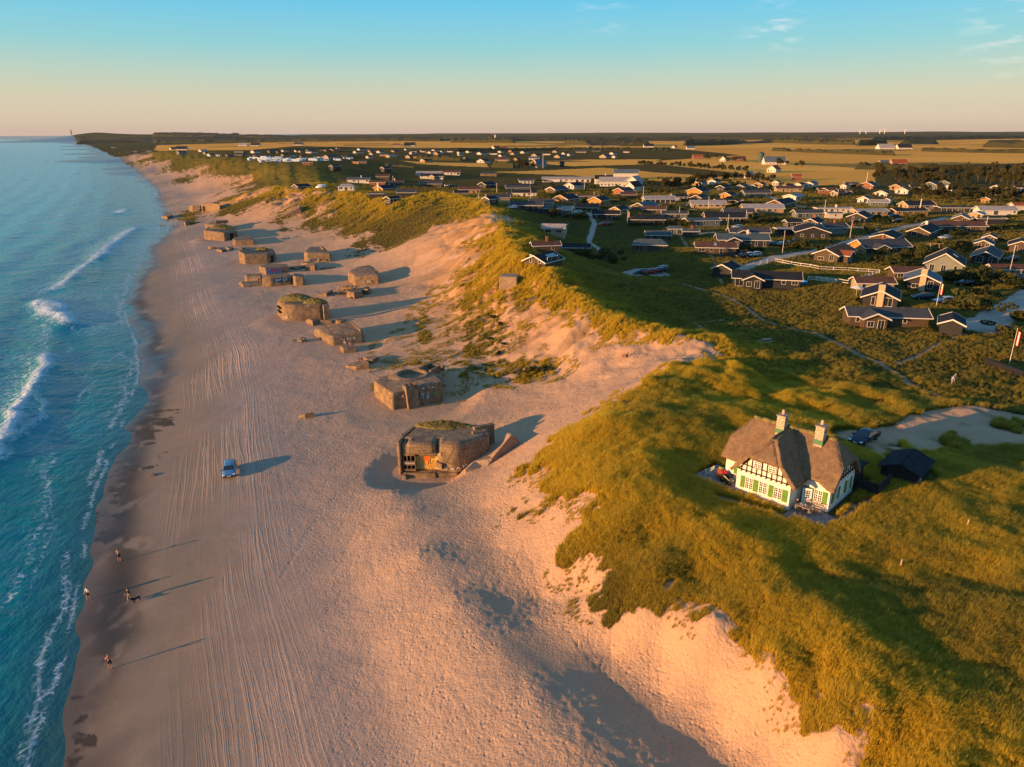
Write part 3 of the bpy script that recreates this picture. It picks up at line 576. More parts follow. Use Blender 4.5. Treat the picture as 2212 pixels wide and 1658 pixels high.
def mat(name,col,rough=.7,var=.12,scale=3,bump=0,metal=0,spec=.3,col2=None,emit=None,vec=None):
    if name in MC: return MC[name]
    t=NT(name); p=t.pos(vec); n=t.noise(scale,p,3)
    c2=col2 or tuple(x*(1-var*2) for x in col); c1=tuple(min(1,x*(1+var)) for x in col)
    t.l(t.mixc(t.rng(n,.35,.65,0,1),c2,c1),t.b.inputs['Base Color'])
    t.b.inputs['Roughness'].default_value=rough; t.b.inputs['Metallic'].default_value=metal; t.b.inputs['Specular IOR Level'].default_value=spec
    if bump: t.bump(t.noise(scale*3,p,3),.6,bump)
    if emit: t.b.inputs['Emission Color'].default_value=(*col,1); t.b.inputs['Emission Strength'].default_value=emit
    MC[name]=t.m; return t.m
def concrete(name='weathered_concrete',base=(.34,.225,.125),dark=(.11,.08,.055),streak=(.52,.44,.35)):
    if name in MC: return MC[name]
    t=NT(name); p=t.pos(); n=t.noise(.8,p,5,.7); n2=t.noise(5,p,3,.7); n3=t.noise(1.6,t.pos((1.4,1.4,.18)),4,.7)
    c=t.mixc(t.rng(n,.35,.65,0,1),dark,base); c=t.mixc(t.rng(n3,.60,.70,0,.75),c,streak); c=t.mixc(t.rng(n3,.40,.30,0,.6),c,dark)
    c=t.mixc(t.math('MULTIPLY',t.rng(n2,.3,.7,0,1),.3),c,(.28,.20,.13))
    w=t.n('ShaderNodeTexWave',wave_type='BANDS',bands_direction='Z'); w.inputs['Scale'].default_value=.75; w.inputs['Distortion'].default_value=.5; t.l(p,w.inputs[0])
    c=t.mixc(t.rng(w.outputs[1],0,.14,.6,0),c,dark); ck=t.n('ShaderNodeTexVoronoi',feature='DISTANCE_TO_EDGE'); t.l(p,ck.inputs['Vector']); ck.inputs['Scale'].default_value=.35; c=t.mixc(t.rng(ck.outputs[0],0,.02,.55,0),c,(.03,.025,.02))
    t.l(c,t.b.inputs['Base Color']); t.b.inputs['Roughness'].default_value=.92; t.b.inputs['Specular IOR Level'].default_value=.15
    t.bump(t.math('ADD',t.math('MULTIPLY',n2,.5),t.math('MULTIPLY',n,1.0)),.8,.14); MC[name]=t.m; return t.m
CON=concrete()
DARK=mat('painted_opening_shade',(.012,.011,.010),.9)  # near-black boxes paint the shade inside the bunker openings
def above(b,v,u):                          # height of the photo point straight over ground point b
    d=ray(u,v); D=math.hypot(b[0],b[1]); return CAMH+d[2]*D/math.hypot(d[0],d[1])
def hull(corners,tops,bev=.45,batter=.035,segs=3,m=None,z0=None,skirt=1.2):
    base=[];top=[]
    for u,vb,vt in corners:
        b=hit(u,vb) if z0 is None else P(u,vb,z0); zt=above(b,vt,u); base.append((b[0],b[1],b[2]-skirt)); top.append([b[0],b[1],zt])
    for u,v,z in tops:
        q=P(u,v,z); base.append((q[0],q[1],min(b_[2] for b_ in base[:len(corners)]))); top.append([q[0],q[1],z])
    cx=sum(p[0] for p in base)/len(base); cy=sum(p[1] for p in base)/len(base)
    for p,b in zip(top,base):
        k=batter*(p[2]-b[2]); d=math.hypot(p[0]-cx,p[1]-cy); p[0]+=(cx-p[0])/d*k; p[1]+=(cy-p[1])/d*k
    bz=min(b[2] for b in base); ar=sum(base[i][0]*base[(i+1)%len(base)][1]-base[(i+1)%len(base)][0]*base[i][1] for i in range(len(base)))
    if ar<0: base=base[::-1]; top=top[::-1]
    o=(cx,cy,bz); n=len(base)
    bm=bmesh.new(); B=[bm.verts.new((p[0]-cx,p[1]-cy,p[2]-bz)) for p in base]; T=[bm.verts.new((p[0]-cx,p[1]-cy,p[2]-bz)) for p in top]
    bm.faces.new(B[::-1]); tf=bm.faces.new(T)
    for i in range(n): bm.faces.new((B[i],B[(i+1)%n],T[(i+1)%n],T[i]))
    es=[e for e in bm.edges if not (e.verts[0] in B and e.verts[1] in B)]
    if bev: bmesh.ops.bevel(bm,geom=es,offset=bev,segments=segs,affect='EDGES',profile=.5,clamp_overlap=True)
    bmesh.ops.triangulate(bm,faces=[f for f in bm.faces if len(f.verts)>4])
    me=bpy.data.meshes.new('shell'); bm.to_mesh(me); bm.free(); me.materials.append(m or CON)
    for p in me.polygons: p.use_smooth=False
    return me,o,[(p[0]-cx,p[1]-cy,p[2]-bz) for p in top]
def turf(parent,cx,cy,z,rx,ry,h,seed=0,name='grass_cap'):
    n,m=22,8; vs=[(cx,cy,z+h)]; fs=[]
    for j in range(1,m+1):
        for i in range(n):
            a=2*math.pi*i/n; k=j/m; w=.75+.5*vnoise(np.array([math.cos(a)*1.5+seed*3.]),np.array([math.sin(a)*1.5]),seed)[0]
            hh=h*(1-k**2)+.22*(random.random()-.5)*(1 if j<m else 0)-(.15 if j==m else 0)
            vs.append((cx+rx*k*w*math.cos(a),cy+ry*k*w*math.sin(a),z+hh))
    fs=[(0,1+i,1+(i+1)%n) for i in range(n)]+[(1+j*n+i,1+(j+1)*n+i,1+(j+1)*n+(i+1)%n,1+j*n+(i+1)%n) for j in range(m-1) for i in range(n)]
    b=MB(); b.add(vs,fs)
    for _ in range(int(rx*ry*26)):
        a=random.random()*6.283; k=math.sqrt(random.random())*.95; x=cx+rx*k*math.cos(a)*.85; y=cy+ry*k*math.sin(a)*.85; zz=z+h*(1-k*k)
        for q in range(3):
            t=random.random()*6.28; l=.25+.3*random.random(); b.add([(x-.04*math.sin(t),y+.04*math.cos(t),zz-.08),(x+.04*math.sin(t),y-.04*math.cos(t),zz-.08),(x+.25*math.cos(t)+.1,y+.25*math.sin(t),zz+l)],[(0,1,2)])
    return b.build(name,GRASSM,parent)
GRASSM=mat('marram_turf',(.22,.16,.04),.9,.3,2.5,.15,col2=(.08,.08,.025))
def textmesh(name,s,size,m,parent,loc,rot,ext=.01,bold=0):
    cu=bpy.data.curves.new(name,'FONT'); cu.body=s; cu.size=size; cu.extrude=ext; cu.offset=bold; cu.align_x='CENTER'; cu.align_y='CENTER'
    t=bpy.data.objects.new(name,cu); dg=bpy.context.evaluated_depsgraph_get(); COL.objects.link(t); dg.update()
    me=bpy.data.meshes.new_from_object(t.evaluated_get(dg)); bpy.data.objects.remove(t); me.materials.clear(); me.materials.append(m)
    o=newobj(name,me,parent); o.location=loc; o.rotation_euler=rot; return o
def squiggle(b,w,h,n,seed):
    r=random.Random(seed); x=-w/2; 
    for k in range(n):
        s=w/n; px,pz=x+s*.5,0; pts=[(px+s*.45*math.cos(a)*(.6+.4*r.random()),pz+h*.5*math.sin(a)*(.5+.5*r.random())) for a in [r.random()*6+j*.9 for j in range(r.choice((5,6,7)))]]
        for p,q in zip(pts[:-1],pts[1:]): b.tube((p[0],0,p[1]),(q[0],0,q[1]),.035*h+.02,n=5)
        x+=s
PW=mat('white_spray_paint',(.62,.58,.56),.7); PB=mat('blue_spray_paint',(.05,.22,.5),.6); PR=mat('red_spray_paint',(.5,.05,.06),.6); PC=mat('pale_blue_spray_paint',(.30,.55,.66),.6); PG=mat('green_spray_paint',(.15,.35,.08),.6); PY=mat('yellow_paint',(.85,.42,.03),.6,.25,2); PO=mat('orange_paint',(.9,.16,.02),.6,.1,2)
BUNK=[]
def blk(name,label,cat,corners,tops,bev=.35,z0=None,batter=.035,group=None,shell='shell'):
    me,o,T=hull(corners,tops,bev,batter,z0=z0); me.name=shell
    e=empty(name,o,0,label,cat,group); s=newobj(shell,me,e); BUNK.append(e); return e,T
def face_frame(T,i,j,off=.05,fz=.5,fx=.5):
    a=Vector(T[i]); b=Vector(T[j]); return a,b
def on_face(parent,T,i,j,down,frac,obj,push=.1):
    a=Vector(T[i]); b=Vector(T[j]); d=(b-a); d.z=0; L=d.length; d.normalize(); n=Vector((d.y,-d.x,0))
    if n.dot(Vector(parent.location)-Vector((0,0,0)))>0: n=-n     # towards the viewer's side of the block
    p=a+(b-a)*frac+n*push; p.z=a.z+(b.z-a.z)*frac-down
    obj.location=p; obj.rotation_euler=(0,0,math.atan2(d.y,d.x)); return obj
# ---- the near bunker with the sun mural
def bunker_mural():
    A=np.array([-15.9,89.3]); ang=rad(-2); e=empty('bunker',(A[0],A[1],1.6),ang,'big concrete bunker with a yellow sun mural in its gun opening','bunker')
    H=5.6
    b=MB()
    def rb(poly,z0,z1,bev,name='wall'):
        bm=bmesh.new(); B=[bm.verts.new((x,y,z0)) for x,y in poly]; T=[bm.verts.new((x,y,z1)) for x,y in poly]; n=len(poly)
        bm.faces.new(B[::-1]); bm.faces.new(T)
        for i in range(n): bm.faces.new((B[i],B[(i+1)%n],T[(i+1)%n],T[i]))
        es=[q for q in bm.edges if not(q.verts[0] in B and q.verts[1] in B)]
        if bev: bmesh.ops.bevel(bm,geom=es,offset=bev,segments=5,affect='EDGES',profile=.5,clamp_overlap=True)
        bmesh.ops.triangulate(bm,faces=[f for f in bm.faces if len(f.verts)>4])
        me=bpy.data.meshes.new(name); bm.to_mesh(me); bm.free(); me.materials.append(CON); return newobj(name,me,e)
    rb([(.65,1.7),(8.3,1.7),(12.6,3.2),(11.9,6.8),(2.2,6.6)],-2.5,H,.3,'rear_wall')
    rb([(-.05,.3),(.5,.2),(.62,3.6),(2.0,6.2),(1.2,6.4),(.0,3.2)],-2.5,H-.1,.28,'side_wall')
    rb([(5.45,.15),(8.4,-.35),(12.55,2.9),(12.3,4.6),(8.0,4.3),(5.45,2.9)],-2.5,H+.05,1.15,'rounded_wall')
    rb([(1.35,-.15),(3.2,-.45),(5.35,-.25),(5.5,2.7),(1.3,2.7)],H-1.55,H+.02,.62,'cowl')
    rb([(.63,.6),(5.4,.6),(5.4,3),(.63,3)],H-1.95,H-.5,.1,'lintel')
    for k,(w,dz) in enumerate(((3.4,.28),(2.5,.55),(1.5,.85))): MB().box(3.35,1.2,H-1.85-dz/2-.05,w,.9-.15*k,.3).build('step',CON,e,bevel=.03)
    s=MB()
    for k in range(5): s.box(5.25-.0*k-.16*k+.1,1.0+.2*k,H-1.6-.28*k,.55,.5+.2*k,.27)
    s.build('stair_step_jamb',CON,e)
    g=MB(); 
    for z in (1.0,2.05,3.35): g.box(1.5,.75,z+.15,1.75,.4,.30 if z!=2.05 else .62)
    for x in (.72,1.22,1.75,2.36): g.box(x,.78,2.3,.10,.32,2.6)
    g.build('window_lattice',CON,e)
    MB().box(1.5,1.25,2.3,1.8,.1,2.7).build('hollow',DARK,e)  # dark sheet painted as the shade behind the lattice
    mur=MB().box(4.0,1.3,2.35,3.2,.2,2.7).build('mural_wall',mat('mural_ground',(.80,.50,.14),.8,.25,1.6),e)
    c=MB(); c.box(3.95,1.16,2.5,.75,.05,1.1); co=c.build('mural_sun',PO,mur); MB().box(3.85,1.11,2.15,.45,.05,.5).build('mural_square',PY,mur)
    r=MB(); 
    for k in range(22):
        a=2*math.pi*k/22; l=1.25+.3*random.random(); r.box(3.95+math.cos(a)*(.62+l*.3),1.165,2.45+math.sin(a)*(.68+l*.22),l*.52,.03,.07,ry=-a)
    r.build('mural_rays',PY,mur)
    w=MB(); 
    for k in range(20): a=rad(100+k*9); w.box(3.95+1.3*math.cos(a),1.17,2.45+1.05*math.sin(a),.13,.03,.12,ry=random.random())
    w.build('mural_lettering',PW,mur)
    textmesh('graffiti','CHARMAIN',.30,PW,e,(1.5,.54,2.2),(rad(90),0,0),.01,.006)
    pr=MB(); pr.box(3.1,-.6,.25,4.4,.35,2.2); pr.box(1.1,-.9,.2,.5,.9,2.0); pr.box(5.2,-.1,.3,.4,1.3,2.0); pr.build('parapet',CON,e,bevel=.08)
    MB().box(6.9,-.1,.2,2.9,.9,2.3).build('plinth',CON,e,bevel=.12)
    MB().add([(5.35,.05,1.9),(6.2,-.42,1.65),(6.2,-.42,2.6),(5.35,.05,2.75),(5.5,.6,1.9),(6.25,.2,1.65),(6.25,.2,2.6),(5.5,.6,2.75)],[(0,1,2,3),(1,5,6,2),(5,4,7,6),(4,0,3,7),(3,2,6,7),(0,4,5,1)]).build('broken_jamb',CON,e)
    q=MB(); q.M=Matrix.Translation((7.6,-.28,1.9)); squiggle(q,2.6,.6,3,4); q.build('graffiti',PW,e)
    q=MB(); q.M=Matrix.Translation((6.05,-.1,3.9))@Matrix.Rotation(rad(-8),4,'Z'); squiggle(q,.5,.9,1,8); q.build('graffiti',PW,e)
    q=MB(); q.M=Matrix.Translation((9.35,.38,2.0))@Matrix.Rotation(rad(40),4,'Z'); squiggle(q,.9,.8,1,9); q.build('graffiti',PC,e)
    v=MB(); v.tube((10.3,3.2,H-.1),(10.3,3.2,H+.45),.25,.2); v.build('vent',CON,e)
    turf(e,5.6,6.0,H-.05,4.6,1.5,.65,1)
    MB().box(11.6,5.6,3.4,3.2,.7,H-.4,rz=rad(30)).build('wing_wall',CON,e,bevel=.1)
    # fallen slab leaning against it
    def W(u,v,z): p=P(u,v,z); return Vector(p)
    A=Vector(P(1050,1012,4.2)); F_=Vector(P(1128,963,5.6))
    def vp(u,v,off):      # where the sight line meets the upright plane through A and F, moved back by off
        d=Vector(ray(u,v)); n=Vector((-(F_.y-A.y),F_.x-A.x,0)).normalized(); o_=Vector(CAM); t_=((A+n*off-o_).dot(n))/d.dot(n); return o_+d*t_
    n_=Vector((-(F_.y-A.y),F_.x-A.x,0)).normalized()
    ridge=[A,vp(1063,990,0),vp(1085,963,0),vp(1104,940,0),vp(1111,941,0),vp(1119,950,0),F_]
    back=[vp(1006,1014,1.2),vp(1026,996,2.0),vp(1056,984,2.2),vp(1080,962,2.4),vp(1094,938,2.6),F_+n_*2.6+Vector((-.4,0,1.2)),F_+n_*2.6]
    se=empty('fallen_slab',(A.x,A.y,2.5),0,'thick curved wedge of broken concrete at the right end of the mural bunker','slab')
    N_=len(ridge); top=[p-se.location for p in ridge]+[p-se.location for p in back]; bot=[Vector((p.x,p.y,-1.0)) for p in top]
    fs=[(i,i+1,N_+i+1,N_+i) for i in range(N_-1)]+[(2*N_+i,2*N_+i+1,i+1,i) for i in range(N_-1)]+[(N_+i,N_+i+1,3*N_+i+1,3*N_+i) for i in range(N_-1)]+[(2*N_,0,N_,3*N_),(N_-1,3*N_-1,4*N_-1,2*N_-1)]
    b=MB(); b.add(top+bot,fs); b.build('slab_body',concrete('pale_concrete',(.40,.29,.19),(.24,.17,.12),(.5,.42,.35)),se)
    BUNK.append(e)
bunker_mural()
# ---- second bunker with the round open gun pit
e2,T2=blk('bunker','concrete bunker with a round open gun pit on its roof and a slotted pillar','bunker',[(806.8,855,823),(848,886.7,850),(959,867.6,822)],[(930,797,5.2),(872,795,5.4)],.35,z0=2.6)
q=P(890,807,6.1); cx,cy=q[0]-e2.location.x,q[1]-e2.location.y; zt=6.1-e2.location.z
b=MB(); n=40
def ringv(r,z,sx=1): return [(cx+r*math.cos(2*math.pi*i/n),cy+r*math.sin(2*math.pi*i/n),z) for i in range(n)]
R_=[ringv(5.6,zt-1.55),ringv(4.3,zt-.62),ringv(3.1,zt-.05),ringv(2.75,zt),ringv(2.45,zt-.03),ringv(2.4,zt-.95)]
vs=sum(R_,[]); fs=[(k*n+i,k*n+(i+1)%n,(k+1)*n+(i+1)%n,(k+1)*n+i) for k in range(len(R_)-1) for i in range(n)]+[tuple(range(5*n,6*n))]
b.add(vs,fs); b.build('gun_pit',CON,e2,True)
b=MB(); b.box(cx+1.6,cy+4.2,zt-.45,.5,3.4,1.2,rz=rad(-28)); b.box(cx+3.9,cy+2.6,zt-.35,.5,3.2,1.25,rz=rad(-28)); b.box(cx+4.0,cy+5.2,zt-.5,3.2,.5,1.1,rz=rad(-25)); b.build('entrance_parapet',CON,e2,bevel=.06)
A=P(884.5,885,2.6); B_=P(911,880,2.6); d=math.atan2(B_[1]-A[1],B_[0]-A[0])
b=MB(); b.M=Matrix.Translation(Vector((A[0],A[1],1.9))-e2.location)@Matrix.Rotation(d,4,'Z')@Matrix.Rotation(rad(-4),4,'X')@Matrix.Rotation(rad(-4),4,'Y')
b.box(1.05,.15,2.4,2.1,.3,4.8); b.box(1.05,1.5,2.4,2.1,.3,4.8); b.box(.15,.83,2.4,.3,1.1,4.8); b.box(1.95,.83,2.4,.3,1.1,4.8); b.box(1.05,.83,4.35,.2,1.1,.8); b.box(1.05,.83,2,1.5,1.05,3.6)
b.build('slotted_pillar',CON,e2)
for i,(f,dn,w,h,nn,m_,sd_) in enumerate(((.62,1.9,1.8,1.6,2,PC,3),(.85,2.0,1.4,1.4,1,PG,5),(.25,1.0,1.3,.6,2,PW,6),(.7,.6,2.5,.4,3,PW,7))):
    b=MB(); squiggle(b,w,h,nn,sd_); on_face(e2,T2,1 if T2 else 0,2,dn,f,b.build('graffiti',m_,e2),.25)
# the rest of the belt
def simple(name,label,cat,c,t,bev=.35,**k): return blk(name,label,cat,c,t,bev,**k)
e3,T3=simple('bunker','low flat-roofed bunker with a raised rim along its right edge, behind the gun pit','bunker',[(677.5,724,709),(717.6,747.4,728),(789.6,740.3,717)],[(752,692,5.6),(722,690,5.6)],.55)
q=P(768,704,5.5); b=MB(); b.box(0,0,0,.5,9,.5); o=b.build('rim',CON,e3,bevel=.08); o.location=Vector((q[0],q[1],5.35))-e3.location; o.rotation_euler=(0,0,rad(28))
q=P(736,692,5.8); b=MB(); b.tube((0,0,-.6),(0,0,.4),1.3,1.1,12); b.box(-3.2,.2,-.1,2.2,1.0,.7); o=b.build('hatch',CON,e3); o.location=Vector((q[0],q[1],5.6))-e3.location
b=MB(); squiggle(b,4,.7,3,11); on_face(e3,T3,1,2,.9,.5,b.build('graffiti',PW,e3),.4)
e4,T4=simple('bunker','tall rounded bunker with two grass mounds on its roof and a corner pillar','bunker',[(598,680,653),(611,692,657),(634,694,657),(700,691,656),(714,680,650)],[(690,641,7.2),(612,639,7.2)],.8)
z4=max(t[2] for t in T4); cx4=sum(t[0] for t in T4)/7; cy4=sum(t[1] for t in T4)/7
turf(e4,cx4-1.5,cy4+1.6,z4-.35,4.3,2.6,1.2,2); turf(e4,cx4+4.3,cy4-1.4,z4-.5,2.8,1.6,.9,3)
q=hit(703,693); b=MB(); b.box(0,0,2.1,1.5,1.8,6.2); o=b.build('pillar',CON,e4,bevel=.1); o.location=Vector((q[0]+.5,q[1]-.2,q[2]-1))-e4.location; o.rotation_euler=(0,0,rad(20))
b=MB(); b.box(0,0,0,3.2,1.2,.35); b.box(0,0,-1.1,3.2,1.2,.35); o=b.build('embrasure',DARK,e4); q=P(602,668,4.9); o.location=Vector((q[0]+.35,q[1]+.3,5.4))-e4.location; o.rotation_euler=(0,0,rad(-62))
b=MB(); squiggle(b,1.4,.9,1,12); on_face(e4,T4,1,2,3.2,.5,b.build('graffiti',PW,e4),.3)
e5,T5=simple('bunker','square bunker with a dark doorway on its right side, in a sand hollow','bunker',[(517,567.6,540),(529,571.6,550),(581,569.8,549),(598,562,544)],[(590,536,6.3),(530,533,6.3)],.5)
z5=max(t[2] for t in T5); turf(e5,1.5,1,z5-.5,2.6,1.2,.7,4)
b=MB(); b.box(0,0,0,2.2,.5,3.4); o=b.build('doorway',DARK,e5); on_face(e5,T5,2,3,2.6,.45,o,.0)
q=P(515,541,6.3); b=MB(); b.box(0,0,0,1.6,2.6,1.1); o=b.build('roof_lip',CON,e5,bevel=.2); o.location=Vector((q[0]+1.2,q[1]+.3,z5+e5.location.z-.4))-e5.location
e6,T6=simple('bunker','round-cornered concrete bunker with thick grass growing on its roof, near the water','bunker',[(442,518,496),(487,521,503),(515,514,498)],[(497,490,5.4),(448,489,5.4)],.8)
z6=max(t[2] for t in T6); turf(e6,.5,1,z6-.6,6.5,3.2,1.4,5)
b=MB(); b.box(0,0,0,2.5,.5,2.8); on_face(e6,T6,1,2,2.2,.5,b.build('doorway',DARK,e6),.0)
e7,T7=simple('bunker','bare concrete bunker with a stepped roof, just behind the grass-roofed bunker near the water','bunker',[(443,499,484),(470,501,489),(494,500,489)],[(487,475.5,6),(460,476,6)],.8)
z7=max(t[2] for t in T7); MB().box(1.5,2,z7-.1,6,3.5,1.2,rz=.4).build('roof_step',CON,e7,bevel=.2)
e8,T8=simple('bunker','long low concrete block with rounded shoulders between two big bunkers near the tracks','bunker',[(503,528.5,515),(507.4,531.6,519),(551.4,529,519)],[(541,508,4.4),(505,512.5,4.2)],.5)
MB().box(3.5,1.5,max(t[2] for t in T8)+.1,.6,5.5,.5,rz=.35).build('roof_rib',CON,e8,bevel=.08)
e9,T9=simple('bunker','bunker with blue and red graffiti along its shaded front below a sand bank','bunker',[(657,563,543),(663.4,567.6,546),(716.8,565,546)],[(700,532,6),(668,532,6)],.7)
for k,m_ in enumerate((PB,PB,PC,PR,PG)):
    b=MB(); squiggle(b,1.7,1.2,1,20+k); on_face(e9,T9,1,2,2.6,.12+.17*k,b.build('graffiti',m_,e9),.35)
MB().box(2.5,1.5,max(t[2] for t in T9)+.1,.6,7,.6,rz=.4).build('roof_rib',CON,e9,bevel=.08)
e10,T10=simple('bunker','bunker with a sloping roof and one tilted rim, beside the heap of wooden poles','bunker',[(751,607,586),(766.5,617.5,598),(821.6,614,593)],[(800.5,571,6.8),(769,575,6.8)],.7)
b=MB(); b.box(0,0,0,.6,9,.6); o=b.build('roof_rib',CON,e10,bevel=.08); q=P(809,581,6.5); o.location=Vector((q[0],q[1],6.3))-e10.location; o.rotation_euler=(0,0,rad(22))
b=MB(); squiggle(b,3.5,.9,3,31); on_face(e10,T10,1,2,1.8,.5,b.build('graffiti',PW,e10),.35)
e11,T11=simple('concrete_block','oblong concrete block painted with a blue panel and pink red lettering','block',[(560,587,575),(575,594.5,578.5),(624,589,575)],[(620.6,569.5,4.3),(575,570,4.3)],.12)
b=MB(); b.box(0,0,0,4.8,.06,1.5); o=on_face(e11,T11,1,2,1.25,.38,b.build('blue_panel',PB,e11),.14)
t=textmesh('graffiti','LINER',1.35,PR,e11,(0,0,0),(0,0,0),.02,.03); on_face(e11,T11,1,2,1.15,.38,t,.22); t.rotation_euler=(rad(90),0,t.rotation_euler[2])
e12,T12=simple('concrete_block','long low concrete block with pale blue tangled graffiti on its front','block',[(567,619,600),(586,619.5,597),(630,615,595)],[(625,590,4),(577,592,4)],.3)
b=MB(); b.box(0,0,0,5,.05,1.4); on_face(e12,T12,1,2,1.3,.55,b.build('dark_panel',mat('navy_paint',(.03,.07,.14),.6),e12),.2)
b=MB(); squiggle(b,4,1.0,4,41); on_face(e12,T12,1,2,1.3,.55,b.build('graffiti',PC,e12),.3)
simple('concrete_block','upright concrete block at the right end of the long graffiti block','block',[(629,612,594),(638,618,596.5),(659,617,598)],[(656,592,4.5),(636,590,4.5)],.5)
e13,T13=simple('concrete_block','small rounded concrete block with white lettering, standing on a cracked slab','block',[(529,607,594),(533,611,598),(566,609,596)],[(566,590.5,4),(533,590.5,4)],.4)
b=MB(); squiggle(b,2.4,.7,3,51); on_face(e13,T13,1,2,1.0,.55,b.build('graffiti',PW,e13),.3)
simple('concrete_slab','cracked flat concrete slab under the small white-lettered block','slab',[(515,613,611),(526,621.5,618.5),(571,617,614)],[(562,607,2.9),(520,608,2.9)],.1)
simple('bunker','small concrete bunker standing apart to the left of the farthest bunker','bunker',[(408.7,456.5,446),(424,457.5,446.5),(431,454,445)],[(430,443,6),(414,443,6)],.3)
eN,TN=simple('bunker','farthest bunker on the beach, with two dark openings, at the tip of the grassy headland','bunker',[(432.7,455.5,443),(455,457,438.5),(475.4,454,441)],[(470,437,7.5),(445,438,7.5)],.3)
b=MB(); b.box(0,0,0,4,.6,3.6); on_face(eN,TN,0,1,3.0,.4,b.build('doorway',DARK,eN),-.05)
q=P(629,468,7); eT=empty('bunker',(q[0],q[1],5.0),rad(12),'tilted concrete bunker slumped against the foot of the grassy cliff','bunker'); MB().box(0,3,2.0,13,7,5.0,ry=rad(-24)).build('shell',CON,eT,bevel=.6,segs=3)
simple('concrete_cube','small concrete cube with two people sitting on it','block',[(733.6,756,747.5),(741,763.4,752),(771,761,750)],[(763,740.5,3.7),(739,741.5,3.7)],.2)
simple('broken_slab','sloping broken concrete slab with people resting on it, in front of the gun pit bunker','slab',[(745,793,790),(769,800.7,792),(799,797,783)],[(792,777,3.7),(765,781,3.4)],.08)
simple('broken_slab','raised corner of broken concrete behind the sloping slab where people rest','slab',[(795,785,777.5),(806,786,778),(817.5,779.5,770.5)],[(812,767,3.8),(784,771,3.4)],.08)
simple('concrete_block','mossy chunk of concrete at the foot of the tall rounded bunker','block',[(661,698,690),(675.5,704.7,694),(693.5,700,691)],[(689,687.5,3.8),(668,688,3.8)],.12)
simple('concrete_block','squarish concrete block in the middle of a pile of broken slabs','block',[(659.7,584.6,576),(681,585.5,573),(684,578,568)],[(680,566,4),(664,568,4)],.1)
e18,T18=simple('concrete_block','concrete block with a small square hole low in its side, beside the heap of poles','block',[(748.7,641.5,629),(765.6,646,632),(784,642.4,629)],[(782,624,4.2),(753,624.5,4.2)],.12)
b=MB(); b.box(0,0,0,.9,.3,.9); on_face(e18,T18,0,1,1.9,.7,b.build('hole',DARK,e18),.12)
simple('broken_block','tilted wedge of concrete to the right of the block with the square hole','block',[(772,632,625),(795,637,624),(803,634,625)],[(797,618,4.6),(778,622,3.6)],.1)
simple('broken_slab','sloping slab of concrete to the left of the heap of wooden poles','slab',[(683,641,638),(706,641,633),(720,634,626)],[(718,623.5,3.6),(697,631,3.3)],.08)
for lab,cs,ts in (('flat sunken slab to the right of the pile of broken slabs',[(692,582,579),(700,583,580),(725,579,577)],[(724,576,3.3),(694,578,3.3)]),
 ('thin slab lying askew at the left of the pile of broken slabs',[(625,581,577),(640,584,579),(660,579,575)],[(658,573,3.6),(632,575,3.6)]),
 ('narrow broken beam on top of the pile of slabs below the graffiti bunker',[(650,572,568),(664,575,569),(676,571,566)],[(672,564,3.9),(654,565,3.9)]),
 ('dark flat slab nearest the tyre tracks, left of the square bunker',[(449,537,534),(456,539,535.5),(469,538,534.5)],[(466,532,2.9),(451,532,2.9)]),
 ('low broken slab just left of the square bunker',[(467,543,539.5),(480,545.5,542),(491,542,539)],[(487,536,2.9),(471,537,2.9)]),
 ('thin broken slab against the left wall of the square bunker',[(484,539,537),(498,541,538),(506,538,535)],[(502,533,2.9),(488,534,2.9)]),
 ('long low wreck of concrete at the edge of the water',[(349,471,467),(362,474,468),(373,470,464)],[(370,462,1.3),(352,465,1.0)]),
 ('small concrete wedge alone on the sand beyond the grass-roofed bunkers',[(397,484,481),(405,486,481),(411,482,478)],[(408,477,3.4),(400,480,2.8)]),
 ('small buried wedge of concrete alone in the open sand to the right of the tracks',[(645,903,899),(660,905,894),(683,901,895)],[(676,890,3.4),(652,894,2.9)])):
    simple('broken_slab',lab,'slab',cs,ts,.05)
for lab,u,v,s in (('rounded boulder in a small hollow of the open beach',653,737,1.1),('small stone lying beside the rounded boulder in the hollow',635,737,.5),('pale stone on the sand left of the walkers, near the dark seaweed',331,1027,.42),('small stone on the bare sand below the big beach sandbank',275*1.0+245,612,.5),
  ('loose rock near the gully of the bay dunes',906,700,.8),('small rock on the sand beyond the rounded boulder',640,512,.6)):
    q=hit(u,v); b=MB(); b.sph((0,0,0),s,.6,9,6); me=b.mesh('boulder',mat('beach_rock',(.22,.16,.11),.9,.3,3,.05))
    for vv in me.vertices: vv.co*=.75+.5*random.random()
    o=newobj('boulder',me); o.location=(q[0],q[1],q[2]+s*.15); tag(o,lab,'rock')
# block set in the cliff top
q=hit(1093,628); ec=empty('cliff_bunker',(q[0],q[1],q[2]-1),rad(8),'small concrete bunker sticking out of the grassy cliff edge','bunker')
MB().box(1.2,2.0,2.2,4.2,4.2,4.2,rz=rad(-20)).build('shell',concrete('pale_concrete'),ec,bevel=.1); MB().box(4.5,2.2,2.4,1.2,2.5,2.6,rz=.5).build('side_block',concrete('pale_concrete'),ec,bevel=.08)
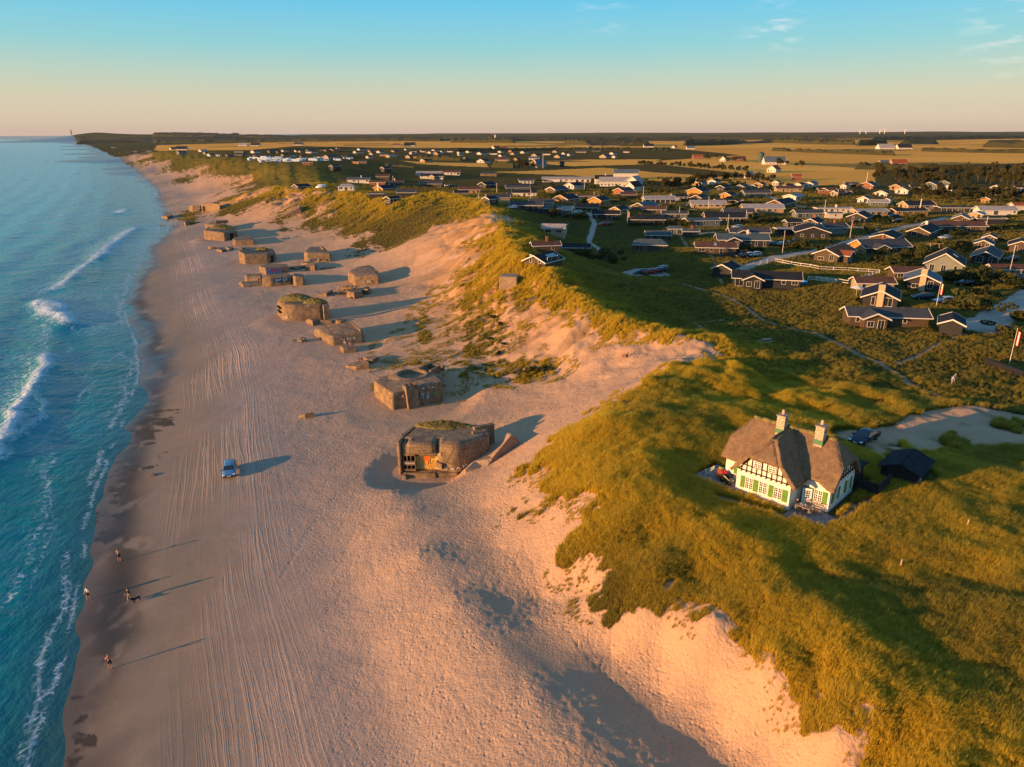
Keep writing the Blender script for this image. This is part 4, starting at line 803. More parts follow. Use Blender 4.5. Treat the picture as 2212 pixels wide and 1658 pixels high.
# heap of wooden poles
q=hit(748,636); ep=empty('driftwood_scaffold',(q[0],q[1],q[2]),0,'heap of rusty frames and wooden poles built up on the beach between the blocks','scaffold')
wd=mat('driftwood',(.42,.24,.09),.8,.3,2); W1=random.Random(3)
for nm,k in (('pole',0),('pole',1),('pole',2),('frame',3)):
    b=MB()
    for i in range(18 if nm=='pole' else 8):
        x=-3+6.5*W1.random(); y=-1+3.5*W1.random(); h=1.2+2.8*W1.random()*math.exp(-abs(x)/4)
        if i%3: b.tube((x,y,-.3),(x+W1.uniform(-.5,.5),y+W1.uniform(-.5,.5),h),.09,n=5)
        else: b.tube((x,y,h*.6),(x+W1.uniform(1,3),y+W1.uniform(-.8,.8),h*.6+W1.uniform(-.5,.6)),.1,n=5)
    if nm=='frame':
        for z in (1.2,2.3): b.box(.6,.2,z,2.6,1.8,.14)
        for x in (-.6,.6,1.8): b.box(x,-.6,1.7,.14,.14,1.4)
    b.build(nm,wd,ep)
MB().box(.3,.6,-.1,8.5,4.5,.5).build('floor_slab',CON,ep,bevel=.1)
# ---------------------------------------------------------------- the thatched cottage
WHITE=mat('white_limewash',(.74,.69,.60),.85,.05,2,.02); TIMB=mat('dark_timber',(.035,.02,.012),.8,.2,3); SHUT=mat('green_shutter_paint',(.10,.22,.03),.5,.08,3)
WFR=mat('white_window_paint',(.80,.77,.70),.5,.03); GLASS=mat('window_glass',(.02,.025,.03),.06,0,spec=.9); BLACKW=mat('black_tarred_wood',(.012,.014,.018),.75,.2,3)
FELT=mat('black_roofing_felt',(.020,.026,.034),.9,.2,1.5,spec=.1)
def thatch():
    t=NT('thatch'); p=t.pos(); n=t.noise(2.2,p,4,.7); n2=t.noise(9,t.pos((1,1,.35)),4,.75)
    c=t.mixc(t.rng(n,.3,.7,0,1),(.17,.115,.07),(.34,.215,.115)); c=t.mixc(t.math('MULTIPLY',t.rng(n2,.3,.7,0,1),.45),c,(.10,.075,.06))
    t.l(c,t.b.inputs['Base Color']); t.b.inputs['Roughness'].default_value=.95; t.b.inputs['Specular IOR Level'].default_value=.1
    t.bump(t.math('ADD',n,t.math('MULTIPLY',n2,1.2)),1.0,.10); return t.m
def window(parent,x,y,z,w,h,nx=2,ny=2,rz=0,fr=WFR,th=.06,bars=True,mull=False):
    b=MB(); f=.06
    b.box(0,0,h-f/2,w,th,f); b.box(0,0,f/2,w,th,f); b.box(-w/2+f/2,0,h/2,f,th,h-2*f); b.box(w/2-f/2,0,h/2,f,th,h-2*f)
    if bars:
        for i in range(1,nx): b.box(-w/2+w*i/nx,0,h/2,(.09 if mull and i==nx//2 else .035),th*.7,h-2*f)
        for j in range(1,ny): b.box(0,0,h*j/ny,w-2*f,th*.62,(.07 if mull and j==round(ny*.6) else .035))
    o=b.build('window',fr,parent); o.location=(x,y,z); o.rotation_euler=(0,0,rz)
    g=MB(); g.box(0,.005,h/2,w-.06,.02,h-.06); g.build('pane',GLASS,o); return o
def cottage():
    O=Vector((23.1,65.8,12.0)); e=empty('cottage',O,rad(-45),'white thatched cottage with half-timbered gables, green shutters and two white chimneys','house')
    w=MB(); w.prism([(-2.47,2.3),(8.6,2.3),(8.6,8.4),(-2.47,8.4)],-.6,2.9); w.prism([(0,0),(5.65,0),(5.65,2.25),(0,2.25)],-.6,2.72)
    w.add([(5.7,2.31,2.9),(8.58,2.31,2.9),(8.5,2.31,2.92),(7.3,2.31,3.0),(6.3,2.31,3.0),(5.7,2.31,2.92),(5.7,2.5,2.9),(8.58,2.5,2.9),(8.5,2.5,2.92),(7.3,2.5,3.0),(6.3,2.5,3.0),(5.7,2.5,2.92)],[(0,1,2,3,4,5),(2,8,9,3),(3,9,10,4),(4,10,11,5)])
    w.build('wall',WHITE,e)
    p=MB(); p.box(2.83,-.01,-.25,5.7,.06,.6); p.box(7.15,2.28,-.25,2.98,.06,.6); p.box(8.63,5.35,-.25,.06,6.1,.6); p.build('plinth',mat('tarred_plinth',(.10,.09,.09),.8),e)
    g=MB(); g.prism([(0,0),(5.65,0),(4.62,0),(1.03,0)],0,0) if False else None
    g.add([(.02,0.02,2.72),(5.63,.02,2.72),(4.45,.02,4.15),(1.2,.02,4.15),(.02,.2,2.72),(5.63,.2,2.72),(4.45,.2,4.15),(1.2,.2,4.15)],[(0,1,2,3),(7,6,5,4),(0,3,7,4),(1,5,6,2),(3,2,6,7)])
    for s_ in (8.58,-2.45): 
        g.add([(s_-.1,2.35,2.9),(s_-.1,8.35,2.9),(s_-.1,7.0,4.6),(s_-.1,3.7,4.6),(s_,2.35,2.9),(s_,8.35,2.9),(s_,7.0,4.6),(s_,3.7,4.6)],[(4,5,6,7),(3,2,1,0),(4,7,3,0),(1,2,6,5)])
    g.build('gable',WHITE,e)
    t=MB()
    t.box(2.83,-.02,2.78,5.5,.09,.11); t.box(2.83,-.02,3.38,4.35,.09,.09)
    for k in range(10):
        x=.45+.53*k; top=min(4.15,2.72+(x-.05)*1.2,2.72+(5.6-x)*1.2); t.box(x,-.02,(2.72+top)/2,.085,.08,top-2.72); t.box(x,-.07,2.66,.09,.16,.12)
    t.poly3([(.0,-.03,2.7),(.16,-.03,2.7),(1.3,-.03,4.12),(1.15,-.03,4.12)],.06); t.poly3([(5.5,-.03,2.7),(5.66,-.03,2.7),(4.5,-.03,4.12),(4.35,-.03,4.12)],.06)
    t.build('timber_frame',TIMB,e)
    t=MB(); t.box(8.62,5.35,2.98,.09,6.0,.11); t.box(8.62,5.35,3.55,.09,4.9,.09)
    for k in range(10):
        y=2.75+.58*k; top=min(4.55,2.9+(y-2.3)*1.1,2.9+(8.4-y)*1.1); t.box(8.62,y,(2.85+top)/2,.08,.085,top-2.85); t.box(8.66,y,2.86,.16,.09,.12)
    t.build('timber_frame',TIMB,e)
    TH=thatch()
    def plane(pts,th=.36):
        return [Vector(q) for q in pts],th
    roof=MB()
    F=[(-2.9,1.8,2.5),(9.05,1.8,2.5),(9.05,3.45,4.4),(7.35,5.35,6.55),(-1.2,5.35,6.55),(-2.9,3.45,4.4)]
    Fa=[(-2.9,1.8,2.5),(6.0,1.8,2.5),(6.3,2.0,3.1),(7.3,2.0,3.1),(8.3,1.85,2.65),(9.05,1.8,2.5),(9.05,3.45,4.4),(7.35,5.35,6.55),(-1.2,5.35,6.55),(-2.9,3.45,4.4)]
    bk=[(x,10.7-y,z) for x,y,z in F][::-1]
    for pts in (Fa,bk,[(9.05,3.45,4.4),(9.05,7.25,4.4),(7.35,5.35,6.55)],[(-2.9,7.25,4.4),(-2.9,3.45,4.4),(-1.2,5.35,6.55)],
        [(-.42,-.42,2.45),(1.3,-.42,4.45),(2.83,1.35,6.25),(2.83,5.2,6.25),(-.42,2.0,2.45)][::-1],[(6.08,-.42,2.45),(6.08,2.0,2.45),(2.83,5.2,6.25),(2.83,1.35,6.25),(4.36,-.42,4.45)][::-1],
        [(1.3,-.42,4.45),(4.36,-.42,4.45),(2.83,1.35,6.25)]): roof.poly3(pts,.34)
    me=roof.mesh('thatched_roof',TH)
    bm=bmesh.new(); bm.from_mesh(me); bmesh.ops.triangulate(bm,faces=bm.faces); bmesh.ops.subdivide_edges(bm,edges=bm.edges,cuts=7,use_grid_fill=True)
    bm.normal_update()
    for v in bm.verts:
        c=v.co; n=(vnoise(np.array([c.x*1.3]),np.array([c.y*1.3+c.z*2]),5)[0]-.5)*.16+(vnoise(np.array([c.x*4]),np.array([c.y*4+c.z*5]),6)[0]-.5)*.06; c.z+=n
    bm.to_mesh(me); bm.free()
    for pl in me.polygons: pl.use_smooth=True
    ro=newobj('thatched_roof',me,e)
    rg=MB(); moss=mat('mossy_ridge',(.20,.15,.06),.95,.3,3,.1,col2=(.10,.10,.03))
    def roll(a,b,r=.24,n=9):
        a=Vector(a);b=Vector(b)
        for i in range(n):
            p=a+(b-a)*i/n; q_=a+(b-a)*(i+1)/n; rr=r*(.9+.25*random.random()); rg.tube(p-(b-a)*.01,q_+(b-a)*.01,rr,r*(.9+.2*random.random()),8)
    roll((-1.2,5.35,6.42),(7.35,5.35,6.42)); roll((2.83,1.35,6.1),(2.83,5.2,6.1))
    rg.build('ridge_roll',moss,ro,True)
    for x,y,z,w_,h in ((1.42,-.01,.85,.85,1.25),(2.9,-.01,.85,.85,1.3),(4.46,-.01,.85,.88,1.25)):
        window(e,x,y-.03,z,w_,h,4,5,mull=True)
    for x in (.74,2.12,3.74,5.18): MB().box(x,-.045,1.46,.5,.06,1.28).build('shutter',SHUT,e)
    window(e,2.1,-.05,3.42,.78,.7,4,3,mull=True); window(e,3.62,-.05,3.42,.78,.7,4,3,mull=True)
    window(e,7.48,2.27,.85,.85,1.25,4,5,mull=True)
    for x in (6.83,8.14): MB().box(x,2.255,1.46,.46,.06,1.28).build('shutter',SHUT,e)
    window(e,-.5,2.27,.85,.7,1.25,4,5,mull=True); MB().box(-1.2,2.255,1.46,.55,.06,1.28).build('shutter',SHUT,e)
    for y in (3.75,6.85):
        window(e,8.63,y,.85,.8,1.25,4,5,rz=rad(90),mull=True)
        for s in (-.68,.68): MB().box(8.645,y+s,1.46,.06,.48,1.28).build('shutter',SHUT,e)
    for y in (4.6,6.1): window(e,8.64,y,3.6,.6,.75,4,3,rz=rad(90),mull=True)
    MB().box(6.25,2.29,1.05,.95,.05,2.15).build('doorway',mat('hall_shade',(.25,.22,.18),.9),e)
    d=MB(); d.box(0,0,1.03,.88,.05,2.06); do=d.build('door',mat('pale_door_paint',(.66,.72,.74),.5,.02),e); do.location=(6.55,1.95,0); do.rotation_euler=(0,0,rad(20))
    window(do,0,-.035,.95,.62,.95,3,4,fr=mat('pale_door_paint',(.6,.7,.75)),th=.03); k=MB(); k.tube((.36,-.03,.95),(.36,-.1,.95),.03); k.build('handle',mat('brass',(.5,.35,.1),.3,metal=1),do)
    GB=mat('green_chimney_band',(.08,.20,.10),.7,.1)
    for x in (1.95,5.95):
        c=MB(); c.box(x,4.85,6.3,.84,.84,2.8); c.box(x,4.85,7.0,.92,.92,.12); co=c.build('chimney',mat('white_brick_chimney',(.50,.40,.29),.85,.35,7,.03),e)
        c=MB(); c.box(x,4.85,6.05,.92,.92,.5); c.build('band',GB,co); c=MB(); c.box(x,4.85,7.72,1.0,1.0,.09); c.build('cap',mat('stone_cap',(.32,.27,.2),.9),co)
        c=MB(); c.tube((x,4.85,7.82),(x,4.85,8.3),.17,.14,10); c.build('pot',mat('clay_pot',(.30,.12,.05) if x>4 else (.5,.35,.25),.8),co)
    a=MB(); a.box(6.0,9.9,1.1,5.0,2.9,2.4); an=a.build('annex_wall',BLACKW,e); a=MB(); a.box(6.0,10.0,2.45,5.6,3.5,.18,rx=rad(-6)); a.build('annex_roof',FELT,an)
    return e
cot=cottage(); OC=Vector((23.1,65.8,12.0)); MR=Matrix.Rotation(rad(-45),4,'Z')
def cl(x,y,z=0): return OC+MR@Vector((x,y,z))
def thing_at(name,x,y,z,rz,label,cat,group=None): return empty(name,cl(x,y,z),rad(-45)+rz,label,cat,group)
# black plank enclosure behind the far gable
b=MB(); 
for (x0_,y0_,x1_,y1_) in ((9.0,8.6,11.0,8.6),(11.0,8.6,11.0,12.0)):
    L_=math.hypot(x1_-x0_,y1_-y0_); b.box((x0_+x1_)/2,(y0_+y1_)/2,.8,L_,.1,1.7,rz=math.atan2(y1_-y0_,x1_-x0_))
o=b.build('plank_fence',BLACKW); o.location=OC; o.rotation_euler=(0,0,rad(-45)); tag(o,'black plank fence round a corner behind the far gable of the thatched cottage','fence')
# terrace furniture
SL=mat('weathered_teak',(.34,.26,.18),.7,.2,4)
t=thing_at('garden_table',6.9,.75,0,rad(-3),'pale wooden garden table in front of the open cottage door','table')
b=MB(); b.box(0,0,.73,1.5,.85,.05); b.build('tabletop',SL,t)
for sx in (-.68,.68):
    for sy in (-.36,.36): MB().box(sx,sy,.35,.07,.07,.71).build('leg',SL,t)
t=thing_at('garden_bench',7.45,1.55,0,0,'slatted wooden bench against the cottage wall under the window','bench')
MB().box(0,0,.43,1.7,.5,.05).build('seat',SL,t); b=MB(); b.box(0,.24,.9,1.7,.05,.07); b.box(0,.24,.55,1.7,.05,.05)
for k in range(12): b.box(-.8+.145*k,.24,.72,.05,.03,.33)
b.build('backrest',SL,t)
for sx in (-.8,.8):
    for sy in (-.2,.22): MB().box(sx,sy,.2,.06,.06,.42).build('leg',SL,t)
t=thing_at('wooden_stool',7.55,.55,0,.2,'small wooden stool at the right end of the garden table','stool'); MB().box(0,0,.42,.4,.4,.05).build('seat',SL,t)
for sx in (-.16,.16):
    for sy in (-.16,.16): MB().box(sx,sy,.2,.05,.05,.4).build('leg',SL,t)
gm=mat('glassware',(.5,.55,.5),.1,0,spec=.8)
for k,(x,y,h,lab) in enumerate(((6.55,.8,.12,'small pale cup at the left end of the garden table'),(6.75,.65,.10,'small pale cup near the front edge of the garden table'),(6.95,.9,.14,'drinking glass near the middle of the garden table'))):
    b=MB(); b.tube((0,0,0),(0,0,h),.045,.05); o=b.build('cup',gm); o.location=cl(x,y,.757); tag(o,lab,'cup')
b=MB(); b.tube((0,0,0),(0,0,.2),.04); b.tube((0,0,.2),(0,0,.3),.04,.015); o=b.build('bottle',mat('dark_bottle',(.01,.03,.015),.1,spec=.9)); o.location=cl(7.3,.7,.757); tag(o,'dark bottle standing at the right end of the garden table','bottle')
def deckchair(x,y,rz,fm,cm,label):
    t=thing_at('deck_chair',x,y,0,rz,label,'chair'); b=MB(); b.tube((-.28,-.5,.0),(-.28,.45,1.0),.025,n=6); b.tube((.28,-.5,.0),(.28,.45,1.0),.025,n=6); b.tube((-.28,.5,0),(-.28,-.45,.55),.025,n=6); b.tube((.28,.5,0),(.28,-.45,.55),.025,n=6); b.tube((-.28,.45,1),(.28,.45,1),.025,n=6); b.tube((-.28,-.45,.55),(.28,-.45,.55),.025,n=6)
    b.build('frame',fm,t); b=MB(); b.poly3([(-.25,-.42,.55),(.25,-.42,.55),(.25,-.1,.36),(-.25,-.1,.36)],.02); b.poly3([(-.25,-.1,.36),(.25,-.1,.36),(.25,.43,.98),(-.25,.43,.98)],.02); b.build('canvas',cm,t)
deckchair(-3.9,1.6,rad(-60),WFR,mat('green_striped_canvas',(.12,.25,.06),.8,.2,8),'folding chair with white frame and green canvas at the left edge of the terrace')
deckchair(-2.6,1.4,rad(30),mat('red_wood',(.35,.09,.03),.6),mat('red_brown_canvas',(.35,.10,.03),.8),'reddish brown wooden folding chair on the cottage side terrace')
deckchair(-1.3,.9,rad(150),WFR,mat('yellow_canvas',(.35,.30,.12),.8),'pale yellow folding chair nearest the corner of the cottage')
t=thing_at('terrace_table',-1.9,2.0-.2,0,0,'small dark table against the cottage wall on the side terrace','table'); MB().box(0,0,.7,1.1,.6,.04).build('tabletop',BLACKW,t)
for sx in (-.45,.45):
    for sy in (-.22,.22): MB().box(sx,sy,.34,.05,.05,.68).build('leg',BLACKW,t)
b=MB(); b.box(0,0,.1,.6,.4,.16); b.sph((.1,0,.22),.16,.6); o=b.build('cushion',mat('red_cushion',(.5,.03,.06),.8)); o.location=cl(-2.3,1.75,.72); tag(o,'red cushion heaped on the small terrace table','cushion')
b=MB(); b.box(0,.1,.75,.55,.06,.6,rx=rad(-15)); b.box(0,-.15,.42,.5,.45,.08); b.box(0,0,.2,.45,.4,.4); o=b.build('green_chair',SHUT); o.location=cl(-2.9,2.0,0); o.rotation_euler=(0,0,rad(-45)); tag(o,'green cushioned garden chair by the cottage side window','chair')
b=MB(); b.box(0,0,.18,.9,.4,.32); o=b.build('planter',mat('planter_wood',(.10,.12,.03),.8)); o.location=cl(-1.2,-.3,0); o.rotation_euler=(0,0,rad(-30)); tag(o,'low green planter box at the front edge of the terrace','planter')
# paved terrace and path
STONE=mat('grey_paving',(.26,.23,.22),.85,.25,5,.04)
for nm,pts in (('terrace',[(5.7,-1.0),(9.6,-1.2),(9.8,1.6),(8.66,2.1),(5.7,2.2)]),('terrace',[(-5.2,.4),(-.1,-1.2),(-.1,2.2),(-2.4,2.2),(-2.5,4.5),(-4.6,4.5)])):
    b=MB(); b.prism(pts,-.4,.04); o=b.build(nm,STONE); o.location=OC; o.rotation_euler=(0,0,rad(-45)); o['kind']='structure'
# black garden shed
def shed():
    a=P(1896,1006.6,13.5); c=P(1990.6,1033,13.5); d=P(1942,977.2,13.5); w=math.hypot(c[0]-a[0],c[1]-a[1]); ang=math.atan2(c[1]-a[1],c[0]-a[0]); L=math.hypot(d[0]-a[0],d[1]-a[1])
    e=empty('garden_shed',(a[0],a[1],11.6),ang,'low black shed with a black felt gable roof to the right of the thatched cottage','shed')
    MB().prism([(.3,.3),(w-.3,.3),(w-.3,L-.3),(.3,L-.3)],-.5,1.9).build('wall',BLACKW,e)
    b=MB(); b.poly3([(0,0,1.85),(w/2,0,2.7),(w/2,L,2.7),(0,L,1.85)][::-1],.12); b.poly3([(w/2,0,2.7),(w,0,1.85),(w,L,1.85),(w/2,L,2.7)][::-1],.12); b.build('roof',FELT,e)
    b=MB(); b.add([(.3,.32,1.85),(w-.3,.32,1.85),(w/2,.32,2.6),(.3,.4,1.85),(w-.3,.4,1.85),(w/2,.4,2.6)],[(0,1,2),(5,4,3)]); b.build('gable',BLACKW,e)
    window(e,w-.28,1.2,.9,.5,.6,1,1,rz=rad(90))
shed()
# ---------------------------------------------------------------- cars
TYRE=mat('tyre_rubber',(.015,.015,.016),.8); RIM=mat('alloy_rim',(.45,.46,.48),.3,metal=.8); CGL=mat('car_glass',(.012,.016,.022),.04,0,spec=1); LAMP=mat('headlight_glass',(.75,.75,.72),.15,0,spec=.8); TAIL=mat('tail_light_red',(.4,.01,.01),.2); TRIM=mat('black_trim',(.02,.02,.022),.5)
def paint(nm,c): return mat(nm,c,.22,.02,1,spec=.7,metal=.25)
SHAPES={'hatch':([(-2.0,.35),(-2.0,.75),(-1.95,1.0),(-1.7,1.42),(-1.0,1.5),(-.1,1.48),(.35,1.38),(1.15,.98),(1.75,.86),(2.05,.66),(2.08,.35)],2.0),
 'estate':([(-2.35,.38),(-2.38,.85),(-2.3,1.0),(-2.0,1.46),(-1.2,1.52),(-.1,1.5),(.35,1.4),(1.15,1.0),(2.0,.88),(2.3,.66),(2.33,.38)],2.3),
 'saloon':([(-2.25,.38),(-2.3,.9),(-1.75,1.02),(-1.15,1.38),(-.6,1.45),(-.05,1.44),(.35,1.35),(1.1,.98),(1.95,.84),(2.25,.62),(2.28,.35)],2.2),
 'van':([(-2.9,.4),(-2.95,1.2),(-2.9,2.2),(-2.6,2.4),(.9,2.4),(1.35,2.2),(1.85,1.35),(2.4,1.15),(2.6,.9),(2.62,.4)],2.5)}
def car_proto(kind,pm,label):
    prof,hl=SHAPES[kind]; e=empty('parked_car',(0,0,0),0,label,'car'); W_=.88
    # lofted body: outline narrows above the waist
    def wid(z): return W_ if z<.95 else W_-.22*min(1,(z-.95)/.5)
    bm=bmesh.new(); n=len(prof); rows=[]
    for s in (-1,-.55,0,.55,1):
        rows.append([bm.verts.new((x*(1-.03*s*s if z<.9 else 1),s*wid(z),z-(0 if abs(s)<1 else .04))) for x,z in prof])
    for a,b in zip(rows[:-1],rows[1:]):
        for i in range(n-1): bm.faces.new((a[i],b[i],b[i+1],a[i+1]))
        bm.faces.new((a[0],a[n-1],b[n-1],b[0]))
    for r in (rows[0],rows[-1]): bm.faces.new(r)
    bmesh.ops.recalc_face_normals(bm,faces=bm.faces); bmesh.ops.triangulate(bm,faces=[f for f in bm.faces if len(f.verts)>4])
    me=bpy.data.meshes.new('body'); bm.to_mesh(me); bm.free(); me.materials.append(pm)
    for p_ in me.polygons: p_.use_smooth=True
    try: me.shade_auto_smooth(use_auto_smooth=True,angle=rad(35))
    except Exception: pass
    bo=newobj('body',me,e)
    # glass: windscreen, rear screen, side windows slightly proud
    top=max(z for x,z in prof)
    def seg(i,lift=.015):
        (xa,za),(xb,zb)=prof[i],prof[i+1]; nx,nz=-(zb-za),(xb-xa); L=math.hypot(nx,nz); nx/=L; nz/=L
        if nz<0: nx,nz=-nx,-nz
        a_,b_=.06,.93; pa=(xa+(xb-xa)*a_+nx*lift,za+(zb-za)*a_+nz*lift); pb=(xa+(xb-xa)*b_+nx*lift,za+(zb-za)*b_+nz*lift)
        wa,wb=wid(pa[1])-.09,wid(pb[1])-.09; m=MB(); m.add([(pa[0],-wa,pa[1]),(pb[0],-wb,pb[1]),(pb[0],wb,pb[1]),(pa[0],wa,pa[1])],[(0,1,2,3)]); return m
    ix={'hatch':(6,2),'estate':(6,2),'saloon':(6,2),'van':(5,None)}[kind]
    seg(ix[0]).build('windscreen',CGL,bo)
    if ix[1] is not None: seg(ix[1]).build('rear_window',CGL,bo)
    for s in (-1,1):
        m=MB()
        if kind=='van': pts=[(.5,1.45),(1.65,1.4),(1.2,2.1),(.5,2.1)]
        else: x0_,x1_=(-1.7,.95) if kind!='saloon' else (-1.35,.9); pts=[(x0_+.05,1.0),(x1_,1.0),(.3,1.36),(-.9,top-.06),(x0_+.35,1.36)]
        m.add([(x,s*(wid(z)+.012),z) for x,z in pts],[tuple(range(len(pts))) if s<0 else tuple(range(len(pts)))[::-1]]); m.build('side_window',CGL,bo)
        m=MB(); m.box(1.0 if kind!='van' else 1.7,s*(W_+.12),1.0 if kind!='van' else 1.5,.18,.22,.14); m.build('mirror',pm,bo)
        fx=prof[-2][0]; m=MB(); m.box(fx-.08,s*.68,prof[-2][1]+.02,.3,.3,.14); m.build('headlight',LAMP,bo)
        m=MB(); m.box(prof[1][0]+.03,s*.72,.85,.1,.22,.2); m.build('tail_light',TAIL,bo)
        for wx in ((1.3,-1.3) if kind!='van' else (1.6,-1.8)):
            w=MB(); w.tube((wx,s*.68,.32),(wx,s*.9,.32),.33,n=14); wo_=w.build('wheel',TYRE,e); w=MB(); w.tube((wx,s*.895,.32),(wx,s*.915,.32),.2,n=10); w.build('rim',RIM,wo_)
    m=MB(); m.box(prof[-1][0]+.02,0,.42,.08,1.5,.18); m.box(prof[0][0]-.01,0,.45,.08,1.5,.18); m.build('bumper',TRIM,bo)
    m=MB(); m.box(prof[-1][0]+.07,0,.5,.02,.5,.11); m.build('number_plate',WFR,bo)
    return e
COLS={'silver':(.42,.46,.50),'black':(.012,.014,.018),'navy':(.012,.022,.05),'red':(.40,.012,.015),'white':(.72,.73,.74),'grey':(.14,.16,.18),'blue':(.03,.12,.35),'lightblue':(.10,.26,.42)}
PROTO={}; CARS=[]
def put_car(kind,colr,u,v,deg,label,group=None,z=None,plain=True):
    key=(kind,colr)
    if key not in PROTO: PROTO[key]=e=car_proto(kind,paint(colr+'_car_paint',COLS[colr]),label)
    else: e=copy_tree(PROTO[key]); e['label']=label
    if group: e['group']=group
    elif 'group' in e: del e['group']
    q=onplain(u,v) if plain else hit(u,v); e.location=(q[0],q[1],q[2]+.02); e.rotation_euler=(0,0,rad(deg)); CARS.append((q[0],q[1])); return e
put_car('hatch','lightblue',497,1022,-72,'pale blue hatchback driving along the tyre tracks on the beach',plain=False)
r1=lambda x,y:(1032.3+.2*x,405.5+.2*y); r2=lambda x,y:(1437.8+.18333*x,405.5+.18333*y); r3=lambda x,y:(1769.6+.2*x,405.5+.2*y); r4=lambda x,y:(1769.6+.2*x,589.9+.2*y)
put_car('saloon','navy',1866,953,218,'dark saloon car parked on the drive behind the thatched cottage')
for (x,y),k,c,d,lab in ((r1(1765,935),'hatch','black',190,'black hatchback, nearest the footpath of the four cars in the sandy lay-by'),(r1(1860,930),'hatch','red',190,'red hatchback in the row of four cars in the sandy lay-by'),(r1(1930,920),'estate','black',195,'black estate car between the red car and the grey one in the lay-by'),(r1(1975,900),'estate','grey',215,'dark grey estate car at the far end of the row in the lay-by'),
 (r2(893,780),'estate','black',185,'black estate car parked behind the others beside the brown-roofed cabin'),(r2(900,825),'hatch','black',180,'black hatchback nearest the brown-roofed cabin'),(r2(960,815),'hatch','white',190,'white hatchback between two cars beside the brown-roofed cabin'),(r2(1050,808),'hatch','silver',185,'silver hatchback at the right of the cars beside the brown-roofed cabin'),
 (r2(1245,680),'hatch','grey',100,'grey hatchback on the drive left of the tall white flagpole'),(r2(1345,685),'hatch','white',95,'white hatchback just left of the tall flagpole base'),(r2(1515,655),'estate','grey',185,'grey estate car by the hedge in front of the long black house'),(r2(845,478),'hatch','silver',185,'silver hatchback half hidden in shrubs right of a flagpole'),
 (r3(1115,1205),'estate','navy',178,'dark blue estate car beside the black house with the tall pale chimney'),(r3(1345,1245),'estate','silver',182,'silver estate car behind the flagpole with the drooping red flag'),(r3(1570,1055),'estate','black',175,'black estate car on the lawn above the silver one'),(r3(1840,930),'estate','black',0,'black estate car in front of the grey annex with a carport'),
 (r4(2060,645),'estate','black',-20,'black estate car at the edge of the sandy road, right of the photo'),(r3(1355,555),'hatch','silver',180,'silver car under the dark carport by the small white parasol'),(r3(850,372),'estate','grey',180,'pale estate car glinting on the lawn beyond the road junction'),(r3(805,320),'hatch','navy',180,'dark car half hidden in the hedge beyond the road junction'),
 (r3(2075,790),'hatch','navy',190,'dark blue hatchback behind the house with the black gable at the far right'),(r1(1080,280),'hatch','silver',180,'silver hatchback beside the glazed dark house'),(r1(345,72),'hatch','black',180,'small black car beside the house with a red flag'),(r1(375,228),'hatch','white',180,'white hatchback beside a red car behind the dune crest'),(r1(400,228),'hatch','red',180,'red hatchback beside the white one behind the dune crest'),
 (r1(1362,408),'hatch','red',190,'red hatchback on the sandy path above the grassy hollow'),(r1(1412,408),'hatch','black',190,'small black car right of the red one on the sandy path'),(r2(262,220),'hatch','blue',90,'blue pickup-like car beside the long pale house in the middle of the village')):
    put_car(k,c,x,y,d,lab,'cars parked among the holiday houses')
r5=lambda x,y:(368.65+.26667*x,272.8+.26667*y); r6=lambda x,y:(884.8+.26667*x,272.8+.26667*y)
put_car('van','white',*r5(1215,505),180,'white van parked on the track behind the first dunes'); put_car('hatch','white',*r5(1765,487),180,'white car in front of the long house with a flagpole beyond the dunes')
put_car('hatch','silver',*r6(305,487),180,'silver car beside the dark house with white eaves, left of a black car'); put_car('hatch','black',*r6(345,489),180,'black car just right of the silver one by the dark house')
